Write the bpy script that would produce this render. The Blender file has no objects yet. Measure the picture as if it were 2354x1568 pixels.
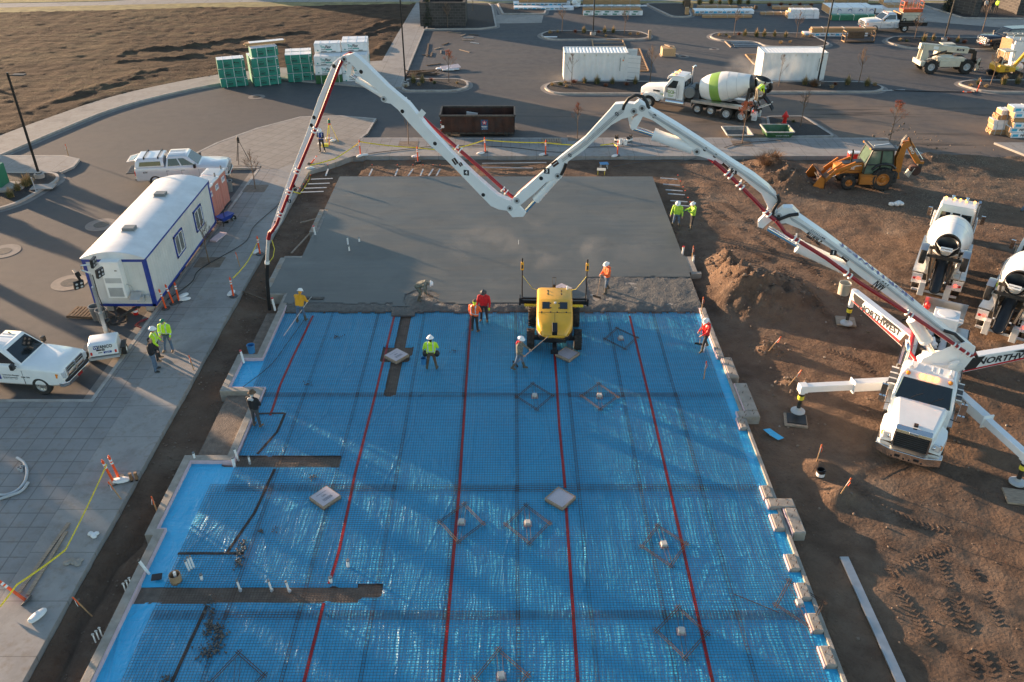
import bpy,bmesh,math,random
from mathutils import Vector as V,Matrix,Euler,noise
R=math.radians;pi=math.pi
rnd=random.Random(11)
S=bpy.context.scene
C=S.collection
# camera, sky, sun, exposure
CAM_H,FPX,TP=22.0,1940.0,0.63
PITCH=math.atan(TP);SP,CP=math.sin(PITCH),math.cos(PITCH)
cd=bpy.data.cameras.new("camera");cam=bpy.data.objects.new("camera",cd);C.objects.link(cam)
cam.location=(0,0,CAM_H);cam.rotation_euler=(pi/2-PITCH,0,0)
cd.sensor_fit='HORIZONTAL';cd.sensor_width=36.0;cd.lens=FPX/2354*36.0
cd.clip_end=5000;cd.clip_start=.5
S.camera=cam
SUN_AZ=V((-.825,.565,0)).normalized();SUN_EL=R(7.0)
W=bpy.data.worlds.new("World");S.world=W;W.use_nodes=True
_n=W.node_tree.nodes;_bg=_n["Background"]
_sky=_n.new("ShaderNodeTexSky");_sky.sky_type='NISHITA';_sky.sun_disc=False
_sky.sun_elevation=SUN_EL;_sky.sun_rotation=math.atan2(SUN_AZ.x,SUN_AZ.y);_sky.altitude=1000
_sky.air_density=1.0;_sky.dust_density=0.9;_sky.ozone_density=1.0
W.node_tree.links.new(_sky.outputs[0],_bg.inputs[0]);_bg.inputs[1].default_value=0.115
sl=bpy.data.lights.new("sun",'SUN');sl.energy=5.0;sl.angle=R(.6);sl.color=(1.0,.68,.43)
sun=bpy.data.objects.new("sun",sl);C.objects.link(sun)
_d=V((SUN_AZ.x*math.cos(SUN_EL),SUN_AZ.y*math.cos(SUN_EL),math.sin(SUN_EL)))
sun.rotation_euler=_d.to_track_quat('Z','Y').to_euler();sun.location=(-60,60,30)
S.view_settings.view_transform='Standard';S.view_settings.look='None'
S.view_settings.exposure=1.7;S.view_settings.gamma=1.0
S.render.engine='CYCLES';S.cycles.max_bounces=6;S.cycles.use_denoising=True
S.cycles.volume_bounces=0;S.cycles.volume_step_rate=2.0
def G(px,py,z=0.0):
 "ground point (height z) that the surveyed photo coordinate (2354 px wide frame) sits on"
 u=(px-1177)/FPX;v=(784-py)/FPX
 d=V((u,CP+v*SP,-SP+v*CP));t=(z-CAM_H)/d.z
 return V((0,0,CAM_H))+d*t
def G2(px,py,z=0.0):
 p=G(px,py,z);return(p.x,p.y)
def ON(px,py,p0,n):
 "point on the upright plane through p0 with normal n"
 u=(px-1177)/FPX;v=(784-py)/FPX
 d=V((u,CP+v*SP,-SP+v*CP));o=V((0,0,CAM_H))
 return o+d*((V(p0)-o).dot(n)/d.dot(n))
 # materials
_mc={}
def mat(name,col,rough=.6,metal=0.,var=.12,scale=3.,bump=0.,bscale=None,coat=0.,dust=0.,dcol=(.24,.18,.13),emit=0.,trans=0.,alpha=1.,spec=.5,stretch=(1,1,1)):
 if name in _mc:return _mc[name]
 m=bpy.data.materials.new(name);m.use_nodes=True;_mc[name]=m
 nt=m.node_tree;N=nt.nodes;L=nt.links;b=N["Principled BSDF"]
 tc=N.new("ShaderNodeTexCoord");mp=N.new("ShaderNodeMapping");mp.inputs['Scale'].default_value=stretch
 L.new(tc.outputs['Object'],mp.inputs[0])
 nz=N.new("ShaderNodeTexNoise");nz.inputs['Scale'].default_value=scale;nz.inputs['Detail'].default_value=5
 L.new(mp.outputs[0],nz.inputs[0])
 mr=N.new("ShaderNodeMapRange");mr.inputs[1].default_value=.25;mr.inputs[2].default_value=.75
 mr.inputs[3].default_value=1-var;mr.inputs[4].default_value=1+var
 L.new(nz.outputs[0],mr.inputs[0])
 mx=N.new("ShaderNodeMix");mx.data_type='RGBA';mx.blend_type='MULTIPLY';mx.inputs[0].default_value=1
 mx.inputs[6].default_value=(*col,1);L.new(mr.outputs[0],mx.inputs[7])
 out=mx.outputs[2]
 if dust>0:
  n2=N.new("ShaderNodeTexNoise");n2.inputs['Scale'].default_value=scale*.45+.3;n2.inputs['Detail'].default_value=8;n2.inputs['Roughness'].default_value=.7
  L.new(tc.outputs['Object'],n2.inputs[0])
  r2=N.new("ShaderNodeMapRange");r2.inputs[1].default_value=.45;r2.inputs[2].default_value=.75;r2.inputs[4].default_value=dust
  L.new(n2.outputs[0],r2.inputs[0])
  m2=N.new("ShaderNodeMix");m2.data_type='RGBA';L.new(r2.outputs[0],m2.inputs[0]);L.new(out,m2.inputs[6]);m2.inputs[7].default_value=(*dcol,1)
  out=m2.outputs[2]
 L.new(out,b.inputs['Base Color'])
 rr=N.new("ShaderNodeMapRange");rr.inputs[3].default_value=max(.02,rough*.85);rr.inputs[4].default_value=min(1,rough*1.15)
 L.new(nz.outputs[0],rr.inputs[0]);L.new(rr.outputs[0],b.inputs['Roughness'])
 b.inputs['Metallic'].default_value=metal;b.inputs['Coat Weight'].default_value=coat
 b.inputs['Specular IOR Level'].default_value=spec
 if trans:b.inputs['Transmission Weight'].default_value=trans
 if alpha<1:b.inputs['Alpha'].default_value=alpha
 if emit:
  b.inputs['Emission Color'].default_value=(*col,1);b.inputs['Emission Strength'].default_value=emit
 if bump:
  n3=N.new("ShaderNodeTexNoise");n3.inputs['Scale'].default_value=bscale or scale*6;n3.inputs['Detail'].default_value=6
  L.new(mp.outputs[0],n3.inputs[0])
  bp=N.new("ShaderNodeBump");bp.inputs['Strength'].default_value=1;bp.inputs['Distance'].default_value=bump
  L.new(n3.outputs[0],bp.inputs['Height']);L.new(bp.outputs[0],b.inputs['Normal'])
 return m
class NT:
 "small helper for hand-built ground materials"
 def __init__(s,name):
  s.m=bpy.data.materials.new(name);s.m.use_nodes=True;s.N=s.m.node_tree.nodes;s.L=s.m.node_tree.links
  s.b=s.N["Principled BSDF"];g=s.N.new("ShaderNodeNewGeometry");s.pos=g.outputs['Position'];_mc[name]=s.m
 def inp(s,n,i,v):
  if hasattr(v,'is_linked')or isinstance(v,bpy.types.NodeSocket):s.L.new(v,n.inputs[i])
  elif isinstance(v,tuple)and len(v)==3 and n.inputs[i].type=='RGBA':n.inputs[i].default_value=(*v,1)
  else:n.inputs[i].default_value=v
 def map(s,sc=(1,1,1),rot=0,loc=(0,0,0),src=None):
  n=s.N.new("ShaderNodeMapping");s.L.new(src or s.pos,n.inputs[0]);n.inputs['Scale'].default_value=sc;n.inputs['Rotation'].default_value=(0,0,rot);n.inputs['Location'].default_value=loc
  return n.outputs[0]
 def noise(s,scale,detail=5,rough=.55,src=None,dist=0):
  n=s.N.new("ShaderNodeTexNoise");s.L.new(src or s.pos,n.inputs[0]);n.inputs['Scale'].default_value=scale;n.inputs['Detail'].default_value=detail;n.inputs['Roughness'].default_value=rough;n.inputs['Distortion'].default_value=dist
  return n.outputs[0]
 def vor(s,scale,src=None,feat='F1',rnd=1):
  n=s.N.new("ShaderNodeTexVoronoi");n.feature=feat;s.L.new(src or s.pos,n.inputs[0]);n.inputs['Scale'].default_value=scale;n.inputs['Randomness'].default_value=rnd
  return n.outputs[0]
 def rng(s,v,a,b,c=0.,d=1.):
  n=s.N.new("ShaderNodeMapRange");s.L.new(v,n.inputs[0])
  for i,x in enumerate((a,b,c,d)):n.inputs[i+1].default_value=x
  return n.outputs[0]
 def math(s,op,a,b=0.):
  n=s.N.new("ShaderNodeMath");n.operation=op;s.inp(n,0,a);s.inp(n,1,b);return n.outputs[0]
 def mix(s,f,a,b,mode='MIX'):
  n=s.N.new("ShaderNodeMix");n.data_type='RGBA';n.blend_type=mode;s.inp(n,0,f);s.inp(n,6,a);s.inp(n,7,b);return n.outputs[2]
 def sep(s,src=None):
  n=s.N.new("ShaderNodeSeparateXYZ");s.L.new(src or s.pos,n.inputs[0]);return n.outputs
 def blob(s,x,y,rx,ry):
  "soft mask round a world spot"
  o=s.map(sc=(1/rx,1/ry,0),loc=(-x/rx,-y/ry,0))
  n=s.N.new("ShaderNodeVectorMath");n.operation='LENGTH';s.L.new(o,n.inputs[0]);return s.rng(n.outputs['Value'],.35,1.1,1,0)
 def line(s,coord,period,width,phase=0.):
  "1 on joint lines"
  a=s.math('ADD',coord,phase);a=s.math('PINGPONG',a,period/2)
  return s.rng(a,width*.5,width,1,0)
 def bump(s,h,dist,normal=None):
  n=s.N.new("ShaderNodeBump");n.inputs['Strength'].default_value=1;n.inputs['Distance'].default_value=dist;s.L.new(h,n.inputs['Height'])
  if normal:s.L.new(normal,n.inputs['Normal'])
  return n.outputs[0]
 def done(s,col,rough=.8,normal=None,spec=.4):
  s.inp(s.b,'Base Color',col);s.inp(s.b,'Roughness',rough);s.b.inputs['Specular IOR Level'].default_value=spec
  if normal:s.L.new(normal,s.b.inputs['Normal'])
  return s.m
  # mesh builder
_txt={}
def text_mesh(t,bold=False,shear=0.):
 k=(t,bold,shear)
 if k not in _txt:
  c=bpy.data.curves.new("t",'FONT');c.body=t;c.align_x='CENTER';c.align_y='CENTER';c.resolution_u=2;c.shear=shear
  if bold:c.offset=.028
  o=bpy.data.objects.new("t",c);C.objects.link(o)
  dg=bpy.context.evaluated_depsgraph_get();me=o.evaluated_get(dg).to_mesh()
  _txt[k]=([v.co.copy()for v in me.vertices],[list(p.vertices)for p in me.polygons])
  bpy.data.objects.remove(o)
 return _txt[k]
class MB:
 def __init__(s,M=None):s.v=[];s.f=[];s.mi=[];s.ms=[];s.T=M or Matrix()
 def add(s,vs,fs,m):
  o=len(s.v)
  if m not in s.ms:s.ms.append(m)
  i=s.ms.index(m);T=s.T
  s.v+=[tuple(T@V(p))for p in vs]
  for f in fs:s.f.append([o+k for k in f]);s.mi.append(i)
  return s
 def box(s,c,d,m,r=None,tx=1.,ty=1.):
  "centre, size, rotation matrix/euler; tx,ty shrink the top"
  x,y,z=d[0]/2,d[1]/2,d[2]/2
  vs=[V((-x,-y,-z)),V((x,-y,-z)),V((x,y,-z)),V((-x,y,-z)),V((-x*tx,-y*ty,z)),V((x*tx,-y*ty,z)),V((x*tx,y*ty,z)),V((-x*tx,y*ty,z))]
  if r is not None:
   Q=r if isinstance(r,Matrix)else Euler(r).to_matrix()
   vs=[Q@v for v in vs]
  c=V(c)
  return s.add([c+v for v in vs],[(3,2,1,0),(4,5,6,7),(0,1,5,4),(1,2,6,5),(2,3,7,6),(3,0,4,7)],m)
 def bar(s,a,b,w,h,m,up=(0,0,1),w2=None,h2=None):
  a,b=V(a),V(b);d=(b-a);L=d.length;d=d/L;u=V(up)
  if abs(d.dot(u))>.98:u=V((1,0,0))
  sd=d.cross(u).normalized();u=sd.cross(d)
  w2=w2 or w;h2=h2 or h
  q=lambda p,ww,hh:[p-sd*ww/2-u*hh/2,p+sd*ww/2-u*hh/2,p+sd*ww/2+u*hh/2,p-sd*ww/2+u*hh/2]
  return s.add(q(a,w,h)+q(b,w2,h2),[(3,2,1,0),(4,5,6,7),(0,1,5,4),(1,2,6,5),(2,3,7,6),(3,0,4,7)][::1],m)
 def cyl(s,a,b,r,m,r2=None,n=12,cap=True):
  return s.loft([s._ring(a,V(b)-V(a),r,n),s._ring(b,V(b)-V(a),r if r2 is None else r2,n)],m,cap)
 @staticmethod
 def _ring(p,d,r,n,u=None):
  d=V(d).normalized();u=u or(V((0,0,1))if abs(d.z)<.9 else V((1,0,0)))
  x=u.cross(d).normalized();y=d.cross(x)
  return[V(p)+x*(r*math.cos(2*pi*k/n))+y*(r*math.sin(2*pi*k/n))for k in range(n)]
 def loft(s,rings,m,cap=True,loop=False):
  n=len(rings[0]);vs=[p for r in rings for p in r];fs=[]
  K=len(rings)
  for i in range(K if loop else K-1):
   a,b=i*n,((i+1)%K)*n
   fs+=[(a+k,a+(k+1)%n,b+(k+1)%n,b+k)for k in range(n)]
  if cap and not loop:fs+=[tuple(range(n))[::-1],tuple(range((K-1)*n,K*n))]
  return s.add(vs,fs,m)
 def tube(s,pts,r,m,n=6,closed=False,flat=None):
  pts=[V(p)for p in pts];K=len(pts);rings=[];u=None
  for i,p in enumerate(pts):
   a=pts[(i-1)%K]if(closed or i)else p;b=pts[(i+1)%K]if(closed or i<K-1)else p
   d=(b-a).normalized()if(b-a).length>1e-6 else V((0,0,1))
   if u is None:u=V((0,0,1))if abs(d.z)<.9 else V((1,0,0))
   x=u.cross(d)
   if x.length<1e-4:x=V((1,0,0)).cross(d)
   x.normalize();y=d.cross(x);u=y
   rr=r[i]if isinstance(r,(list,tuple))else r
   rings.append([p+x*(rr*math.cos(2*pi*k/n))+y*(rr*(flat or 1)*math.sin(2*pi*k/n))for k in range(n)])
  return s.loft(rings,m,not closed,closed)
 def prism(s,poly,a,b,m,axis='y'):
  "polygon in the plane across axis, pushed from a to b along it"
  f={'x':lambda p,t:(t,p[0],p[1]),'y':lambda p,t:(p[0],t,p[1]),'z':lambda p,t:(p[0],p[1],t)}[axis]
  return s.loft([[V(f(p,a))for p in poly],[V(f(p,b))for p in poly]],m)
 def lathe(s,prof,m,n=20,A=None,mats=None):
  "prof (r, z) round local z, placed by matrix A"
  A=A or Matrix();K=len(prof)
  vs=[A@V((r*math.cos(2*pi*k/n),r*math.sin(2*pi*k/n),z))for r,z in prof for k in range(n)]
  for i in range(K-1):
   pass
  if mats is None:
   fs=[(i*n+k,i*n+(k+1)%n,(i+1)*n+(k+1)%n,(i+1)*n+k)for i in range(K-1)for k in range(n)]
   return s.add(vs,fs,m)
  o=len(s.v);s.v+=[tuple(s.T@p)for p in vs]
  for i in range(K-1):
   mm=mats[i]or m
   if mm not in s.ms:s.ms.append(mm)
   for k in range(n):s.f.append([o+i*n+k,o+i*n+(k+1)%n,o+(i+1)*n+(k+1)%n,o+(i+1)*n+k]);s.mi.append(s.ms.index(mm))
  return s
 def ell(s,c,r,m,n=10,k=6,M=None):
  c=V(c);r=(r,r,r)if not isinstance(r,(tuple,list))else r;M=M or Matrix.Identity(3)
  rings=[]
  for i in range(1,k):
   t=pi*i/k
   rings.append([c+M@V((r[0]*math.sin(t)*math.cos(2*pi*j/n),r[1]*math.sin(t)*math.sin(2*pi*j/n),-r[2]*math.cos(t)))for j in range(n)])
  vs=[p for q in rings for p in q];b=len(vs);vs+=[c+M@V((0,0,-r[2])),c+M@V((0,0,r[2]))];fs=[]
  for i in range(k-2):fs+=[(i*n+j,i*n+(j+1)%n,(i+1)*n+(j+1)%n,(i+1)*n+j)for j in range(n)]
  fs+=[((j+1)%n,j,b)for j in range(n)]+[((k-2)*n+j,(k-2)*n+(j+1)%n,b+1)for j in range(n)]
  return s.add(vs,fs,m)
 def patch(s,q,uv,m,off=.004,th=.01):
  "polygon (u,v) laid on the bilinear quad q = (bl, br, tr, tl), standing off proud of it"
  q=[V(p)for p in q];nn=(q[1]-q[0]).cross(q[3]-q[0]).normalized()
  P=lambda u,v:q[0]*(1-u)*(1-v)+q[1]*u*(1-v)+q[2]*u*v+q[3]*(1-u)*v
  top=[P(u,v)+nn*off for u,v in uv];bot=[P(u,v)-nn*th for u,v in uv]
  return s.loft([bot,top],m)
 def text(s,t,size,m,o,x,y,bold=False,shear=0.,off=.004,fit=None):
  "flat letters centred at o, x = reading direction, y = up"
  vs,fs=text_mesh(t,bold,shear);x=V(x).normalized();y=V(y).normalized();nn=x.cross(y);o=V(o)+nn*off
  w=max(v.x for v in vs)-min(v.x for v in vs);k=(fit/w/size)if fit else 1
  return s.add([o+x*(v.x*size*k)+y*(v.y*size)for v in vs],fs,m)
 def sheet(s,pts,m):return s.add(pts,[tuple(range(len(pts)))],m)
 def build(s,name,parent=None,bev=0,smooth=38,seg=2,loc=None):
  me=bpy.data.meshes.new(name);me.from_pydata(s.v,[],s.f)
  for m in s.ms:me.materials.append(m)
  if len(s.ms)>1:me.polygons.foreach_set("material_index",s.mi)
  fixn(me)
  if smooth:me.shade_smooth();me.set_sharp_from_angle(angle=R(smooth))
  o=bpy.data.objects.new(name,me);C.objects.link(o)
  if parent:o.parent=parent
  if loc:o.location=loc
  if bev:
   b=o.modifiers.new("bevel",'BEVEL');b.width=bev;b.segments=seg;b.limit_method='ANGLE';b.angle_limit=R(40);b.harden_normals=True
  return o
def fixn(me):
 bm=bmesh.new();bm.from_mesh(me);bmesh.ops.recalc_face_normals(bm,faces=bm.faces);bm.to_mesh(me);bm.free()
def tag(o,label=None,cat=None,group=None,kind=None):
 for k,v in(('label',label),('category',cat),('group',group),('kind',kind)):
  if v:o[k]=v
 return o
def thing(name,label,cat,loc=(0,0,0),rz=0.,group=None):
 o=bpy.data.objects.new(name,None);C.objects.link(o);o.empty_display_size=.2
 o.location=loc;o.rotation_euler=(0,0,rz);return tag(o,label,cat,group)
_kids={}
def copy_tree(o,parent=None):
 c=o.copy();C.objects.link(c)
 if parent:c.parent=parent
 for ch in list(o.children):copy_tree(ch,c)
 return c
def place(first,used,proto,loc,rz,label,group=None,sc=None):
 pass
class Kind:
 "one builder per kind: the first placing uses the built thing, the others copy it with its parts"
 def __init__(s,root):s.r=root;s.used=False
 def put(s,loc,rz,label,group=None,sc=1.,tilt=None):
  o=copy_tree(s.r)if s.used else s.r
  s.used=True;o.location=loc;o.rotation_euler=(tilt[0],tilt[1],rz)if tilt else(0,0,rz);o.scale=(sc,sc,sc)if not isinstance(sc,tuple)else sc
  o['label']=label
  if group:o['group']=group
  return o
def cut(o,cutters):
 "boolean-cut builder shapes out of a mesh object"
 cs=[]
 for mb in cutters:
  c=mb.build("cutter",smooth=0);cs.append(c)
  md=o.modifiers.new("cut",'BOOLEAN');md.operation='DIFFERENCE';md.object=c;md.solver='EXACT'
 dg=bpy.context.evaluated_depsgraph_get();dg.update()
 me=bpy.data.meshes.new_from_object(o.evaluated_get(dg));o.modifiers.clear();o.data=me
 for c in cs:bpy.data.objects.remove(c)
 me.shade_smooth();me.set_sharp_from_angle(angle=R(35))
 return o
ORD=['first','second','third','fourth','fifth','sixth','seventh','eighth','ninth','tenth','eleventh','twelfth','thirteenth','fourteenth']
def nz(x,y,s=1.,seed=0.):return noise.noise(V((x*s+seed,y*s-seed,seed*.37)))
def fbm(x,y,s=1.,oct=4,seed=0.):
 a=1.;t=0.
 for i in range(oct):t+=a*noise.noise(V((x*s+seed,y*s+seed*1.7,seed)));s*=2.03;a*=.5
 return t
def inpoly(x,y,P):
 c=False;j=len(P)-1
 for i in range(len(P)):
  xi,yi=P[i];xj,yj=P[j]
  if(yi>y)!=(yj>y)and x<(xj-xi)*(y-yi)/(yj-yi)+xi:c=not c
  j=i
 return c
 # ground materials
def m_asphalt():
 n=NT('asphalt');P=n.sep()
 mid=n.noise(1.3,6,.6);big=n.noise(.09,4,.6);fine=n.noise(45,2)
 c=n.mix(n.rng(mid,.3,.7),(.070,.073,.078),(.112,.111,.111))
 sw=n.noise(1,5,.62,src=n.map(sc=(.10,.55,1),rot=.25),dist=.8)
 c=n.mix(n.rng(sw,.42,.72,0,.55),c,(.125,.112,.10))
 left=n.math('MAXIMUM',n.blob(-30,56,24,34),n.blob(-12,72,34,11))
 right=n.math('MAXIMUM',n.blob(34,66,34,8),n.blob(22,72,30,6))
 c=n.mix(n.math('MULTIPLY',left,n.rng(n.noise(.5,6,.65),.25,.75,.25,.8)),c,(.118,.106,.097))
 c=n.mix(n.math('MULTIPLY',right,n.rng(n.noise(.45,6,.65),.25,.7,.2,.95)),c,(.225,.165,.118))
 mud=n.noise(1,5,.6,src=n.map(sc=(.16,1.3,1),rot=-.03),dist=.4)
 lane=n.math('MAXIMUM',n.blob(24,71,26,3.6),n.blob(33,64,5,5))
 c=n.mix(n.math('MULTIPLY',lane,n.rng(mud,.52,.62,0,.8)),c,(.055,.043,.034))
 c=n.mix(n.rng(n.vor(.35,feat='DISTANCE_TO_EDGE',src=n.map(sc=(1,1,1))),.0,.006,.0,0),c,(.03,.03,.03))
 c=n.mix(n.rng(fine,.3,.7,0,.35),c,n.mix(1.,c,(.62,.62,.62),'MULTIPLY'))
 c=n.mix(n.rng(big,.3,.7,.0,.35),c,n.mix(1.,c,(.7,.7,.72),'MULTIPLY'))
 return n.done(c,.82,n.bump(n.noise(70,3),.006),.35)
def m_walk(name,gx,gy,px=0.,py=0.,base=(.36,.34,.315),jw=.022,ang=0.):
 n=NT(name);src=n.map(rot=ang)if ang else n.pos;P=n.sep(src)
 mot=n.noise(.9,6,.65);st=n.noise(3.5,5,.6);fine=n.noise(60,2)
 c=n.mix(n.rng(mot,.3,.75,0,.8),base,tuple(v*.72 for v in base))
 c=n.mix(n.rng(st,.52,.75,0,.6),c,(.23,.18,.135));c=n.mix(n.rng(n.noise(.38,6,.7,dist=.6),.52,.68,0,.45),c,(.17,.16,.15))
 c=n.mix(n.rng(fine,.3,.7,0,.25),c,n.mix(1.,c,(.75,.75,.75),'MULTIPLY'))
 j=None
 for p,g,ph in((P[0],gx,px),(P[1],gy,py)):
  if g:
   l=n.line(p,g,jw,ph);j=l if j is None else n.math('MAXIMUM',j,l)
 if j is not None:c=n.mix(n.math('MULTIPLY',j,.5),c,(.09,.08,.07))
 return n.done(c,.85,n.bump(n.noise(50,3),.004),.3)
def m_dirt():
 n=NT('site_dirt');P=n.sep()
 big=n.noise(.16,5,.6);mid=n.noise(1.1,7,.62);fine=n.noise(9,6,.65)
 c=n.mix(n.rng(mid,.3,.72),(.098,.064,.046),(.195,.138,.10))
 c=n.mix(n.rng(big,.38,.62,0,.75),c,(.21,.132,.085));c=n.mix(n.rng(n.noise(.33,6,.65),.5,.66,0,.6),c,(.072,.047,.034));c=n.mix(n.rng(n.noise(.27,5,.6,src=n.map(loc=(40,9,0))),.55,.7,0,.6),c,(.25,.19,.14))
 c=n.mix(n.rng(fine,.55,.75,0,.5),c,(.07,.046,.033))
 peb=n.vor(14);c=n.mix(n.rng(peb,.06,.14,.35,0),c,(.27,.20,.15))
 grav=n.math('MAXIMUM',n.blob(34,57,11,8),n.blob(27,52,9,4))
 g=n.mix(n.rng(n.vor(9),.1,.5),(.32,.25,.18),(.12,.09,.065))
 c=n.mix(n.math('MULTIPLY',grav,n.rng(n.noise(.8,5),.35,.6,.1,.9)),c,g)
 dark=n.blob(-14,24,3,30);c=n.mix(n.math('MULTIPLY',dark,.05),c,(.10,.072,.052))
 h=n.math('ADD',n.math('MULTIPLY',n.noise(3.2,9,.7),1.25),n.math('MULTIPLY',n.vor(7),.25))
 return n.done(c,.95,n.bump(h,.12),.15)
def m_field():
 n=NT('field_dirt')
 st=n.noise(1,7,.65,src=n.map(sc=(.07,.5,1),rot=-.12),dist=.5);mid=n.noise(.7,7,.65)
 c=n.mix(n.rng(mid,.3,.7),(.05,.034,.025),(.115,.078,.053))
 far=n.math('MAXIMUM',n.blob(-52,108,34,26),n.blob(-34,80,22,7))
 c=n.mix(n.math('MULTIPLY',n.rng(st,.45,.62),n.rng(far,0,1,.1,.6)),c,(.175,.14,.085))
 c=n.mix(n.math('MULTIPLY',n.rng(n.noise(1.7,6,.7),.56,.72,0,.55),far),c,(.15,.15,.07))
 c=n.mix(n.rng(n.noise(7,5,.7),.5,.75,0,.5),c,(.06,.042,.03))
 return n.done(c,.95,n.bump(n.math('ADD',n.noise(4,8,.7),n.math('MULTIPLY',n.noise(1,5,.6,src=n.map(sc=(.25,2.2,1),rot=-.1),dist=.6),1.2)),.22),.1)
def m_slab():
 n=NT('wet_concrete')
 a=n.noise(1,6,.6,src=n.map(sc=(.25,.9,1)),dist=.6);f=n.noise(30,4,.6);big=n.noise(.22,4)
 c=n.mix(n.rng(a,.3,.7),(.082,.088,.081),(.138,.142,.128))
 c=n.mix(n.rng(big,.35,.7,0,.6),c,(.064,.069,.065))
 P=n.sep();wob=n.math('MULTIPLY',n.noise(.4,3),.25)
 seam=n.line(n.math('ADD',P[1],wob),3.05,.03,1.0);c=n.mix(n.math('MULTIPLY',seam,.35),c,(.11,.11,.105))
 c=n.mix(n.rng(n.noise(.7,6,.65,dist=.5),.52,.7,0,.5),c,(.066,.07,.066))
 hb=n.math('ADD',n.math('MULTIPLY',n.noise(1,4,.5,src=n.map(sc=(.3,2.4,1))),.6),n.math('MULTIPLY',f,.12))
 return n.done(c,n.rng(a,.3,.7,.42,.62),n.bump(hb,.02),.45)
def m_plastic():
 n=NT('blue_plastic')
 d=n.noise(.5,4,.6);c=n.mix(n.rng(d,.3,.7),(.028,.385,.66),(.045,.455,.75))
 c=n.mix(n.rng(n.noise(.16,3),.4,.7,0,.5),c,(.075,.49,.76))
 c=n.mix(n.rng(n.noise(2.5,7,.7),.6,.8,0,.3),c,(.10,.26,.38))
 w1=n.noise(1,5,.55,src=n.map(sc=(2.2,.7,1),rot=.5),dist=1.6);w2=n.noise(1,4,.55,src=n.map(sc=(.9,5.0,1),rot=-.12),dist=1.2);w4=n.noise(1,3,.5,src=n.map(sc=(3.2,2.0,1),rot=.7),dist=3.)
 reg=n.rng(n.noise(.22,2),.35,.65)
 h=n.math('ADD',n.math('ADD',n.math('MULTIPLY',w1,.95),n.math('MULTIPLY',w2,.55)),n.math('MULTIPLY',n.math('MULTIPLY',w4,reg),.5))
 fold=n.rng(n.vor(.42,feat='DISTANCE_TO_EDGE',src=n.map(sc=(1,.45,1),rot=.06)),0,.03,1,0);h=n.math('ADD',h,n.math('MULTIPLY',fold,.32))
 return n.done(c,n.rng(d,.3,.7,.33,.47),n.bump(h,.075),.5)
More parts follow.
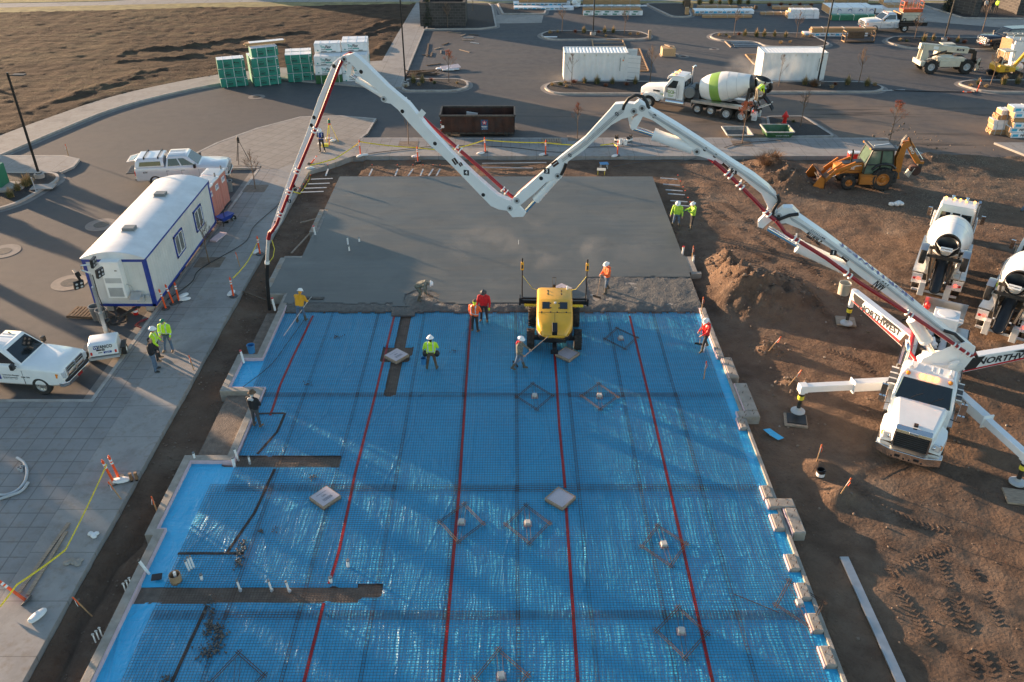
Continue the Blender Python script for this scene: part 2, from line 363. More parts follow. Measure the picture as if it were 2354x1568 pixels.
M=dict(asphalt=m_asphalt(),dirt=m_dirt(),field=m_field(),slab=m_slab(),plastic=m_plastic(),walk=m_walk('broom_concrete',0,2.13,0,.4),walkx=m_walk('broom_concrete_across',1.83,0),pave=m_walk('scored_concrete',.72,.72,.1,.2,(.31,.295,.28),.03),pave2=m_walk('scored_plaza',.95,.95,0,0,(.34,.305,.265),.028,.42),stripw=m_walk('curved_walk',0,0,0,0,(.38,.35,.31)),kerb=mat('kerb_concrete',(.40,.365,.325),.85,var=.25,scale=2.2,bump=.004,dust=.5,dcol=(.22,.17,.13)),gutter=mat('gutter_concrete',(.24,.215,.19),.85,var=.25,scale=2,dust=.5,dcol=(.15,.12,.1)),clod=mat('dirt_clod',(.20,.145,.105),.95,var=.5,scale=2),mulch=mat('dark_mulch',(.035,.031,.03),.95,var=.7,scale=9,bump=.05,bscale=22,dust=.4,dcol=(.09,.07,.055)),wall=mat('footing_concrete',(.33,.295,.25),.85,var=.25,scale=3,bump=.008,dust=.6,dcol=(.23,.18,.13)),foam=mat('pink_foam',(.62,.45,.46),.7,var=.1,scale=5,dust=.25,dcol=(.5,.45,.42)),street=m_walk('street_concrete',4.6,4.0,0,0,(.36,.345,.325),.06),grass=mat('dry_grass',(.26,.215,.09),.95,var=.45,scale=.8,bump=.06,bscale=9,dust=.6,dcol=(.15,.15,.06)),rough=mat('rough_concrete',(.115,.108,.095),.7,var=.3,scale=5,bump=.05,bscale=12,dust=.3,dcol=(.17,.155,.13)),floor_soil=mat('trench_soil',(.185,.142,.108),.95,var=.35,scale=4,bump=.03,bscale=20,dust=.5,dcol=(.2,.16,.125)),white=mat('white_paint',(.80,.79,.76),.38,var=.05,scale=2,coat=.3,dust=.22,dcol=(.55,.50,.44)),wclean=mat('white_gloss',(.82,.82,.80),.3,var=.03,coat=.4,dust=.12,dcol=(.6,.57,.53)),wpvc=mat('white_pvc',(.82,.81,.78),.4,var=.05),black=mat('black_paint',(.012,.012,.013),.4,var=.3,dust=.25,dcol=(.08,.07,.06)),rubber=mat('tyre_rubber',(.022,.021,.02),.85,var=.3,scale=6,bump=.01,dust=.55,dcol=(.11,.088,.07)),chrome=mat('chrome',(.75,.75,.75),.14,1.,var=.06),alu=mat('dull_aluminium',(.55,.55,.54),.38,.9,var=.12,dust=.2,dcol=(.35,.32,.28)),steel=mat('galvanised_steel',(.42,.43,.44),.42,.8,var=.2,scale=6,dust=.2),dsteel=mat('dark_steel',(.06,.058,.055),.6,.5,var=.35,scale=6,dust=.5,dcol=(.16,.12,.09)),glass=mat('dark_glass',(.012,.017,.019),.06,var=.2,coat=.2,spec=.8),gglass=mat('green_glass',(.10,.15,.11),.1,var=.35,scale=1.5,spec=.7),red=mat('red_pipe_paint',(.30,.008,.012),.35,var=.2,scale=3,coat=.2,dust=.15,dcol=(.2,.05,.04)),bred=mat('bright_red',(.62,.02,.015),.4,var=.12),dorange=mat('dark_orange',(.48,.085,.018),.5,var=.15),orange=mat('safety_orange',(.85,.10,.02),.5,var=.1,dust=.15,dcol=(.5,.12,.05)),amber=mat('amber_lens',(.9,.28,.02),.25,var=.1),yellow=mat('yellow_paint',(.78,.405,.028),.3,var=.08,coat=.4,dust=.12,dcol=(.5,.35,.15)),tapey=mat('yellow_tape',(.80,.66,.06),.5,var=.35,scale=14),wood=mat('raw_lumber',(.46,.27,.13),.75,var=.25,scale=3,stretch=(.4,3,6)),plank=mat('weathered_plank',(.33,.25,.18),.85,var=.35,scale=4,stretch=(1,5,5)),dwood=mat('dark_wood',(.11,.072,.045),.9,var=.4,scale=5),osb=mat('osb_board',(.50,.33,.17),.8,var=.35,scale=14),wrap=mat('white_lumber_wrap',(.78,.78,.78),.42,var=.12,scale=2.5,bump=.02,bscale=5),gwrap=mat('green_wrap',(.015,.205,.150),.45,var=.12,scale=2,bump=.012,bscale=4),dgwrap=mat('dark_green_wrap',(.02,.10,.03),.5,var=.2),teal=mat('teal_print',(.03,.30,.27),.5),cyan=mat('cyan_print',(.05,.40,.62),.5),ink=mat('black_ink',(.02,.022,.026),.6),dgreen=mat('dark_green_print',(.02,.18,.10),.5),sblue=mat('sign_blue',(.03,.085,.17),.5),blue=mat('blue_trim',(.015,.045,.27),.45,var=.15),rebar=mat('rusty_rebar',(.10,.058,.038),.7,.3,var=.45,scale=8),mesh=mat('rusted_wire',(.105,.064,.047),.65,.35,var=.5,scale=1.2),rtape=mat('red_tape',(.50,.012,.016),.3,var=.25,scale=3),block=mat('concrete_paver',(.50,.475,.43),.85,var=.2,scale=8),cmu=None,bark=mat('young_bark',(.16,.105,.07),.9,var=.3,scale=12),skin=mat('skin',(.48,.27,.19),.55,var=.06),hair=mat('dark_hair',(.03,.02,.015),.7),boot=mat('rubber_boot',(.10,.085,.06),.6,var=.3),tanboot=mat('tan_boot',(.22,.13,.07),.7,var=.2),jean=mat('blue_jeans',(.10,.15,.22),.85,var=.3,scale=9),dkpants=mat('dark_trousers',(.035,.034,.036),.85,var=.3),khaki=mat('khaki_trousers',(.30,.25,.18),.85,var=.2),hiv=mat('lime_hivis',(.55,.85,.03),.6,var=.1),hio=mat('orange_hivis',(.85,.13,.02),.6,var=.12),refl=mat('silver_reflective',(.62,.66,.68),.35,.3),bonnet=None,dkcloth=mat('black_jacket',(.016,.017,.021),.8,var=.3),gold=mat('gold_hoodie',(.72,.34,.02),.8,var=.15),redc=mat('red_hoodie',(.50,.015,.02),.8,var=.18),camo=mat('camo_cloth',(.17,.17,.14),.85,var=.75,scale=9,dust=.8,dcol=(.07,.075,.065)),orangec=mat('orange_hoodie',(.75,.14,.035),.8,var=.15),lime2=mat('lime_hoodie',(.42,.66,.06),.75,var=.15),grey=mat('grey_plastic',(.17,.18,.18),.5,var=.15),dgrey=mat('dark_grey',(.06,.062,.065),.6,var=.25),lgrey=mat('light_grey',(.45,.46,.46),.5,var=.12),sand=mat('sandbag_cloth',(.74,.73,.70),.8,var=.12,bump=.02,bscale=7),hose=mat('black_hose',(.014,.014,.015),.5,var=.2),salmon=mat('salmon_plastic',(.56,.22,.17),.45,var=.08,scale=2),dbrown=mat('rusty_brown',(.062,.027,.018),.75,.2,var=.6,scale=1.6,dust=.5,dcol=(.035,.05,.06)),dozer=mat('tan_machine',(.58,.54,.43),.45,var=.1,dust=.3,dcol=(.35,.29,.22)),case=mat('orange_machine',(.44,.155,.02),.45,var=.15,scale=2,dust=.35,dcol=(.27,.13,.06)),lgreen=mat('lime_green_paint',(.22,.38,.075),.4,var=.08),pgreen=mat('pale_green_paint',(.45,.62,.38),.4),pane=mat('grey_reflection_pane',(.17,.17,.16),.12,var=.5,scale=1.2,spec=.7),panw=mat('trailer_panel',(.64,.63,.60),.6,var=.08,scale=1.5,dust=.2,dcol=(.5,.46,.42)),roofw=mat('trailer_roof',(.70,.70,.69),.45,.1,var=.12,scale=1,dust=.5,dcol=(.50,.49,.47)),silver=mat('silver_paint',(.62,.64,.66),.3,.15,var=.05,coat=.4),navy=mat('dark_blue_paint',(.008,.010,.018),.22,.2,coat=.6),boxp=mat('lilac_foam_top',(.50,.44,.46),.7,var=.12,scale=30),ecog=mat('washout_green',(.03,.115,.04),.5,var=.3,scale=2,dust=.4,dcol=(.25,.25,.2)),cardb=mat('cardboard',(.36,.24,.14),.85,var=.15),bblue=mat('blue_bucket',(.04,.20,.42),.5,var=.1),lamp=mat('lit_amber',(1.,.38,.06),.3,emit=2.5),lred=mat('lit_red',(1.,.05,.03),.3,emit=2.),lens=mat('lamp_lens',(.65,.66,.68),.12,.3,var=.1),)
def m_cmu():
 n=NT('dark_block');tcn=n.N.new("ShaderNodeTexCoord");b=n.N.new("ShaderNodeTexBrick");mp=n.N.new("ShaderNodeMapping");mp.inputs['Rotation'].default_value=(pi/2,0,0)
 g=n.N.new("ShaderNodeNewGeometry");P=n.sep(tcn.outputs['Object']);cx=n.N.new("ShaderNodeCombineXYZ");n.inp(cx,0,n.math('ADD',P[0],P[1]));n.inp(cx,1,P[2]);n.L.new(cx.outputs[0],b.inputs[0])
 b.inputs['Scale'].default_value=1;b.inputs['Brick Width'].default_value=.61;b.inputs['Row Height'].default_value=.305;b.inputs['Mortar Size'].default_value=.018
 b.inputs['Color1'].default_value=(.052,.05,.05,1);b.inputs['Color2'].default_value=(.085,.08,.076,1);b.inputs['Mortar'].default_value=(.14,.13,.12,1)
 c=n.mix(n.rng(n.noise(6,5),.3,.7,0,.4),b.outputs[0],(.07,.06,.055));return n.done(c,.9,n.bump(n.noise(25,4),.012),.25)
M['cmu']=m_cmu()
# ground shapes
def st(o):o['kind']='structure';return o
def offset(P,d,closed=False):
 out=[];K=len(P)
 for i in range(K):
  a=V(P[i-1]if(closed or i)else P[i]).to_2d();p=V(P[i]).to_2d();b=V(P[(i+1)%K]if(closed or i<K-1)else P[i]).to_2d()
  d1=(p-a).normalized()if(p-a).length>1e-6 else(b-p).normalized();d2=(b-p).normalized()if(b-p).length>1e-6 else d1
  n1=V((-d1.y,d1.x));n2=V((-d2.y,d2.x));m=n1+n2
  if m.length<1e-4:m=n1
  m.normalize();out.append(p+m*(d/max(.4,m.dot(n1))))
 return[tuple(q)for q in out]
def rounded(P,r,k=5):
 out=[];K=len(P)
 for i in range(K):
  a,p,b=V(P[i-1]).to_2d(),V(P[i]).to_2d(),V(P[(i+1)%K]).to_2d();rr=r[i]if isinstance(r,(list,tuple))else r
  d1=(a-p);d2=(b-p);t=min(rr,d1.length*.49,d2.length*.49)
  s,e=p+d1.normalized()*t,p+d2.normalized()*t
  for j in range(k+1):
   u=j/k;out.append(tuple(s*(1-u)**2+p*2*u*(1-u)+e*u*u))
 return out
def slab(name,P,z1,m,z0=-.3,bev=0):
 mb=MB();mb.prism(P,z0,z1,m,'z');return st(mb.build(name,smooth=0,bev=bev))
def strip(mb,P,o0,o1,z0,z1,m,closed=False):
 a,b=offset(P,o0,closed),offset(P,o1,closed)
 rings=[[V((*p,z0)),V((*q,z0)),V((*q,z1)),V((*p,z1))]for p,q in zip(a,b)]
 mb.loft(rings,m,not closed,closed)
def area(P):return sum(P[i-1][0]*P[i][1]-P[i][0]*P[i-1][1]for i in range(len(P)))/2
mb=MB();mb.sheet([(-1800,-600,-1.5),(1800,-600,-1.5),(1800,2600,-1.5),(-1800,2600,-1.5)],M['field']);st(mb.build('ground',smooth=0))
slab('parking_lot',[(-120,29.5),(-18.1,29.5),(-18.1,60.7),(110,60.7),(110,119.6),(-12.6,119.6),(-12.9,88),(-24.6,83.5),(-28.5,80.3),(-32.2,76.4),(-35.2,71.8),(-37.4,66.2),(-39.6,60),(-41,50),(-120,50)][::-1],0.,M['asphalt'],-.5)
slab('street',[(-140,108),(-64,117.2),(-36,120.6),(20,121.4),(160,121.4),(160,150),(-140,150)],.012,M['street'])
slab('grass_verge',[(-140,104.2),(-66,112.6),(-38,116.5),(-13.4,118.6),(-13.4,119.8),(-12,119.9),(110,119.9),(160,120.2),(160,121.39),(20,121.39),(-36,120.59),(-64,117.19),(-140,107.99)],.03,M['grass'])
slab('far_verge',[(-96,116.5),(-72,119.6),(-55,121.2),(-52,122.6),(-75,124),(-96,124)],.05,M['grass'])
slab('sidewalk',[(-16.75,5),(-14.5,5),(-14.5,57.3),(-11.85,60.55),(-11.85,62.6),(-12.6,62.6),(-14.9,60.4),(-16.75,57.9)],.15,M['walk'])
slab('paved_walk',[(-60,5),(-16.76,5),(-16.76,57.9),(-18.1,57.9),(-18.25,34.8),(-18.25,29.7),(-60,29.7)],.147,M['pave'])
slab('front_walk',[(-11.84,60.55),(31.3,60.55),(30.2,62.5),(-11.84,62.5)],.15,M['walkx'])
slab('front_paving',[(-11.84,62.51),(30.2,62.51),(29.5,64.5),(-11.84,64.5)],.147,M['pave'])
slab('side_walk',[(39.2,58.6),(70,57.5),(70,63.6),(37.4,63.6)],.15,M['walkx'])
PL=[(-11.85,62.61),(-11.85,64.6),(-11.5,65.8),(-11.3,69.6),(-14.5,70.4),(-17.8,70.1),(-20.7,67.1),(-22.9,63.6),(-23.9,61.0),(-21.4,58.5),(-18.1,58.5),(-18.1,57.91),(-16.75,57.91),(-14.91,60.41),(-12.61,62.61)]
slab('paved_plaza',PL,.149,M['pave2'])
SU=[G2(*p)for p in((602,163),(501,175),(376,198),(250,228),(125,270),(0,316))]+[(-43,58),(-45,48)]
SL=[G2(*p)for p in((602,182),(508,193),(376,220),(250,255),(125,305),(0,358))]+[(-40.6,55),(-42,48)]
def dense(P,k=4):
 o=[]
 for i in range(len(P)-1):
  p0,p1,p2,p3=[V(P[min(max(j,0),len(P)-1)]).to_2d()for j in(i-1,i,i+1,i+2)]
  for t in range(k):
   u=t/k;o.append(tuple(.5*((2*p1)+(p2-p0)*u+(2*p0-5*p1+4*p2-p3)*u*u+(3*p1-p0-3*p2+p3)*u**3)))
 return o+[tuple(P[-1])]
SUd,SLd=dense(SU),dense(SL)
slab('curved_walk',SUd+SLd[::-1],.15,M['stripw'])
slab('back_walk',[(-24.6,82.6),(-25.2,85.9),(-13.35,88.8),(-13.2,100.5),(-12.8,119.8),(-10.7,119.2),(-10.45,103.5),(-10.5,79),(-13.4,79.2)],.15,M['walkx'])
kb=MB();strip(kb,SLd,0,.18,-.05,.156,M['kerb']);strip(kb,SLd,.18,.62,-.05,.006,M['gutter']);
strip(kb,[(-10.5,79),(-10.45,103.5),(-10.2,103.8)],0,-.18,-.05,.156,M['kerb'])
strip(kb,[(-18.1,57.9),(-18.25,34.8),(-18.25,29.7),(-60,29.7)],-.02,-.2,-.05,.155,M['kerb']);strip(kb,[(-18.1,57.9),(-18.25,34.8),(-18.25,29.9)],-.2,-.65,-.05,.006,M['gutter'])
strip(kb,PL[1:10],.0,.18,-.05,.156,M['kerb']);strip(kb,PL[1:10],.18,.6,-.05,.006,M['gutter']);strip(kb,[(-18.2,58.3),(-21.4,58.3)],.0,.18,-.05,.156,M['kerb'])
strip(kb,[(-11.84,64.5),(29.5,64.5)],0,.18,-.05,.155,M['kerb']);strip(kb,[(-11.84,64.5),(29.5,64.5)],.18,.55,-.05,.006,M['gutter'])
st(kb.build('kerb',smooth=0))
ISL=dict(lamp=[(-10.3,77.9),(-5.2,77.9),(-4.0,79.2),(-4.2,81.2),(-5.2,82.1),(-10.3,82.1)],left_box=[(2.8,79.1),(3.8,77),(15.4,77),(16.6,79),(15.4,81.1),(3.8,81.1)],right_box=[(19.6,79.1),(20.6,77.6),(33.6,77.6),(34.9,79.2),(33.6,81),(20.6,81)],mid=[(3.0,100.5),(4.2,98.3),(14.8,98.5),(16.0,100.2),(14.8,102.8),(4.2,102.9)],long=[(22.3,99.9),(23.4,97.7),(27.2,97.5),(27.6,95.0),(33.5,94.8),(35.2,96),(34.2,101.6),(23.6,102)],pole=[(41.4,97.6),(43.0,94.2),(60,93.4),(60,98.6),(43.6,100.1)],cone=[(41.9,80.5),(43.2,77.6),(60,77.3),(60,81.6),(43.6,81.6)],hydrant=[(21.4,70.3),(24.6,70.4),(25.6,65.1),(20.4,64.9)],top=[(17.6,119.4),(20.0,110.6),(22.6,110.8),(23.2,119.4)],corner=[(-39,57.3),(-32.4,57.3),(-31.6,56.0),(-32.4,51.8),(-33.6,50.4),(-40,48)],edge=[(56,110),(76,109),(76,119.5),(54,119.5)],gate=[(-10.2,103.6),(-3.6,103.9),(-1.8,105.0),(-2.5,117),(-3,119.4),(-10.2,119.3)],court=[(-1.2,112.4),(4.2,112.6),(4.9,119.4),(-2.0,119.4)])
for k,P in ISL.items():
 if area(P)<0:P=P[::-1]
 P=rounded(P,1.3 if k not in('hydrant','edge','gate','court')else.5);b=MB()
 strip(b,P,0,.2,-.05,.15,M['kerb'],True);strip(b,P,-.4,0,-.05,.007,M['gutter'],True);st(b.build('kerb',smooth=0))
 Q=offset(P,.18,True);slab('planting_bed',Q,.13 if k!='hydrant' else.135,M['mulch'])
slab('corner_walk',[(-46,60.5),(-33.4,60.5),(-32.1,59.8),(-31.9,58.4),(-32.4,57.32),(-46,57.32)],.15,M['walkx']);kb=MB();strip(kb,[(-46,60.5),(-33.4,60.5),(-32.1,59.8),(-31.9,58.4),(-32.3,57.3)],0,.2,-.05,.155,M['kerb']);st(kb.build('kerb',smooth=0))
slab('concrete_apron',[(-2.3,107.2),(3.6,107.6),(4.0,112.2),(-2.0,112.3)],.012,M['stripw']);slab('concrete_apron',[(50.5,108.5),(66,101.5),(70,112),(52.4,118)],.012,M['stripw'])
FP_=[(-140,100)]+[(-140,40)]+[(-47,47)]+[p for p in offset(SUd,-.05)][::-1]+[(-13.2,88.9),(-12.9,118.6),(-38,116.6),(-66,112.7),(-140,104)]
ridges=[([G2(*p)for p in q],h*.6,w*.8)for q,h,w in((((272,133),(300,122),(340,117),(420,112),(500,101),(590,90),(700,76)),.34,.35),(((275,146),(330,141),(400,138),(480,126),(590,113),(650,105)),.28,.32),(((130,330),(160,305),(230,262),(300,232),(420,200),(505,172)),.16,.35),(((770,108),(820,82),(860,62),(905,50)),.32,.6),(((740,130),(800,100),(850,80),(930,60)),.26,.5),(((860,125),(880,115),(900,100)),.5,.8),(((160,232),(260,200),(380,160)),.16,.3),(((60,262),(190,215),(330,170)),.22,.6))]
def seg_d(x,y,P):
 m=9e9
 for(ax,ay),(bx,by)in zip(P,P[1:]):
  dx,dy=bx-ax,by-ay;t=max(0,min(1,((x-ax)*dx+(y-ay)*dy)/(dx*dx+dy*dy)));m=min(m,(x-ax-t*dx)**2+(y-ay-t*dy)**2)
 return math.sqrt(m)
def grid(name,x0,x1,y0,y1,r,hf,inside,m,ry=None):
 ry=ry or r;nx,ny=int((x1-x0)/r)+1,int((y1-y0)/ry)+1;vs=[];fs=[];idx={}
 for j in range(ny):
  for i in range(nx):
   x,y=x0+i*r,y0+j*ry;vs.append((x,y,hf(x,y)))
 for j in range(ny-1):
  for i in range(nx-1):
   if inside is None or inside(x0+(i+.5)*r,y0+(j+.5)*ry):
    a=j*nx+i;fs.append((a,a+1,a+nx+1,a+nx))
 me=bpy.data.meshes.new(name);me.from_pydata(vs,[],fs);me.materials.append(m);bm=bmesh.new();bm.from_mesh(me);bmesh.ops.delete(bm,geom=[v for v in bm.verts if not v.link_faces],context='VERTS');bm.to_mesh(me);bm.free();me.shade_smooth()
 o=bpy.data.objects.new(name,me);C.objects.link(o);return o
def fieldh(x,y):
 z=.16+.10*fbm(x,y,.12,3,3.1)+.075*fbm(x,y,.9,3,1.7)+.035*fbm(x*.3+y*.05,y*1.6,1.,3,6)
 for P,h,w in ridges:
  d=seg_d(x,y,P)
  if d<3*w:z+=h*math.exp(-(d/w)**2)*(1+.9*fbm(x,y,.9,3,4))
 d=seg_d(x,y,SUd)
 if d<.5:z=.14+(z-.14)*d/.5
 if x>-14.2 and y>88:z=.13+(z-.13)*max(0,min(1,(-13.4-x)/.8))
 return max(z,.04)
st(grid('field',-95,-12.7,44,118.8,.33,fieldh,lambda x,y:inpoly(x,y,FP_),M['field'],.3))
MOUNDS=[(G2(*p),rx,ry,h)for p,rx,ry,h in(((1690,668),1.2,1.7,.75),((1735,700),1.9,1.2,.7),((1790,690),2.0,1.5,.5),((1745,650),1.5,1.2,.4),((1665,625),.7,1.2,.6),((1650,610),.9,.9,.35),((1800,418),1.5,1.0,.75),((1835,430),1.3,.9,.45),((1770,378),1.3,.9,.4),((2060,322),1.3,.9,.75),((2110,350),3.5,2.0,.35),((1768,806),.5,.4,.35),((1812,888),.5,.4,.3),((1878,1075),.45,.4,.25),((1930,1140),.5,.45,.3),((2000,395),2.5,1.6,.25),((1590,590),.5,1.4,-.25),((1640,720),.4,1.2,-.2))]
OUT=[(9.9,56.1),(-12.1,56.1),(-12.1,43.4),(-13.0,43.4),(-13.0,39.2),(-12.0,39.2),(-12.0,33.3),(-12.9,33.3),(-12.9,30.3),(-11.3,30.3),(-11.3,25.95),(-13.0,25.95),(-13.0,21.6),(-12.7,21.6),(-12.7,11),(9.9,11)]
def padh(x,y):
 z=-.08+.07*fbm(x,y,.35,3,5.2)+.035*fbm(x,y,1.6,3,2.2)
 if inpoly(x,y,OUT):return-.22
 if x>10:
  z+=.02*math.sin(9*(x*.4+y)+3*nz(x,y,.5))*max(0,nz(x,y,.16,4)+.1)
  for(mx,my),rx,ry,h in MOUNDS:
   q=((x-mx)/rx)**2+((y-my)/ry)**2
   if q<6:z+=h*1.25*math.exp(-q)*(1+.6*fbm(x,y,1.6,5,8))
  if x>27 and y>57:z+=.30*min(1,(y-57)/3)*min(1,(x-27)/4)*(1+.3*nz(x,y,.6))*(1 if x<38 else max(0,(41-x)/3))
  d=11-x
  if y<38 and d>0:z-=.06*d;z=max(z,-.1)
 if x<-11:
  t=min(1,max(0,(x+14.5)/1.3));z-=.28*t*(1 if y<44 else.5)
  c=-13.75+.25*math.sin(y*.6)+.2*nz(x*0,y,.8);dd=abs(x-c)
  if y<26:z-=.38*math.exp(-(dd/.22)**2)*(1 if y<22 else(26-y)/4)
 if y>56.1:z-=.03
 return z
st(grid('site_ground',-14.48,62,9,60.54,.2,padh,lambda x,y:not(x>31.5 and y>60.2),M['dirt'],.2))
# slab, footing walls, plastic, mesh
SLX=lambda y:-12.05 if y>43.4 and not(46.8<y<50.2)else(-11.82 if y>46 else(-12.93 if y>39.2 else-11.85))
def rz_(x,y):return 3.7<x and y<41.05+.12*nz(x,0,1.5)and not(x<3.9)
def front(x):return 37.42+.12*nz(x,3,.9)+.10*nz(x,9,2.7)-(.35 if-6.2<x<-4.9 else 0)
def slabh(x,y):
 z=.292
 if rz_(x,y):z=.285+.045*fbm(x,y,1.3,4,3)+.03*abs(nz(x,y,3.1))
 e=y-front(x)
 if e<.75:z=min(z,.15+.17*max(0,e/.75)**.6+(.05*fbm(x,y,2.4,3,7)if e>.05 else 0))
 d=(x+4.75)**2*1.2+((y-38.6)*1.1)**2
 if d<1.1 and e>.2:z+=.05*(fbm(x,y,3,3,2)+.2)*(1.1-d)
 return z
sb=thing('concrete_slab','freshly poured grey concrete slab, wet, behind the blue plastic','slab')
def part_of(ob,par):ob.parent=par;return ob
part_of(grid('finished_surface',-13.2,9.95,37.0,56.1,.13,lambda x,y:.314,lambda x,y:SLX(y)<x<9.82+(.35 if 41.6<y<43.6 else 0)and y-front(x)>.72 and not rz_(x,y)and not((x+4.75)**2*1.2+((y-38.6)*1.1)**2<1.1),M['slab']),sb)
part_of(grid('rough_concrete',-13.2,9.95,36.9,56.1,.11,slabh,lambda x,y:SLX(y)<x<9.82 and y>front(x)-.02 and(y-front(x)<.8 or rz_(x,y)or((x+4.75)**2*1.2+((y-38.6)*1.1)**2<1.2)),M['rough']),sb)
mb=MB();mb.prism([(9.80,38.0),(9.80,56.08),(-12.03,56.08),(-12.03,43.4),(-12.91,43.4),(-12.91,39.3),(-11.9,39.3),(-11.9,38.0)],-.4,.27,M['wall'],'z');mb.build('slab_edge',sb,smooth=0)
def fw(name,label,P,w,z1,foam=True,z0=-.7,side=1):
 t=thing(name,label,'footing wall')
 b=MB();strip(b,P,0,w*side,z0,z1,M['wall']);b.build('concrete_stem',t,smooth=0,bev=.015)
 if foam:b=MB();strip(b,P,(w+.003)*side,(w+.055)*side,z0,z1-.02,M['foam']);b.build('foam_insulation',t,smooth=0)
 return t
LW=[(-12.9,39.2),(-12.0,39.2),(-12.0,33.3),(-12.9,33.3),(-12.9,30.3),(-11.3,30.3),(-11.3,25.95),(-13.0,25.95),(-13.0,21.6),(-12.7,21.6),(-12.7,9)]
fw('footing_wall','stepped grey concrete footing wall along the dirt trench, left edge of the blue plastic',LW,.30,.30)
mb=MB();mb.box((-12.15,48.5,0.01),(.3,3.4,.63),M['wall']);mb.box((-13.08,41.6,0.01),(.3,3.5,.63),M['wall']);mb.box((-12.5,43.5,0),(1.1,.2,.61),M['wall'])
for y in(47.2,48.0,49.1,49.8,40.6,42.2):mb.box((-12.15 if y>45 else-13.05,y,.315),(.24,.5,.03),M['plank'],(0,0,.1))
tag(mb.build('form_wall',smooth=0,bev=.01),'rough concrete form edge beside the wet slab, left side','footing wall')
t=thing('footing_wall','thin grey concrete wall with stub piers along the right edge of the blue plastic','footing wall')
b=MB();b.box((9.83,23.4,-.2),(.13,28.8,.86),M['wall']);b.build('concrete_stem',t,bev=.012)
def pier(x0,x1,y0,y1,z=.30):
 b=MB();b.box(((x0+x1)/2,(y0+y1)/2,(z-.7)/2),(x1-x0,y1-y0,z+.7),M['wall']);p=b.build('pier',t,bev=.05,seg=3)
 b=MB();b.box((x0-.03,(y0+y1)/2,(z-.72)/2),(.05,y1-y0,z+.66),M['foam']);b.build('foam_insulation',p,bev=.01)
 b=MB()
 for k in range(4):b.tube([(x0+(.3+.4*(k%2))*(x1-x0),y0+(.15+.23*k)*(y1-y0),z-.02),(x0+(.33+.4*(k%2))*(x1-x0),y0+(.16+.23*k)*(y1-y0),z+.10)],.012,M['rebar'],5)
 b.build('rebar_stub',p)
pier(9.68,9.96,33.05,37.7);pier(9.85,10.28,31.4,33.04);pier(9.97,10.5,28.9,30.95);pier(9.6,10.5,28.45,28.89);pier(9.5,9.77,27.7,28.44);pier(9.45,9.77,23.5,24.2);pier(9.5,10.45,23.0,23.48);pier(10.0,10.45,21.7,22.98)
for ya,yb in((1180,1215),(1272,1308),(1338,1375),(1408,1450),(1483,1530)):
 pier(9.42,9.77,G(1850,yb,.3).y,G(1850,ya,.3).y)
mb=MB();mb.box((-12.42,39.26,-.03),(1.1,.32,.62),M['wall']);mb.box((-11.86,38.5,-.03),(.42,1.8,.59),M['wall']);tag(mb.build('form_wall',smooth=0,bev=.01),'concrete footing corner beside the boom hose end','footing wall')
mb=MB();mb.box((10.05,42.6,0),(.5,1.9,.6),M['wall']);mb.box((10.2,41.6,.05),(.6,.25,.45),M['wall']);tag(mb.build('form_wall',smooth=0,bev=.02),'small concrete stub wall at the right edge of the wet slab','footing wall')
CUTS=[(-11.4,-6.8,25.45,26.1),(-12.6,-5.0,18.75,19.42),(-5.1,-4.3,18.95,19.48),(-5.65,-5.12,30.2,37.6),(-6.15,-4.75,32.95,34.25),(-12.6,-9.9,18.7,18.8)]
INN=[(9.78,37.9),(-11.68,37.9),(-11.68,33.0),(-12.55,33.0),(-12.55,30.6),(-10.95,30.6),(-10.95,25.65),(-12.65,25.65),(-12.65,21.9),(-12.35,21.3),(-12.35,10),(9.78,10)]
def incut(x,y):
 x+=.05*nz(x,y,1.8);y+=.05*nz(x,y,2.1,5)
 return any(a<x<b and c<y<d for a,b,c,d in CUTS)
def plh(x,y):
 z=.135+.016*fbm(x,y,.5,3,1)+.022*nz(x*2.2,y*.8,1,4)*max(0,nz(x,y,.3,9)+.3)
 if incut(x,y):z-=.06
 return z
vb=grid('plastic_sheet',-12.7,9.8,11,38,.105,plh,lambda x,y:inpoly(x,y,INN)and not incut(x,y)and y<front(x)+.35,M['plastic'])
tag(vb,'bright blue plastic vapour barrier sheet spread under the wire mesh','plastic sheet')
mb=MB();mb.box((-1.5,24,-.05),(22.2,27,.22),M['floor_soil']);st(mb.build('trench_floor',smooth=0))
def ribbon(name,P,w,m,label,cat,group=None,z=None,sag=0):
 b=MB();pts=[]
 for(x0,y0),(x1,y1)in zip(P,P[1:]):
  k=max(2,int(math.hypot(x1-x0,y1-y0)/.25))
  for i in range(k):u=i/k;pts.append((x0+(x1-x0)*u,y0+(y1-y0)*u))
 pts.append(P[-1]);L=offset(pts,w/2);Rr=offset(pts,-w/2)
 hz=z or(lambda x,y:plh(x,y)+.010)
 b.loft([[V((*l,hz(*p))),V((*r,hz(*p))),V((*r,hz(*p)+.004)),V((*l,hz(*p)+.004))]for p,l,r in zip(pts,L,Rr)],m)
 return tag(b.build(name,smooth=0),label,cat,group)
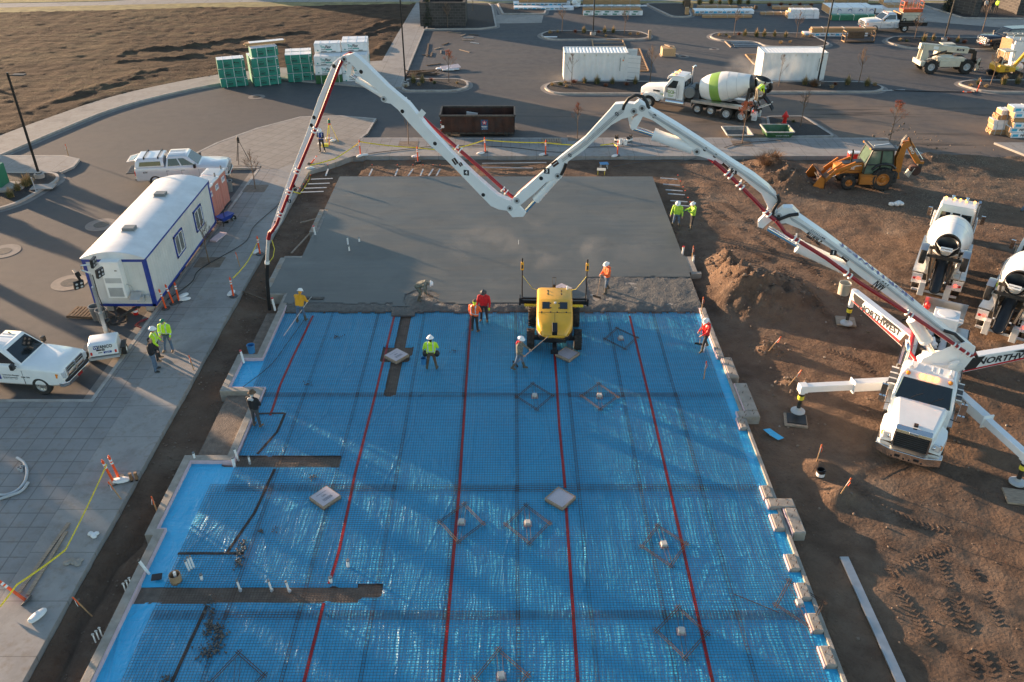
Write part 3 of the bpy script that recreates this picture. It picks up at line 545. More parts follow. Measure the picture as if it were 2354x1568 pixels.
for X,P in enumerate(([(-10.15,37.1),(-10.35,33),(-10.4,31),(-10.3,28.75)],[(-6.0,37.1),(-6.03,31),(-6.1,25),(-6.02,21),(-6.1,19.5)],[(-6.12,18.7),(-6.2,13)],[(-2.1,37.2),(-2.06,30),(-2.0,24.5),(-2.08,13)],[(2.0,34.6),(2.03,33.6),(1.98,28),(2.02,24.2)],[(2.0,23.2),(1.93,13)],[(6.0,37.1),(6.03,30),(6.0,24),(5.92,13)])):
 ribbon('seam_tape',P,.105,M['rtape'],['red seam tape, leftmost and shortest of the long strips on the plastic','red seam tape, second from left, running up beside the lilac box to the concrete','red seam tape below the lower soil trench, left of centre','long unbroken red seam tape down the centre of the plastic','red seam tape running from the yellow machine down to the foam-topped box','red seam tape below the foam-topped box near the centre','rightmost long red seam tape on the blue plastic'][X],'tape','red seam tapes on the plastic')
for P,l in(([(-9.7,28.9),(-9.75,27.6),(-10.2,26.2)],'short black seam tape beside the upper soil trench'),([(-9.3,25.3),(-9.45,22.9),(-9.9,20.9)],'black seam tape above the cluster of white pipes'),([(-11.6,20.85),(-9.3,20.85)],'black seam tape lying crosswise above the brown paper tube'),([(-9.9,18.6),(-10.2,13.5)],'black seam tape at the lower left corner of the plastic'),([(-11.2,28.85),(-9.75,28.9)],'black seam tape running crosswise beside the man in black')):
 ribbon('seam_tape',P,.11,M['dsteel'],l,'tape','black seam tapes on the plastic')
def mat_mesh(name,w,l):
 b=MB();s=.1016;r=.0038;nx,ny=int(w/s)+1,int(l/s)+1
 for i in range(nx):b.bar((i*s,0,0),(i*s,l,.012*math.sin(i)),2*r,2*r,M['mesh'])
 for j in range(ny):b.bar((0,j*s,.012),(w,j*s,.012+.006*math.sin(j*2.)),2*r,2*r,M['mesh'])
 return b.build(name,smooth=0)
cols=[-11.55+2.34*k for k in range(9)];rows=[(30.05,37.55),(24.0,30.35),(18.05,24.35),(11.8,18.4)]
RN=['row touching the wet concrete','row below, with the paired rebar diamonds','row above the long soil trench','row along the bottom edge']
protos={}
for ri,(y0,y1)in enumerate(rows):
 for ci,x in enumerate(cols):
  w=2.45 if ci<8 else 2.2;l=y1-y0;k=(ci==8,round(l,2));yy=y0
  if ci==0 and ri==1:w=2.45;k=('s',1);x=-10.85;w=1.75
  if k not in protos:protos[k]=mat_mesh('wire_mesh_mat',w,l);o=protos[k]
  else:o=protos[k].copy();C.objects.link(o)
  o.location=(x+rnd.uniform(-.02,.02),yy+rnd.uniform(-.03,.03),.178+.012*((ci+ri)%2));o.rotation_euler=(0,0,rnd.uniform(-.002,.002))
  tag(o,f"rusty wire mesh mat, {ORD[ci]} from left, {RN[ri]}",'wire mesh','welded wire mats over the blue plastic')
def diamond(w,h):
 t=thing('rebar_diamond','x','rebar');C4=[(0,h),(w,0),(0,-h),(-w,0)]
 for k in range(4):
  a,c=V((*C4[k],.02)),V((*C4[(k+1)%4],.02));d=(c-a).normalized();nn=V((-d.y,d.x,0))*.035;b=MB()
  for s in(-1,1):b.tube([a-d*.13+nn*s,c+d*.13+nn*s+V((0,0,.012))],.013,M['rebar'],6)
  b.build('rebar_bar',t)
 b=MB();b.tube([(-.07,h*.8,.035),(-.06,-h*.85,.035)],.007,M['rebar'],5);b.tube([(.09,h*.75,.035),(.07,-h*.8,.035)],.007,M['rebar'],5);b.build('support_bar',t)
 return t
kd=Kind(diamond(.78,.95))
b=MB();b.box((0,0,.012),(.30,.30,.024),M['foam']);b.box((0,0,.085),(.21,.21,.12),M['block'],None,.96,.96);pav=b.build('concrete_paver',bev=.012);up=0
for i,(px,py,d,l)in enumerate(((1427,779,1,'beside the worker in red near the right wall'),(1229,912,1,'left of the two below the yellow machine'),(1378,912,1,'right of the two below the yellow machine'),(1061,1202,1,'touching the central red tape'),(1213,1205,1,'just left of the lower foam-topped box'),(1526,1254,1,'against the rightmost red tape'),(1566,1453,1,'in the low sun at lower right'),(1152,1556,1,'at the bottom edge of the picture'),(1837,1388,1,'close to the stub piers on the right wall'),(548,1552,2,''))):
 p=G(px,py,.16);rz=rnd.uniform(-.1,.1)
 if d==2:kd.put((p.x,p.y-.2,.20),.2,'diamond of loose rebar at the lower left bottom edge','rebar diamonds');continue
 kd.put((p.x,p.y-.05,.205),rz,f'rebar diamond round a small paver, {l}','rebar diamonds')
 o=pav.copy()if up else pav;
 if up:C.objects.link(o)
 up=1;o.location=(p.x,p.y,.155);o.rotation_euler=(0,0,rz);tag(o,f'small grey paver inside a rebar diamond, {l}','paver','pavers inside rebar diamonds')
def blockout(rim):
 t=thing('blockout_box','x','form box');b=MB();s=.40
 for k in range(4):
  a=k*pi/2;b.box((math.cos(a)*s,math.sin(a)*s,.09),(.03 if k%2==0 else 2*s+.02,2*s+.02 if k%2==0 else.03,.18),M['plank'])
 b.build('wood_form',t);b=MB();b.box((0,0,.08 if rim else.1),(2*s-.03,2*s-.03,.14 if rim else.17),M['boxp']);f=b.build('foam_top',t)
 if not rim:
  b=MB();b.text('GEO',.1,M['ink'],(0,.05,.186),(1,0,0),(0,1,0));
  for k in range(3):b.box((0,-.1-.05*k,.188),(.4,.012,.002),M['ink'])
  b.box((0,.22,.188),(.46,.008,.002),M['ink']);b.build('print',t)
 return t
k1,k2=Kind(blockout(False)),Kind(blockout(True))
for k,px,py,l in((k1,912,822,'lilac foam-topped form box standing on bare soil beside the left red tape'),(k1,748,1148,'lilac foam-topped form box, lower left, with printed top'),(k2,1304,818,'wood-rimmed form box right below the yellow machine'),(k2,1288,1150,'wood-rimmed form box in the middle of the red tape, lower centre')):
 p=G(px,py,.15);k.put((p.x,p.y,.13),pi/4+.08,l,'foam-topped form boxes')
p=G(1292,667,.3);k1.put((p.x,p.y,.24),pi/4,'foam-topped form box sunk in the wet concrete behind the yellow machine','foam-topped form boxes')
def pvc(px,py,h,r,label,cap=None,lean=(0,0),z=.1,base=False):
 p=G(px,py,z);t=thing('pvc_pipe',label,'pipe',(p.x,p.y,z),0,'white pipe stubs');b=MB();b.cyl((0,0,-.1),(lean[0],lean[1],h),r,M['wpvc'],n=14);b.build('pipe',t,bev=.004)
 b=MB();e=V((lean[0],lean[1],h));d=e.normalized()
 b.cyl(e,e+d*.05,r*1.12,M[cap]if cap else M['grey'],n=14);b.build('cap',t)
 if base:b=MB();b.cyl((0,0,.0),(0,0,.06),r*1.7,M['wpvc'],n=14);b.build('coupling',t)
for a in((725,540,.55,.055,'white pipe with red cap standing at the left edge of the wet slab','bred',(-.05,0),.3),(632,710,.6,.055,'white pipe with red cap next to the boom hose','bred',(-.05,0),.3),(800,562,.45,.05,'grey capped pipe, tallest of the trio in the wet slab',None,(0,0),.3),(803,577,.3,.045,'white pipe, front one of the trio in the wet slab',None,(0,0),.3),(826,556,.24,.05,'short white pipe standing alone right of the trio in the slab',None,(0,0),.3),(1192,562,.3,.015,'thin white rod standing in the middle of the wet slab',None,(0,0),.3),(1569,583,.42,.055,'white pipe with red cap at the right edge of the slab','bred',(.02,0),.3),(1593,607,.5,.055,'plain white pipe outside the slab, right side',None,(0,0),.1),(1617,806,.5,.05,'white pipe with red cap behind the worker in red','bred',(0,0),.2),(560,830,.55,.05,'white pipe with red cap at the upper left corner of the plastic','bred',(-.05,0),.3),(539,1072,.42,.06,'fat white pipe at the soil trench beside the footing corner, nearer one',None,(0,0),.15),(547,1055,.5,.045,'slim white pipe at the soil trench beside the footing corner, farther one',None,(-.06,0),.15),(574,1063,.28,.04,'white pipe elbow in the upper soil trench',None,(0,0),.15),(447,1052,.22,.045,'short grey white pipe on the footing top',None,(0,0),.3),(342,1316,.55,.05,'white pipe leaning on the footing wall above the black tray','dsteel',(-.2,0),.2),(436,1312,.45,.035,'leftmost white pipe of the tight cluster of three',None,(-.06,0),.15),(441,1308,.5,.035,'middle white pipe of the tight cluster of three',None,(-.06,.02),.15),(447,1305,.5,.035,'rightmost white pipe of the tight cluster of three',None,(-.06,.02),.15),(464,1332,.2,.05,'short fat white pipe right of the tight cluster',None,(0,0),.15),(553,1358,.45,.035,'leftmost of three thin white pipes along the lower trench',None,(-.04,0),.1),(625,1358,.45,.035,'middle of three thin white pipes along the lower trench',None,(-.04,0),.1),(666,1360,.45,.035,'rightmost of three thin white pipes along the lower trench',None,(-.06,0),.1),(801,1303,.28,.05,'white pipe with grey cap standing alone on the plastic left of centre',None,(0,0),.15),(761,1338,.2,.055,'stubby white pipe at the end of the red tape by the trench',None,(0,0),.15)):
 pvc(*a,base=(a[1]>1340))
p=G(405,1335,.15);t=thing('paper_tube','wide brown paper form tube with a white pipe inside','form tube',(p.x,p.y,.1));b=MB();b.lathe([(.19,0),(.19,.36),(.175,.36),(.175,.02),(0,.02)],M['cardb'],20);b.build('tube',t);b=MB();b.cyl((0,0,0),(.02,0,.46),.05,M['wpvc']);b.build('pipe',t)
p=G(362,1332,.15);b=MB();b.box((p.x,p.y,.27),(.34,.26,.03),M['black'],(.1,0,.2));b.box((p.x,p.y,.2),(.1,.1,.14),M['bblue']);tag(b.build('plastic_tray',bev=.005),'black square tray beside the brown paper tube','tray')
def lumps(name,spots,label,cat):
 b=MB()
 for(px,py,n,rx,ry,s)in spots:
  c=G(px,py,.17)
  for i in range(int(n*1.7)):
   x,y=rnd.gauss(c.x,rx*1.35),rnd.gauss(c.y,ry*1.8);r=.5*s*rnd.choice((.35,.5,.8,1.3,1.9));b.ell((x,y,.165+.4*r),(r,r*rnd.uniform(.6,1.3),r*.7),M['rough'],6,4,Euler((rnd.random()*3,rnd.random()*3,rnd.random()*3)).to_matrix())
 return tag(b.build(name,smooth=60),label,cat,None,'stuff')
lumps('concrete_spatter',[(554,1262,70,.06,.16,.04),(548,1292,50,.07,.07,.04),(480,1390,60,.05,.2,.04),(484,1425,50,.05,.2,.04),(500,1452,50,.06,.14,.04),(470,1505,40,.1,.08,.04),(490,1440,60,.09,.1,.045),(505,1465,60,.08,.1,.045),(485,1492,60,.16,.08,.045),(598,1220,12,.04,.03,.04),(632,1218,16,.06,.05,.03),(722,1097,26,.12,.06,.035),(775,773,25,.12,.06,.03),(708,881,18,.09,.05,.03),(1043,806,20,.12,.05,.03),(925,940,0,1,1,.02),(850,740,25,.5,.25,.018),(1010,745,60,.9,.3,.018),(1180,760,50,.9,.4,.018),(1000,800,40,.9,.5,.016),(1400,760,40,.7,.3,.018),(905,860,20,.08,.4,.03),(385,1560,30,.08,.06,.04)],'scattered dark lumps of spilled concrete on the blue plastic','concrete spatter')
def brace(a,c,label,wood=True):
 b=MB();b.bar((*a,.12),(*c,.16),.10,.035,M['lgrey']);b.cyl((a[0],a[1],-.1),(a[0],a[1],.42),.014,M['rebar'],n=6);b.box((a[0],a[1],.43),(.07,.07,.03),M['orange'])
 t=tag(b.build('form_brace',smooth=0),label,'form brace','form braces round the slab')
for i,px in enumerate((748,848,908,938,966,985,1003)):
 a=G(px+9+rnd.uniform(-3,3),392,0);c=G(px,404,.2);brace((a.x,a.y),(c.x,c.y+.1),f'weathered form brace stake, {ORD[i]} from the left along the far edge of the slab')
for i,py in enumerate((413,424,434,443)):
 a=G(722-8*i,py+3,0);c=G(768-7*i,py-4,.2);brace((a.x-.2,a.y),(c.x-.1,c.y),f'weathered form brace stake, {ORD[i]} down the left edge of the slab')
for i,(px,py)in enumerate(((1515,408),(1521,422),(1527,435),(1532,444),(1538,460),(1543,470))):
 a=G(px+42,py+8,0);c=G(px,py,.2);brace((a.x,a.y),(c.x+.1,c.y),f'weathered form brace stake, {ORD[i]} down the right edge of the slab')
 # vehicles
def wheel(par,c,r,w,side=1,rim='alu',lug=0,hole=True,name='wheel',rr=.58):
 "wheel on a y axis at c, side = which way its face looks"
 A=Matrix.Translation(V(c))@Euler((-pi/2*side,0,0)).to_matrix().to_4x4();b=MB();h=w/2;q=r*rr
 b.lathe([(q,-h*.9),(r*.9,-h),(r*.985,-h*.75),(r,-h*.3),(r,h*.3),(r*.985,h*.75),(r*.9,h),(r*.75,h*1.02),(q,h*.85),(q*.98,h*.3),(q*.98,-h*.5),(q,-h*.9)],M['rubber'],28,A)
 if lug:
  b2=b.T;b.T=A
  for k in range(lug):
   a=2*pi*k/lug
   for s in(-1,1):
    aa=a+(pi/lug if s>0 else 0);R_=Euler((0,0,aa)).to_matrix()@Euler((R(24)*s,0,0)).to_matrix();p=Euler((0,0,aa)).to_matrix()@V((r*.995,0,s*h*.5));b.box(p,(r*.09,r*.12,h*1.05),M['rubber'],R_)
  b.T=b2
 o=b.build(name,par);b=MB();rm=M[rim]
 b.lathe([(q*1.0,h*.86),(q*.95,h*.9),(q*.88,h*.55),(q*.62,h*.35),(q*.55,h*.45),(q*.34,h*.5),(q*.3,h*.85),(0,h*.9)],rm,24,A)
 if hole:
  b.T=A
  for k in range(8):a=2*pi*k/8;b.cyl((q*.74*math.cos(a),q*.74*math.sin(a),h*.40),(q*.74*math.cos(a),q*.74*math.sin(a),h*.47),q*.095,M['black'],n=8)
  b.T=Matrix()
 b.build('rim',o);return o
def sec(x,*yz):
 "cross ring from half outline (y, z) bottom to top"
 return[V((x,-y,z))for y,z in yz]+[V((x,y,z))for y,z in yz[::-1]]
def text_on(par,t,size,m,o,x,y,**k):
 b=MB();b.text(t,size,M[m],o,x,y,**k);return b.build('lettering',par,smooth=0)
def arch(x,r,y0=.55,y1=1.3):
 c=[]
 for s in(-1,1):b=MB();b.cyl((x,s*y0,r*.97),(x,s*y1,r*.97),r*1.16,M['black'],n=28);c.append(b)
 return c
def pickup(name,label,paint,kind,loc,rz,r=.42):
 "crew | topper | regular | flatbed ; nose to +x"
 t=thing(name,label,'pickup truck',loc,rz);t.scale=(1.02,1.02,1.12 if kind=='regular' else 1.06);P=M[paint]
 L0,L1=(2.95,-2.95);wb=1.83;xr=-1.75;big=kind in('flatbed','dark')
 rear=-1.02 if kind=='flatbed' else L1
 cabr={'regular':-.55,'flatbed':-.7,'topper':-.98,'dark':-2.7}[kind]
 S_=[sec(2.95,(.62,.52),(.80,.60),(.87,.86),(.85,1.08),(.64,1.17)),sec(2.87,(.80,.44),(.93,.56),(.97,.88),(.95,1.13),(.73,1.23)),sec(2.3,(.86,.40),(.98,.52),(1.0,.9),(.985,1.17),(.80,1.285)),sec(1.25,(.86,.38),(.98,.50),(1.0,.9),(.99,1.20),(.88,1.325)),sec(.4,(.86,.38),(.98,.50),(1.0,.9),(.99,1.22),(.95,1.34)),sec(rear+.05,(.86,.44),(.98,.54),(1.0,.92),(.99,1.24),(.95,1.36)),sec(rear,(.84,.46),(.95,.56),(.97,.92),(.95,1.22),(.92,1.34))]
 b=MB();b.loft(S_,P);body=b.build('body',t)
 cs=arch(wb,r)
 if rear<-2:cs+=arch(xr,r)
 if kind=='regular':q=MB();q.box((-1.8,0,1.35),(2.1,1.6,1.1),M['black']);cs.append(q)
 cut(body,cs);bm=body.modifiers.new('bevel','BEVEL');bm.width=.035;bm.segments=2;bm.limit_method='ANGLE';bm.angle_limit=R(45)
 zt=1.95;xw,xt=1.22,.50
 base=[(xw,.90,1.30),(cabr,.94,1.31)];top=[(xt,.76,zt-.02),(cabr+.16,.78,zt-.02)]
 ring=lambda f,k,z:[V((f[0][0],-f[0][1],z)),V((f[0][0],f[0][1],z)),V((f[1][0],f[1][1],z)),V((f[1][0],-f[1][1],z))]
 b=MB();B=ring(base,0,1.29);T_=ring(top,0,zt-.04);mid=[p*.94+V((cabr*.03+.02,0,.06+.0))for p in T_]
 top2=[V((p.x*.93+.0,p.y*.90,zt+.02))for p in T_]
 b.loft([B,T_,top2],P);cab=b.build('cab',t,bev=.09,seg=4)
 b=MB();b.patch((B[0],B[1],T_[1],T_[0]),[(.05,.12),(.95,.12),(.93,.93),(.07,.93)],M['glass'],.012,.02);b.build('windscreen',cab)
 for s in(0,1):
  q=(B[1],B[2],T_[2],T_[1])if s else(B[3],B[0],T_[0],T_[3]);f=(lambda u:u)if s else(lambda u:1-u)
  wins={'regular':[(.12,.90)],'flatbed':[(.12,.90)],'topper':[(.10,.50),(.54,.93)],'dark':[(.08,.34),(.37,.62),(.66,.95)]}[kind]
  for i,(u0,u1)in enumerate(wins):
   uv=[(f(u0),.14),(f(u1),.14),(f(u1-.01),.86),(f(u0+(.14 if i==0 else.01)),.86)];uv=uv if s else uv[::-1]
   b=MB();b.patch(q,uv,M['glass'],.012,.02);b.build('side_window',cab)
 b=MB();b.patch((B[2],B[3],T_[3],T_[2]),[(.14,.2),(.86,.2),(.82,.85),(.18,.85)],M['glass'],.012,.02);b.build('rear_window',cab)
 b=MB();b.box((2.95,0,.90),(.06,1.18,.44),M['black'],(0,-.08,0));
 for z in(.74,.84,.94,1.04):b.box((2.985-.08*(z-.9),0,z),(.03,1.14,.03),M['chrome'])
 if kind in('regular','flatbed'):b.box((2.99,0,.90),(.05,.12,.46),M['chrome']);b.box((2.99,0,.89),(.05,1.18,.08),M['chrome']);b.box((2.96,-.62,.9),(.06,.06,.46),M['chrome']);b.box((2.96,.62,.9),(.06,.06,.46),M['chrome'])
 b.box((2.93,0,1.13),(.08,1.26,.06),M['chrome']if kind!='topper' else P);b.build('grille',t,bev=.01)
 for s in(-1,1):
  b=MB();b.box((2.86,s*.77,.95),(.22,.30,.26),M['lens'],(0,0,-.5*s));b.box((2.75,s*.94,.95),(.22,.06,.2),M['amber'],(0,0,-.25*s));b.build('headlight',t,bev=.02)
  b=MB();b.box((.95,s*1.15,1.38),(.16,.20,.24),M['black']);b.bar((.98,s*.95,1.30),(.96,s*1.05,1.33),.05,.05,M['black']);b.build('wing_mirror',t,bev=.03)
  for hx in([.02]if kind in('regular','flatbed')else[.15,-.85]):
   b=MB();b.box((hx,s*1.0,1.10),(.2,.04,.04),M['black' if kind=='regular' else 'chrome']);b.build('door_handle',t,bev=.01)
  b=MB()
  for xx in([1.16,-.42]if kind in('regular','flatbed')else[1.14,.02,-.92]):b.box((xx,s*.992,.82),(.014,.02,.62),M['black'])
  b.build('door_gap',t)
 b=MB();b.prism([(3.08,-.78),(3.1,.78),(2.86,.98),(2.7,.98),(2.7,-.98),(2.86,-.98)],.44,.64,M['chrome'],'z');b.box((2.95,0,.69),(.2,1.7,.09),M['black']);b.build('front_bumper',t,bev=.03)
 b=MB();b.box((3.1,0,.55),(.02,.3,.13),M['red']);b.build('number_plate',t)
 if kind!='flatbed':
  b=MB();b.box((L1-.06,0,.56),(.16,1.7,.2),M['chrome' if kind=='topper' else 'black']);b.build('rear_bumper',t,bev=.03)
  for s in(-1,1):b=MB();b.box((L1+.02,s*.91,1.0),(.1,.14,.34),M['bred']);b.build('tail_light',t,bev=.02)
 b=MB();b.box((0,0,.46),(4.6,1.5,.2),M['black']);b.build('chassis',t)
 for x in(wb,xr):
  for s in(-1,1):wheel(t,(x,s*.86,r),r,.27,s,'alu' if kind!='dark' else 'dsteel')
 if kind=='topper':
  b=MB();q0,q1=-1.04,-2.92
  Rg=lambda z,k,d:[V((q0-d*.2,-k,z)),V((q0-d*.2,k,z)),V((q1+d,k,z)),V((q1+d,-k,z))]
  b.loft([Rg(1.35,.95,0),Rg(1.80,.86,.10),Rg(1.92,.74,.18)],P);cp=b.build('canopy',t,bev=.05,seg=3)
  for s in(-1,1):
   b=MB();q=(V((q0,s*.95,1.35)),V((q1,s*.95,1.35)),V((q1+.10,s*.86,1.80)),V((q0-.02,s*.86,1.80)));uv=[(.1,.22),(.86,.22),(.84,.82),(.1,.82)]
   if s<0:q=(q[1],q[0],q[3],q[2]);uv=[(1-u,v)for u,v in uv][::-1]
   b.patch(q,uv,M['glass'],.012,.02);b.build('side_window',cp,bev=.01)
  for x in(-1.35,-2.25):
   b=MB();b.bar((x,-.8,1.99),(x,.8,1.99),.06,.04,M['black']);
   for s in(-1,1):b.bar((x,s*.74,1.84),(x,s*.72,1.99),.14,.08,M['black'])
   b.build('roof_bar',cp)
  b=MB();b.prism([(-.72,0),(.72,0),(.62,.66),(-.62,.66)],-.02,.02,M['lgrey'],'x');b.prism([(-.5,.1),(.5,.1),(.44,.55),(-.44,.55)],.021,.03,M['glass'],'x');h=b.build('raised_hatch',cp);h.location=(q1+.14,0,1.80);h.rotation_euler=(0,R(-100),0)
  b=MB();b.box((L1-.33,0,.98),(.6,1.55,.07),M['dgrey']);
  for k in range(6):b.box((L1-.1-.09*k,0,1.02),(.02,1.4,.012),M['black'])
  b.build('tailgate',t,bev=.015);b=MB();b.box((L1+.0,0,1.16),(.08,1.5,.3),M['black']);b.build('load_opening',t)
  text_on(t,'4X4',.17,'ink',(-2.32,-1.003,1.06),(1,0,0),(0,0,1),bold=True,shear=.3);text_on(t,'4X4',.17,'ink',(-2.32,1.003,1.06),(-1,0,0),(0,0,1),bold=True,shear=.3)
  for s in(-1,1):text_on(t,'F-150',.09,'lgrey',(1.5,s*1.003,1.0),(-s,0,0),(0,0,1))
 if kind=='regular':
  for s in(-1,1):
   b=MB();b.box((-.05,s*1.004,.84),(.36,.012,.30),M['blue']);d=b.build('door_sign',t);text_on(d,'CM',.25,'wclean',(-.05,s*1.008,.87),(-s,0,0),(0,0,1),bold=True,fit=.3)
   sx=-s
   text_on(d,'Construction Managers',.085,'ink',(.58*1+.02,s*1.004,.90),(-s,0,0),(0,0,1),bold=True,fit=.78);text_on(d,'General Contractors',.085,'ink',(.56,s*1.004,.79),(-s,0,0),(0,0,1),bold=True,fit=.68);text_on(d,'Boise, Idaho   208',.045,'ink',(.56,s*1.004,.72),(-s,0,0),(0,0,1),fit=.6)
   text_on(t,'RAM 1500',.09,'ink',(1.26,s*1.0,.83),(-s,0,0),(0,0,1),bold=True)
  b=MB();b.box((-1.8,0,.86),(2.1,1.58,.03),M['black']);b.build('bed_liner',t)
  b=MB();b.cyl((.1,.45,zt+.01),(-.02,.45,zt+.08),.025,M['black']);b.build('roof_antenna',t)
 if kind=='flatbed':
  b=MB();b.box((-2.55,0,1.0),(3.3,2.3,.14),M['black']);
  for s in(-1,1):b.box((-2.55,s*1.12,.86),(3.3,.06,.34),M['black'])
  b.box((-.98,0,1.45),(.08,2.1,.9),M['black']);b.build('flat_bed',t,bev=.01)
  b=MB();b.box((-.95,0,1.95),(.1,1.9,.08),M['wood']);b.build('headboard_rail',t)
  for y in(-.5,0,.5):b=MB();b.box((.35,y,zt+.05),(.12,.1,.06),M['amber']);b.build('roof_light',cab,bev=.02)
  text_on(t,'Concrete',.13,'dkcloth',(.25,-1.003,.8),(1,0,0),(0,0,1),shear=.3);text_on(t,'Concrete',.13,'dkcloth',(.25,1.003,.8),(-1,0,0),(0,0,1),shear=.3)
 if kind in('topper','regular'):
  b=MB();
  for y in(-.42,-.2,.2,.42):b.box((-.25 if kind=='topper' else 0,y,zt+.028),(1.0 if kind=='topper' else.6,.06,.012),P)
  b.build('roof_rib',cab,bev=.005)
 return t
q=V((-22.75,55.95,0));pickup('pickup_truck','white crew cab pickup with camper canopy, tailgate down, behind the white site trailer','silver','topper',q,R(9))
pickup('pickup_truck','white single cab pickup with company door lettering, nosing in at the left edge','wclean','regular',(-22.5,31.6,0),R(-6))
pickup('pickup_truck','silver flatbed truck carrying an orange scissor lift','silver','flatbed',(43.8,103.2,0),pi+R(4),.43)
pickup('sport_utility','black raised car parked behind the tan telehandler','navy','dark',(53.6,94.6,.12),pi+R(10),.46)
t=thing('scissor_lift','orange and tan scissor lift riding on the silver flatbed truck','scissor lift',(46.3,103.35,1.08),pi+R(4));b=MB();b.box((0,0,.4),(2.2,.95,.55),M['dozer']);b.box((0,0,.85),(2.1,.85,.35),M['dozer']);b.build('base',t,bev=.04)
for x in(-.75,.75):
 for s in(-1,1):wheel(t,(x,s*.42,.22),.22,.16,s,'lgrey',hole=False)
b=MB();b.box((0,0,1.1),(2.3,.95,.12),M['dorange']);b.box((0,0,1.28),(2.3,.93,.25),M['dorange']);b.build('deck',t,bev=.01);b=MB()
for s in(-1,1):
 for z in(1.75,2.2):b.bar((-1.15,s*.46,z),(1.15,s*.46,z),.05,.05,M['dorange'])
 for x in(-1.15,-.4,.4,1.15):b.bar((x,s*.46,1.1),(x,s*.46,2.2),.05,.05,M['dorange'])
for x in(-1.15,1.15):
 for z in(1.75,2.2):b.bar((x,-.46,z),(x,.46,z),.045,.045,M['dorange'])
b.build('guard_rail',t);b=MB();b.box((.9,.2,2.0),(.3,.3,.4),M['dorange']);b.build('control_box',t,bev=.03)
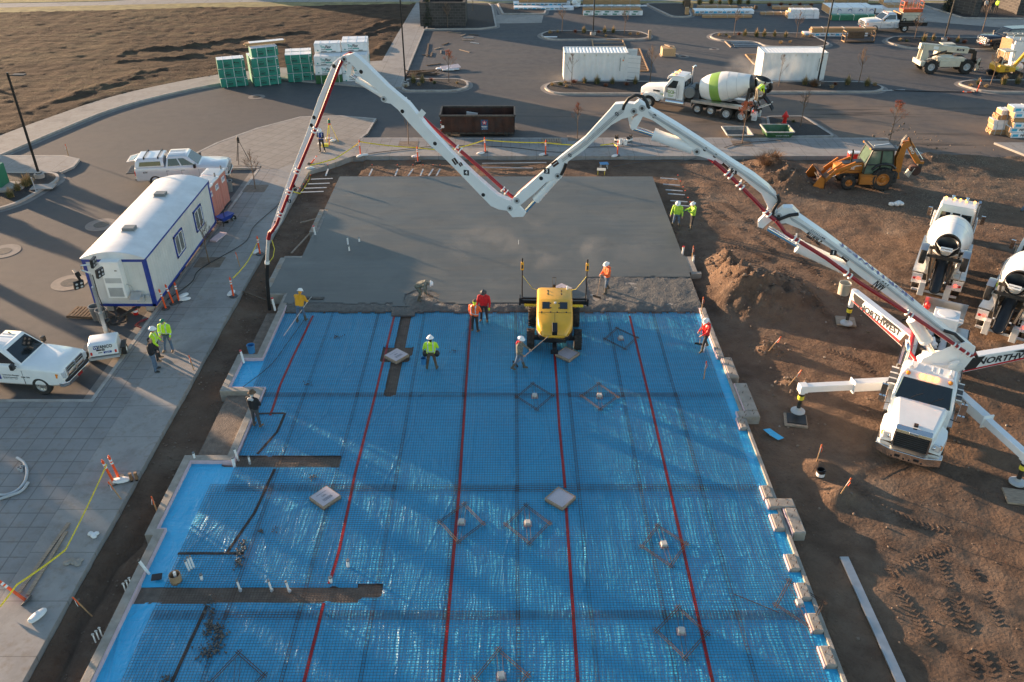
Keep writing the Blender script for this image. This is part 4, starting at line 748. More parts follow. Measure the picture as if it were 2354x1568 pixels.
# concrete mixer trucks
def mixer(label,loc,rz,band,num,pale=False,word=True):
 t=thing('mixer_truck',label,'mixer truck',loc,rz);Wp=M['white']
 b=MB();
 for s in(-1,1):b.box((-.6,s*.42,.95),(9.6,.12,.28),M['dsteel'])
 for x in(-5,-3.6,-2,-.4,1.2,3.8):b.box((x,0,.95),(.15,.8,.2),M['dsteel'])
 b.build('chassis',t)
 b=MB();b.loft([sec(4.95,(.60,.80),(.74,1.0),(.74,1.45),(.62,1.62)),sec(4.7,(.66,.75),(.8,1.0),(.82,1.5),(.68,1.72)),sec(2.75,(.86,.75),(.95,1.0),(.97,1.75),(.84,1.98))],Wp);hood=b.build('hood',t,bev=.06,seg=3)
 for s in(-1,1):
  b=MB();pr=[(4.75,.75),(4.7,1.05),(4.45,1.28),(4.05,1.32),(3.6,1.2),(3.25,.95),(3.1,.75),(3.35,.75),(3.5,.95),(3.75,1.1),(4.05,1.14),(4.35,1.05),(4.5,.75)]
  b.prism(pr,s*.72,s*1.22,Wp,'y');b.build('fender',t,bev=.03)
  b=MB();b.box((4.72,s*.92,1.12),(.12,.34,.2),M['lens'],(0,0,-.3*s));b.box((4.66,s*1.12,1.12),(.1,.08,.14),M['amber']);b.build('headlight',t,bev=.03)
  b=MB();b.box((2.35,s*1.42,1.95),(.1,.22,.52),M['chrome']);b.tube([(2.5,s*1.05,2.15),(2.4,s*1.4,2.2),(2.4,s*1.42,1.7),(2.5,s*1.05,1.6)],.018,M['black'],6);b.build('wing_mirror',t,bev=.03)
  b=MB();b.box((3.5,s*.955,1.55),(.5,.02,.16),M['chrome'],(0,0,s*.03));b.box((3.3,s*.965,1.55),(.3,.02,.12),M['black'],(0,0,s*.03));b.build('air_intake',hood)
 b=MB();b.box((4.93,0,1.22),(.08,1.1,.74),M['black']);
 for z in(.95,1.1,1.25,1.4):b.box((4.98,0,z),(.02,1.06,.05),M['chrome'])
 b.build('grille',t,bev=.02);b=MB();b.box((5.02,0,.62),(.2,2.3,.32),M['chrome']);b.build('front_bumper',t,bev=.05)
 rg=lambda z,x0,x1,w:[V((x1,-w,z)),V((x1,w,z)),V((x0,w,z)),V((x0,-w,z))]
 b=MB();B0,B1,B2,B3=rg(1.0,1.05,2.8,1.05),rg(1.98,1.05,2.78,1.05),rg(2.72,1.08,2.3,.96),rg(2.95,1.15,2.15,.86);b.loft([B0,B1,B2,B3],Wp);cab=b.build('cab',t,bev=.07,seg=3)
 b=MB();b.prism([(2.62,2.62),(2.55,2.9),(2.1,3.0),(1.15,2.98),(1.15,2.9),(2.2,2.86)],-.9,.9,Wp,'y');b.build('roof_visor',cab,bev=.03)
 b=MB();b.patch((B1[0],B1[1],B2[1],B2[0]),[(.06,.1),(.94,.1),(.93,.86),(.07,.86)],M['glass'],.015,.02);b.build('windscreen',cab)
 for s in(0,1):
  q=(B1[1],B1[2],B2[2],B2[1])if s else(B1[3],B1[0],B2[0],B2[3]);f=(lambda u:u)if s else(lambda u:1-u)
  uv=[(f(.14),-.02),(f(.62),.02),(f(.62),.84),(f(.26),.84)];b=MB();b.patch(q,uv if s else uv[::-1],M['glass'],.015,.02);b.build('door_window',cab)
  b=MB();y=1.055*(1 if s else-1)
  b.box((2.12,y,1.09),(1.02,.02,.02),M['dgrey'])
  for xx in(2.62,1.62):b.box((xx,y,1.62),(.02,.02,1.1),M['dgrey'])
  b.box((1.78,y,1.62),(.2,.05,.05),M['chrome']);b.bar((1.45,y*1.05,1.2),(1.45,y*1.05,2.3),.04,.04,M['alu']);b.build('door_trim',cab)
  if word:
   g=1 if s else-1
   text_on(cab,'GCB',.40,'lgreen',(2.12,g*1.055,1.62),(-g,0,0),(0,0,1),bold=True,fit=.56);b=MB();b.box((2.12,g*1.056,1.37),(.5,.006,.035),M['lgreen']);b.build('door_stripe',cab);text_on(cab,'REDI-MIX',.10,'lgreen',(2.12,g*1.055,1.27),(-g,0,0),(0,0,1),bold=True)
   text_on(hood,num,.14,'lgreen',(2.98,g*.968,1.32),(-g,0,0),(0,0,1),bold=True)
 b=MB()
 for y in((-.55,.55)if not pale else(-.6,0,.6)):pass
 for i,(u,v)in enumerate(((.08,.36),(.62,.92),(.38,.60))):b.patch((B1[2],B1[3],B2[3],B2[2]),[(u+.02,.15),(v-.02,.15),(v-.02,.8),(u+.02,.8)]if i!=2 else[(.40,.1),(.6,.1),(.6,.82),(.4,.82)],M['glass'],.015,.02)
 b.build('rear_window',cab)
 for y in(-.75,-.3,0,.3,.75):b=MB();b.box((2.12,y,3.03),(.16,.1,.08),M['lamp']);b.build('roof_light',cab,bev=.02)
 b=MB()
 for y in(-.35,.4):b.lathe([(.05,0),(.06,.35),(.1,.5),(0,.5)],M['chrome'],10,Matrix.Translation((1.9,y,3.05))@Euler((0,pi/2,0)).to_matrix().to_4x4())
 b.build('air_horn',cab);b=MB();b.tube([(1.0,-.98,1.2),(1.0,-.98,3.3),(.95,-.98,3.45),(.82,-.98,3.55)],.085,M['chrome'],12);b.build('exhaust_stack',t)
 for s in(-1,1):b=MB();b.cyl((.9,s*.93,.78),(2.5,s*.93,.78),.3,M['chrome'],n=20);b.box((1.7,s*1.02,1.05),(1.5,.3,.05),M['alu']);b.build('fuel_tank',t)
 b=MB();b.cyl((.55,-.95,1.75),(.55,.95,1.75),.46,M['grey'],n=20);
 for y in(-.6,.6):b.cyl((.55,y-.04,1.75),(.55,y+.04,1.75),.475,M['dsteel'],n=20)
 b.build('water_tank',t,bev=.02);b=MB();b.box((.0,0,1.5),(.5,1.3,.9),M['dgrey']);b.cyl((-.1,-.55,1.55),(-.1,-.85,1.55),.2,M['lgrey']);b.box((.05,.3,2.2),(.3,.5,.5),M['dsteel']);b.box((-.1,-.4,2.05),(.25,.4,.35),M['alu']);b.tube([(.2,-.6,1.3),(.1,-.8,1.9),(-.2,-.7,2.1)],.04,M['black']);b.build('drum_drive',t,bev=.02)
 a,c=V((-.15,0,1.98)),V((-4.75,0,3.02));d=(c-a);Ln=d.length;A=Matrix.Translation(a)@d.to_track_quat('Z','X').to_matrix().to_4x4()
 bm_=M['lgreen']if not pale else M['pgreen']
 prof=[(0,-.02),(.55,0),(.80,.12),(1.03,.62),(1.13,1.05),(1.19,1.5),(1.2,1.85),(1.19,2.2),(1.06,2.9),(.86,3.75),(.72,4.3),(.66,4.4),(.66,Ln),(.58,Ln),(.5,Ln-.7),(0,Ln-.9)]
 ms=[None]*len(prof)
 if not pale:
  for i in(4,5):ms[i]=bm_
  ms[11]=M['dgrey'];ms[10]=M['dgrey']
 else:ms[2]=bm_;ms[3]=bm_
 for i in(12,13,14):ms[i]=M['dsteel']
 prof=[(r_*(.93 if pale else 1),z_)for r_,z_ in prof];b=MB();b.lathe(prof,M['white'],40,A,ms);dr=b.build('drum',t,smooth=25);b=MB()
 for z in(3.3,2.55):r_=(1.06+(.86-1.06)*(z-2.9)/.85)if z>2.9 else 1.19+(1.06-1.19)*(z-2.2)/.7;b.lathe([(r_+.006,z-.012),(r_+.014,z),(r_+.006,z+.012)],M['lgrey'],40,A)
 b.build('drum_seam',dr)
 b=MB();
 for s in(-1,1):b.bar((-4.2,s*.6,.9),(-4.4,s*.75,2.75),.16,.2,Wp if pale else M['dsteel']);b.bar((-5.2,s*.45,1.0),(-4.4,s*.7,2.6),.1,.1,M['dsteel'])
 b.bar((-4.4,-.8,2.62),(-4.4,.8,2.62),.2,.16,M['dsteel']);b.build('drum_pedestal',t)
 b=MB();hk=.82 if pale else 1;b.lathe([(.28*hk,0),(.62*hk,.7*hk),(.66*hk,.7*hk),(.66*hk,.75*hk),(.60*hk,.75*hk),(.25*hk,.02)],Wp,18,mats=[None,None,None,M['dsteel'],M['black']],A=Matrix.Translation((-5.05,0,2.72))@Euler((0,-.25,0)).to_matrix().to_4x4());h=b.build('hopper',t)
 if pale:b=MB();b.box((-5.68,0,3.18),(.03,.55,.2),M['wclean'],(0,.45,0));b.build('sign_plate',h);text_on(h,'HOUSBY',.13,'ink',(-5.70,0,3.19),(0,-1,0),(-.43,0,.9),bold=True,off=.012)
 b=MB();b.loft([[V((x+y*0,w*math.sin(k*pi/6-pi/2),z-.26*math.cos(k*pi/6-pi/2)))for k in range(7)]+[V((x,(w-.04)*math.sin(-k*pi/6+pi/2),z+.03-.24*math.cos(k*pi/6-pi/2)))for k in range(7)]for x,y,z,w in((-5.1,0,2.5,.30),(-6.0,0,1.65,.31),(-6.35,0,1.2,.28))],M['black']);b.build('chute',t)
 b=MB();b.bar((-5.0,.32,1.0),(-6.2,.36,1.62),.07,.07,Wp);b.bar((-5.0,-.32,1.0),(-6.2,-.36,1.62),.07,.07,Wp);b.build('chute_arm',t)
 for s in(-1,1):
  wheel(t,(-5.35,s*.98,2.55),.5,.3,s,'alu');b=MB();
  b.tube([(-5.35+.6*math.cos(k),s*.98,2.55+.6*math.sin(k))for k in(.4,.8,1.2,1.6,2.0,2.4)],.17,M['alu'],4,flat=.08);b.build('booster_fender',t);b=MB();b.bar((-5.35,s*.8,2.5),(-4.3,s*.6,1.5),.14,.16,Wp);b.build('booster_arm',t)
 b=MB();b.bar((-5.35,-.8,2.55),(-5.35,.8,2.55),.14,.14,M['dsteel']);b.build('booster_axle',t)
 b=MB()
 for y in(-.98,-.6):b.bar((-4.75,y,.9),(-4.75,y,3.0),.04,.04,M['alu'])
 for k in range(7):b.bar((-4.75,-.98,1.0+.3*k),(-4.75,-.6,1.0+.3*k),.03,.03,M['alu'])
 b.box((-4.6,-.8,2.05),(.5,.6,.04),M['alu']);b.tube([(-4.75,-1.0,2.1),(-4.75,-1.0,3.1),(-4.3,-1.0,3.1),(-4.3,-1.0,2.1)],.02,M['lgrey']);b.build('ladder',t)
 b=MB()
 for s in(-1,1):b.box((-2.3,s*.98,1.27),(5.0,.58,.05),M['alu']);b.box((-2.3,s*1.26,1.17),(5.0,.04,.18),M['alu']);b.box((.2,s*.98,.95),(.05,.55,.55),M['alu']);b.box((-4.95,s*.98,.98),(.05,.5,.55),Wp)
 b.build('deck_fender',t)
 b=MB()
 for s in(-1,1):b.box((-4.99,s*.9,.98),(.03,.12,.12),M['lred']);b.box((-4.99,s*1.1,.98),(.03,.12,.12),M['bred'])
 b.build('tail_light',t);b=MB()
 for s in(-1,1):b.box((-5.1,s*.62,.55),(.4,.3,.75),Wp)
 b.bar((-5.2,-1.1,.45),(-5.2,1.1,.45),.1,.12,M['lgrey']);b.build('rear_frame',t,bev=.02)
 for x,r in((4.05,.53),(-.35,.44),(-1.5,.44),(-2.85,.52),(-4.15,.52)):
  for s in(-1,1):
   z=r+(.12 if r==.44 else 0);wheel(t,(x,s*1.02,z),r,.32,s,'alu' if r!=.52 else 'lgrey')
   if r==.52:b=MB();b.cyl((x,s*.52,z),(x,s*.82,z),r*.99,M['rubber'],n=24);b.build('inner_tyre',t,bev=.04)
 return t
mixer('white mixer truck with lime green drum band, discharging by the red hydrant',(15.9,72.0,0),R(151),'lgreen','1858')
mixer('dirty white mixer truck wholly in view, backed up behind the pump truck',(24.8,43.6,-.05),R(60.7),'pgreen','',True,False)
mixer('mixer truck cut off by the right edge, chute swung to the pump hopper',(27.0,39.1,-.05),R(51.5),'pgreen','',True,False)
# concrete pump truck: chassis frame has +x forward
PH=math.atan2(-.875,-.485);PB=V((17.62,29.45,-.05));PR=Matrix.Rotation(PH,4,'Z');PW=Matrix.Translation(PB)@PR;PI_=PW.inverted()
pt=thing('pump_truck','white concrete pump truck with folded-out boom and outriggers, parked on the dirt','pump truck',PB,PH)
b=MB()
for s in(-1,1):b.box((-1.4,s*.45,.95),(10.2,.14,.32),M['dsteel'])
b.box((-1.5,0,1.0),(9.6,.8,.2),M['dsteel']);b.build('chassis',pt)
Wp=M['wclean']
b=MB();b.loft([sec(4.35,(.62,.95),(.68,1.1),(.66,1.55),(.55,1.66)),sec(4.1,(.70,.9),(.78,1.1),(.78,1.62),(.66,1.76)),sec(2.55,(.92,.9),(1.0,1.1),(1.0,1.9),(.88,2.05))],Wp);hood=b.build('hood',pt,bev=.07,seg=3)
for s in(-1,1):
 b=MB();b.loft([[V((4.12,s*.66,.82)),V((4.12,s*1.12,.80)),V((4.08,s*1.08,1.12)),V((4.05,s*.72,1.25))],[V((3.5,s*.7,.95)),V((3.5,s*1.22,.95)),V((3.5,s*1.2,1.32)),V((3.5,s*.8,1.48))],[V((2.75,s*.8,.9)),V((2.75,s*1.22,.85)),V((2.75,s*1.2,1.15)),V((2.75,s*.9,1.4))]],Wp);b.build('fender',pt,bev=.05,seg=3)
 b=MB();b.box((4.08,s*.86,1.12),(.14,.42,.26),M['lens'],(0,-.3,-.35*s));b.box((4.03,s*1.05,1.12),(.14,.12,.18),M['amber'],(0,0,-.5*s));b.ell((4.15,s*.82,1.13),.08,M['chrome'],10,6);b.build('headlight',pt,bev=.03)
 b=MB();b.tube([(2.35,s*1.08,2.5),(2.5,s*1.45,2.5),(2.5,s*1.5,1.5),(2.35,s*1.1,1.45)],.025,M['black'],6);b.box((2.52,s*1.46,2.15),(.1,.24,.5),M['chrome']);b.box((2.52,s*1.46,1.72),(.12,.26,.24),M['chrome']);b.build('wing_mirror',pt,bev=.03)
 wheel(pt,(3.45,s*1.05,.52),.52,.3,s,'alu')
 for x in(-3.3,-4.65):wheel(pt,(x,s*.98,.52),.52,.5,s,'alu')
 b=MB();b.cyl((.9,s*1.0,.75),(2.2,s*1.0,.75),.3,M['chrome'],n=18);b.box((1.6,s*1.15,1.1),(1.6,.3,.05),M['alu']);b.build('fuel_tank',pt)
b=MB();b.prism([(4.33,.92),(4.46,.95),(4.38,1.62),(4.22,1.6)],-.60,.60,M['black'],'y');g=b.build('grille',pt);b=MB()
for k in range(7):b.box((4.465-.012*k,0,1.0+.085*k),(.03,1.14,.018),M['dgrey'],(0,-.12,0))
b.build('grille_slat',g);b=MB();b.prism([(4.22,1.58),(4.42,1.58),(4.38,1.72),(4.1,1.76)],-.66,.66,M['chrome'],'y')
for s in(-1,1):b.prism([(4.33,.92),(4.48,.93),(4.4,1.62),(4.2,1.6)],s*.60,s*.67,M['chrome'],'y')
b.box((4.36,0,1.66),(.14,.34,.07),M['lgrey'],(0,-.3,0));sur=b.build('grille_surround',pt,bev=.02);text_on(sur,'FREIGHTLINER',.05,'ink',(4.425,0,1.665),(0,1,0),(-.3,0,.95),off=.01,bold=True)
b=MB();b.prism([(4.55,-.6),(4.55,.6),(4.3,1.22),(3.95,1.22),(4.2,.6),(4.2,-.6),(3.95,-1.22),(4.3,-1.22)],.42,.80,M['chrome'],'z');fb=b.build('front_bumper',pt,bev=.03);b=MB()
for y in(-.35,.35):b.box((4.56,y,.6),(.02,.2,.1),M['black'])
for y in(-.55,-.1,.1,.55):b.box((4.56,y,.52),(.02,.06,.06),M['black'])
b.build('tow_hole',fb)
rg=lambda z,x0,x1,w:[V((x1,-w,z)),V((x1,w,z)),V((x0,w,z)),V((x0,-w,z))]
b=MB();B0,B1,B2,B3=rg(.95,.95,2.6,1.12),rg(1.92,.95,2.62,1.15),rg(2.74,1.0,2.02,1.06),rg(2.96,1.1,1.85,.92);b.loft([B0,B1,B2,B3],Wp);cab=b.build('cab',pt,bev=.08,seg=3)
b=MB();b.patch((B1[0],B1[1],B2[1],B2[0]),[(.05,.06),(.95,.06),(.93,.93),(.07,.93)],M['gglass'],.015,.02);b.patch((B1[0],B1[1],B2[1],B2[0]),[(.055,.065),(.945,.065),(.925,.925),(.075,.925)],M['glass'],.018,.02);ws=b.build('windscreen',cab,bev=.02);b=MB()
for y0 in(-.55,.2):b.tube([(2.62,y0,1.99),(2.48,y0+.25,2.2),(2.38,y0+.5,2.32)],.014,M['black'],5)
b.build('wiper',cab)
for s in(0,1):
 q=(B1[1],B1[2],B2[2],B2[1])if s else(B1[3],B1[0],B2[0],B2[3]);f=(lambda u:u)if s else(lambda u:1-u);uv=[(f(.12),.0),(f(.8),.02),(f(.8),.88),(f(.22),.88)];b=MB();b.patch(q,uv if s else uv[::-1],M['glass'],.015,.02);b.build('door_window',cab)
for y in(-.78,-.26,0,.26,.78):b=MB();b.lathe([(.085,0),(.09,.06),(.06,.12),(0,.14)],M['lamp']if abs(y)<.3 else M['amber'],12,Matrix.Translation((1.98,y*1.0,2.84))@Euler((0,.9,0)).to_matrix().to_4x4());b.build('roof_light',cab)
b=MB()
for y in(-.5,-.25,.05,.3):b.box((1.45,y,2.965),(.42,.05,.02),Wp)
for y in(-.72,.72):b.lathe([(.03,0),(.04,.35),(.1,.5),(0,.52)],M['wclean'],10,Matrix.Translation((1.3,y,3.02))@Euler((0,pi/2,0)).to_matrix().to_4x4())
b.build('air_horn',cab,bev=.01);b=MB();b.box((2.62,0,2.0),(.12,.12,.05),M['black']);b.box((4.0,0,1.83),(.2,.16,.08),M['black']);b.build('hood_vent',pt,bev=.02)
b=MB()
for k in range(3):b.box((2.63,.72-.16*k,2.0),(.05,.12,.02),M['dgrey'],(0,0,0))
b.build('cowl_vent',pt);b=MB();b.tube([(.75,-1.05,1.0),(.75,-1.05,3.0),(.72,-1.05,3.2),(.6,-1.1,3.35),(.42,-1.15,3.4)],.1,M['chrome'],14);b.build('exhaust_stack',pt)
b=MB()
for s in(-1,1):b.box((-3.4,s*1.0,1.32),(4.6,.6,.06),M['alu']);b.box((-3.4,s*1.28,1.25),(4.6,.05,.2),M['lgrey'])
b.build('walk_deck',pt);b=MB();b.box((-5.2,.15,1.8),(1.1,1.1,.75),Wp);b.lathe([(.42,0),(.42,.03),(.36,.035),(0,.035)],M['wpvc'],20,Matrix.Translation((-5.2,.15,2.175)));b.build('water_box',pt,bev=.05)
b=MB();b.loft([[V((-5.9,-.55,.9)),V((-5.9,.55,.9)),V((-6.6,.55,.9)),V((-6.6,-.55,.9))],[V((-5.8,-.95,1.55)),V((-5.8,.95,1.55)),V((-7.0,.95,1.55)),V((-7.0,-.95,1.55))]],Wp);b.build('hopper',pt,bev=.03)
b=MB();b.box((-6.0,0,2.05),(.03,1.85,.95),M['alu'],(0,.3,0));b.build('splash_guard',pt);b=MB();b.ell((-5.7,-.75,2.1),(.14,.14,.22),M['bred'],10,8);b.build('grease_pot',pt);b=MB()
for k in range(10):b.bar((-1.6-.3*k,rnd.uniform(-.6,.6),1.2),(-2.0-.3*k,rnd.uniform(-.6,.6),rnd.uniform(1.3,1.6)),.14,.14,M[rnd.choice(['dsteel','alu','black','white'])])
for y in(-.3,.3):b.cyl((-1.6,y,1.25),(-5.4,y,1.25),.16,M['lgrey'],n=14)
b.tube([(-1.2,.8,1.5),(-1.6,.9,1.7),(-2.0,.7,1.45),(-1.7,.5,1.4)],.03,M['hose'],6);b.build('pump_block',pt,bev=.01)
b=MB();b.tube([(-6.0,-.95,1.6),(-5.6,-1.05,1.95),(-4.6,-1.05,1.95),(-1.2,-.95,1.95),(-.7,-.6,1.9)],.105,M['bred'],12)
for x in(-5.5,-4.4):b.cyl((x-.05,-1.05,1.95),(x+.05,-1.05,1.95),.135,M['wpvc'],n=12)
b.build('delivery_pipe',pt)
b=MB();b.lathe([(1.15,1.0),(1.15,1.25),(1.0,1.4),(.98,1.75),(1.06,1.78),(1.06,1.88),(0,1.9)],Wp,36);
for k in range(32):a=2*pi*k/32;b.cyl((.98*math.cos(a),.98*math.sin(a),1.88),(.98*math.cos(a),.98*math.sin(a),1.97),.04,M['wpvc'],n=8)
b.build('turret_base',pt);b=MB();b.box((0,0,1.15),(2.2,2.1,.6),Wp);b.build('outrigger_frame',pt,bev=.04);b=MB();b.ell((.95,.75,2.05),(.08,.08,.1),M['amber'],10,6);b.build('beacon',pt)
for s in(-1,1):
 b=MB();
 for x in(.75,.3,-.15):b.box((x,s*1.18,1.52),(.36,.5,.02),M['dgrey'])
 for x in(.95,.52,.07,-.4):b.box((x,s*1.18,1.53),(.05,.54,.04),Wp)
 b.build('step_deck',pt)
E0=V((18.02,29.2,2.2));E1=V((-12.66,37.97,2.2));BD=(E1-E0);BD.z=0;BD.normalize();BN=V((BD.y,-BD.x,0))
if BN.y>0:BN=-BN
def B3(px,py,off=0.):return ON(px,py,E0+BN*off,BN)
def loc(p):return PI_@p
def plate(mb,P,o0,o1,m):mb.loft([[loc(B3(x,y,o1)+BN*(o0-o1))for x,y in P],[loc(B3(x,y,o1))for x,y in P]],m)
ARM=[([(1780,508),(1792,490),(1832,497),(1897,542),(1955,585),(2010,627),(2065,669),(2100,697),(2137,728),(2180,763),(2227,795),(2240,806),(2216,812),(2190,794),(2153,766),(2105,730),(2066,700),(2029,673),(1983,640),(1960,622),(1950,612),(1940,597),(1905,569),(1875,552),(1840,527),(1802,512)],.52),([(1450,256),(1453,243),(1466,233),(1490,250),(1554,288),(1616,328),(1675,368),(1732,404),(1765,430),(1783,450),(1788,472),(1780,500),(1768,500),(1764,474),(1750,446),(1700,405),(1660,378),(1634,368),(1609,360),(1596,357),(1590,344),(1578,328),(1540,304),(1500,277),(1474,267)],.44),([(1465,240),(1437,238),(1412,240),(1395,260),(1342,318),(1287,361),(1254,389),(1179,456),(1170,475),(1176,492),(1194,474),(1230,444),(1254,421),(1275,412),(1290,411),(1295,394),(1305,372),(1340,348),(1405,288),(1430,274),(1457,267)],.36),([(795,128),(810,123),(823,133),(840,148),(890,198),(940,240),(980,290),(1038,352),(1088,401),(1143,449),(1176,464),(1186,478),(1176,490),(1166,485),(1146,482),(1128,474),(1096,441),(1053,396),(1013,356),(990,336),(940,283),(915,253),(898,239),(883,236),(881,225),(865,205),(838,185),(815,156),(802,143),(790,140)],.30),([(812,126),(795,126),(778,134),(765,146),(755,170),(730,230),(702,311),(672,386),(640,474),(621,529),(632,532),(642,515),(664,456),(690,384),(725,283),(750,213),(778,152),(800,146)],.24)]
arms=[];OFF=[.28,.22,.18,.16,.13]
for(P,w),o in zip(ARM,OFF):
 b=MB();plate(b,P,o-w-.02,o,M['wclean']);arms.append(b.build('boom_arm',pt,bev=.02,smooth=40))
def hole(arm,px,py,o,r=.09,m='black'):
 c=loc(B3(px,py,o));d=(PI_.to_3x3()@BN);b=MB();b.cyl(c-d*.02,c+d*.012,r,M[m],n=14);b.build('pin_hole' if m=='black' else 'pivot_pin',arm)
for k,px,py in((3,1000,330),(3,925,256),(3,1111,448),(3,830,165),(4,768,152),(4,796,138),(4,722,270),(4,716,288),(2,1418,262),(2,1310,357),(2,1244,410),(1,1504,267),(1,1621,343),(1,1644,358)):hole(arms[k],px,py,OFF[k],.085)
for k,px,py in((1,1476,249),(1,1457,256),(3,1172,479),(2,1188,462),(4,791,136),(0,1790,497),(3,882,228),(2,1282,405),(1,1602,349)):hole(arms[k],px,py,OFF[k]+.03,.13,'lgrey');hole(arms[k],px,py,OFF[k]+.045,.06,'dsteel')
def cyl2(a,m_,c,r1,r2,off=0.,name='boom_cylinder'):
 A_,Bm,Cc=[loc(B3(*p,off))for p in(a,m_,c)];b=MB();b.cyl(A_,Bm,r1,M['wclean'],n=18);d=(Bm-A_).normalized();b.cyl(Bm-d*.02,Bm+d*.12,r1*1.08,M['wclean'],n=18);o=b.build(name,pt);b=MB();b.cyl(Bm,Cc,r2,M['chrome'],n=14);b.build('rod',o)
cyl2((884,221),(826,186),(803,172),.13,.06);cyl2((1280,406),(1236,455),(1204,491),.17,.075);cyl2((1592,341),(1508,311),(1457,295),.24,.10);cyl2((1947,618),(1840,568),(1765,524),.27,.11,.0);cyl2((2097,733),(2127,780),(2145,816),.25,.13,.05)
def link(P,o0,o1):b=MB();plate(b,P,o0,o1,M['wclean']);b.build('boom_link',pt,bev=.02)
link([(1441,262),(1449,262),(1460,292),(1456,298),(1449,296)],-.2,.0);link([(1456,272),(1471,262),(1478,268),(1463,296),(1453,300),(1448,292)],.10,.22)
link([(1174,466),(1186,466),(1209,490),(1203,499),(1178,500),(1166,486)],.02,.17);link([(1742,510),(1768,484),(1784,489),(1776,506),(1753,526),(1742,522)],-.05,.22);link([(1778,496),(1800,478),(1822,478),(1838,494),(1818,512),(1790,516)],-.1,.30)
link([(800,146),(810,148),(806,172),(800,177),(795,170),(797,150)],-.1,.12);link([(808,152),(814,170),(802,176),(786,146)],-.15,-.05)
for o0,o1 in((-.55,-.47),(.40,.48)):
 b=MB();plate(b,[(2110,846),(2122,824),(2180,800),(2222,786),(2243,798),(2238,822),(2215,850),(2190,862),(2130,862)],o0,o1,M['wclean']);b.build('turret_plate',pt,bev=.02)
b=MB();plate(b,[(2112,852),(2140,838),(2212,838),(2205,858),(2185,866),(2130,866)],-.6,.55,M['wclean']);b.build('turret_head',pt,bev=.05);b=MB();plate(b,[(2186,838),(2206,832),(2180,864),(2168,864)],.55,.75,M['wclean']);b.build('turret_gusset',pt)
def pipe(P,off,r=.078,m='red',name='boom_pipe',clamps=()):
 b=MB();pts=[loc(B3(*p,off))for p in P];b.tube(pts,r,M[m],12);o=b.build(name,pt)
 for(px,py)in clamps:
  c=loc(B3(px,py,off));q=min(range(len(pts)-1),key=lambda i:(pts[i]-c).length+(pts[i+1]-c).length-(pts[i+1]-pts[i]).length);d=(pts[q+1]-pts[q]).normalized();dn=PI_.to_3x3()@BN
  b=MB()
  for k in(-.10,.10):b.cyl(c+d*(k-.025),c+d*(k+.025),r*1.75,M['wpvc'],n=12)
  b.bar(c,c-dn*(off*.6+.05)+V((0,0,.12)),.06,.05,M['wpvc']);b.build('pipe_clamp',o)
pipe([(1785,508),(1795,520),(1805,535),(1900,594),(1976,650),(2097,726),(2233,818),(2244,812)],.46,clamps=[(1830,551),(1950,632),(2090,722),(2197,795),(2222,812)])
pipe([(1640,371),(1652,380),(1700,425),(1740,465),(1769,496),(1782,506)],.44,clamps=[(1675,402),(1702,427),(1764,490)])
pipe([(1180,456),(1232,410),(1300,362),(1400,284),(1440,255),(1470,247),(1500,262),(1570,312),(1640,371)],-.34)
pipe([(783,148),(792,130),(806,122),(820,127),(850,155),(1000,296),(1111,392),(1172,448),(1182,455)],-.36,clamps=[(934,233),(1054,342),(1160,438)])
pipe([(786,140),(778,158),(731,282),(685,392),(636,516),(624,534)],-.02+.24,.07,clamps=[(724,284+14),(683,392),(664,440),(644,492)])
b=MB()
for P,o in((((2195,780),(2100,706),(2010,634),(1935,580),(1850,520),(1815,498)),.285),(((1790,462),(1775,445),(1700,392),(1560,300),(1490,257)),.225),(((1430,250),(1400,275),(1345,325),(1290,365)),.185)):
 for k in range(3):b.tube([loc(B3(x+1.6*k,y+3.2*k,o+.025))for x,y in P],.016,M['lgrey'],5)
b.build('hydraulic_line',pt);hoses=[[loc(B3(x,y,.15))for x,y in((1432,252),(1436,240),(1446,226),(1462,219),(1478,222),(1487,235),(1492,250))],[loc(B3(x,y,.34))for x,y in((1788,448),(1792,462),(1778,482),(1776,497),(1790,505),(1815,495),(1836,492))],[loc(B3(x,y,.36))for x,y in((2170,760),(2195,768),(2218,790),(2238,806),(2246,822))],[loc(B3(x,y,.2))for x,y in((1290,402),(1297,388),(1301,376))]]
for q in hoses:b=MB();b.tube(q,.068,M['hose'],10);b.build('hose_bundle',pt)
b=MB();b.tube([loc(B3(x,y,.06))for x,y in((628,528),(620,536),(617,550))],.1,M['red'],12);b.build('end_elbow',pt);b=MB();b.tube([loc(B3(x,y,.06))for x,y in((617,550),(615,580),(614,602))],.085,M['lgrey'],12);b.cyl(loc(B3(614,600,.06)),loc(B3(614,606,.06)),.12,M['wpvc']);b.build('reducer',pt)
b=MB();b.tube([loc(B3(x,y,.06))for x,y in((614,605),(614,640),(617,680),(620,712))],.095,M['hose'],12);b.build('end_hose',pt);b=MB();b.tube([loc(B3(x,y,.1))for x,y in((625,552),(631,572),(628,590),(620,602))],.018,M['tapey'],5);b.build('safety_sling',pt)
def arm_text(k,t,px0,py0,px1,py1,size,m,flip=False,**kw):
 a_,c_=loc(B3(px0,py0,OFF[k])),loc(B3(px1,py1,OFF[k]));x=(c_-a_).normalized();dn=PI_.to_3x3()@BN;y=dn.cross(x);text_on(arms[k],t,size,m,(a_+c_)/2,x,y,off=.012,fit=(c_-a_).length,**kw)
arm_text(0,'ALLIANCE',1855,533,1889,557,.5,'ink',bold=True,shear=.25);arm_text(0,'CONCRETE PUMPS',1853,541,1885,564,.11,'ink',bold=True);arm_text(0,'NW',2008,649,2033,664,.62,'ink',bold=True,shear=.3);arm_text(0,'CONCRETE PUMPING',2000,656,2027,675,.11,'ink',bold=True)
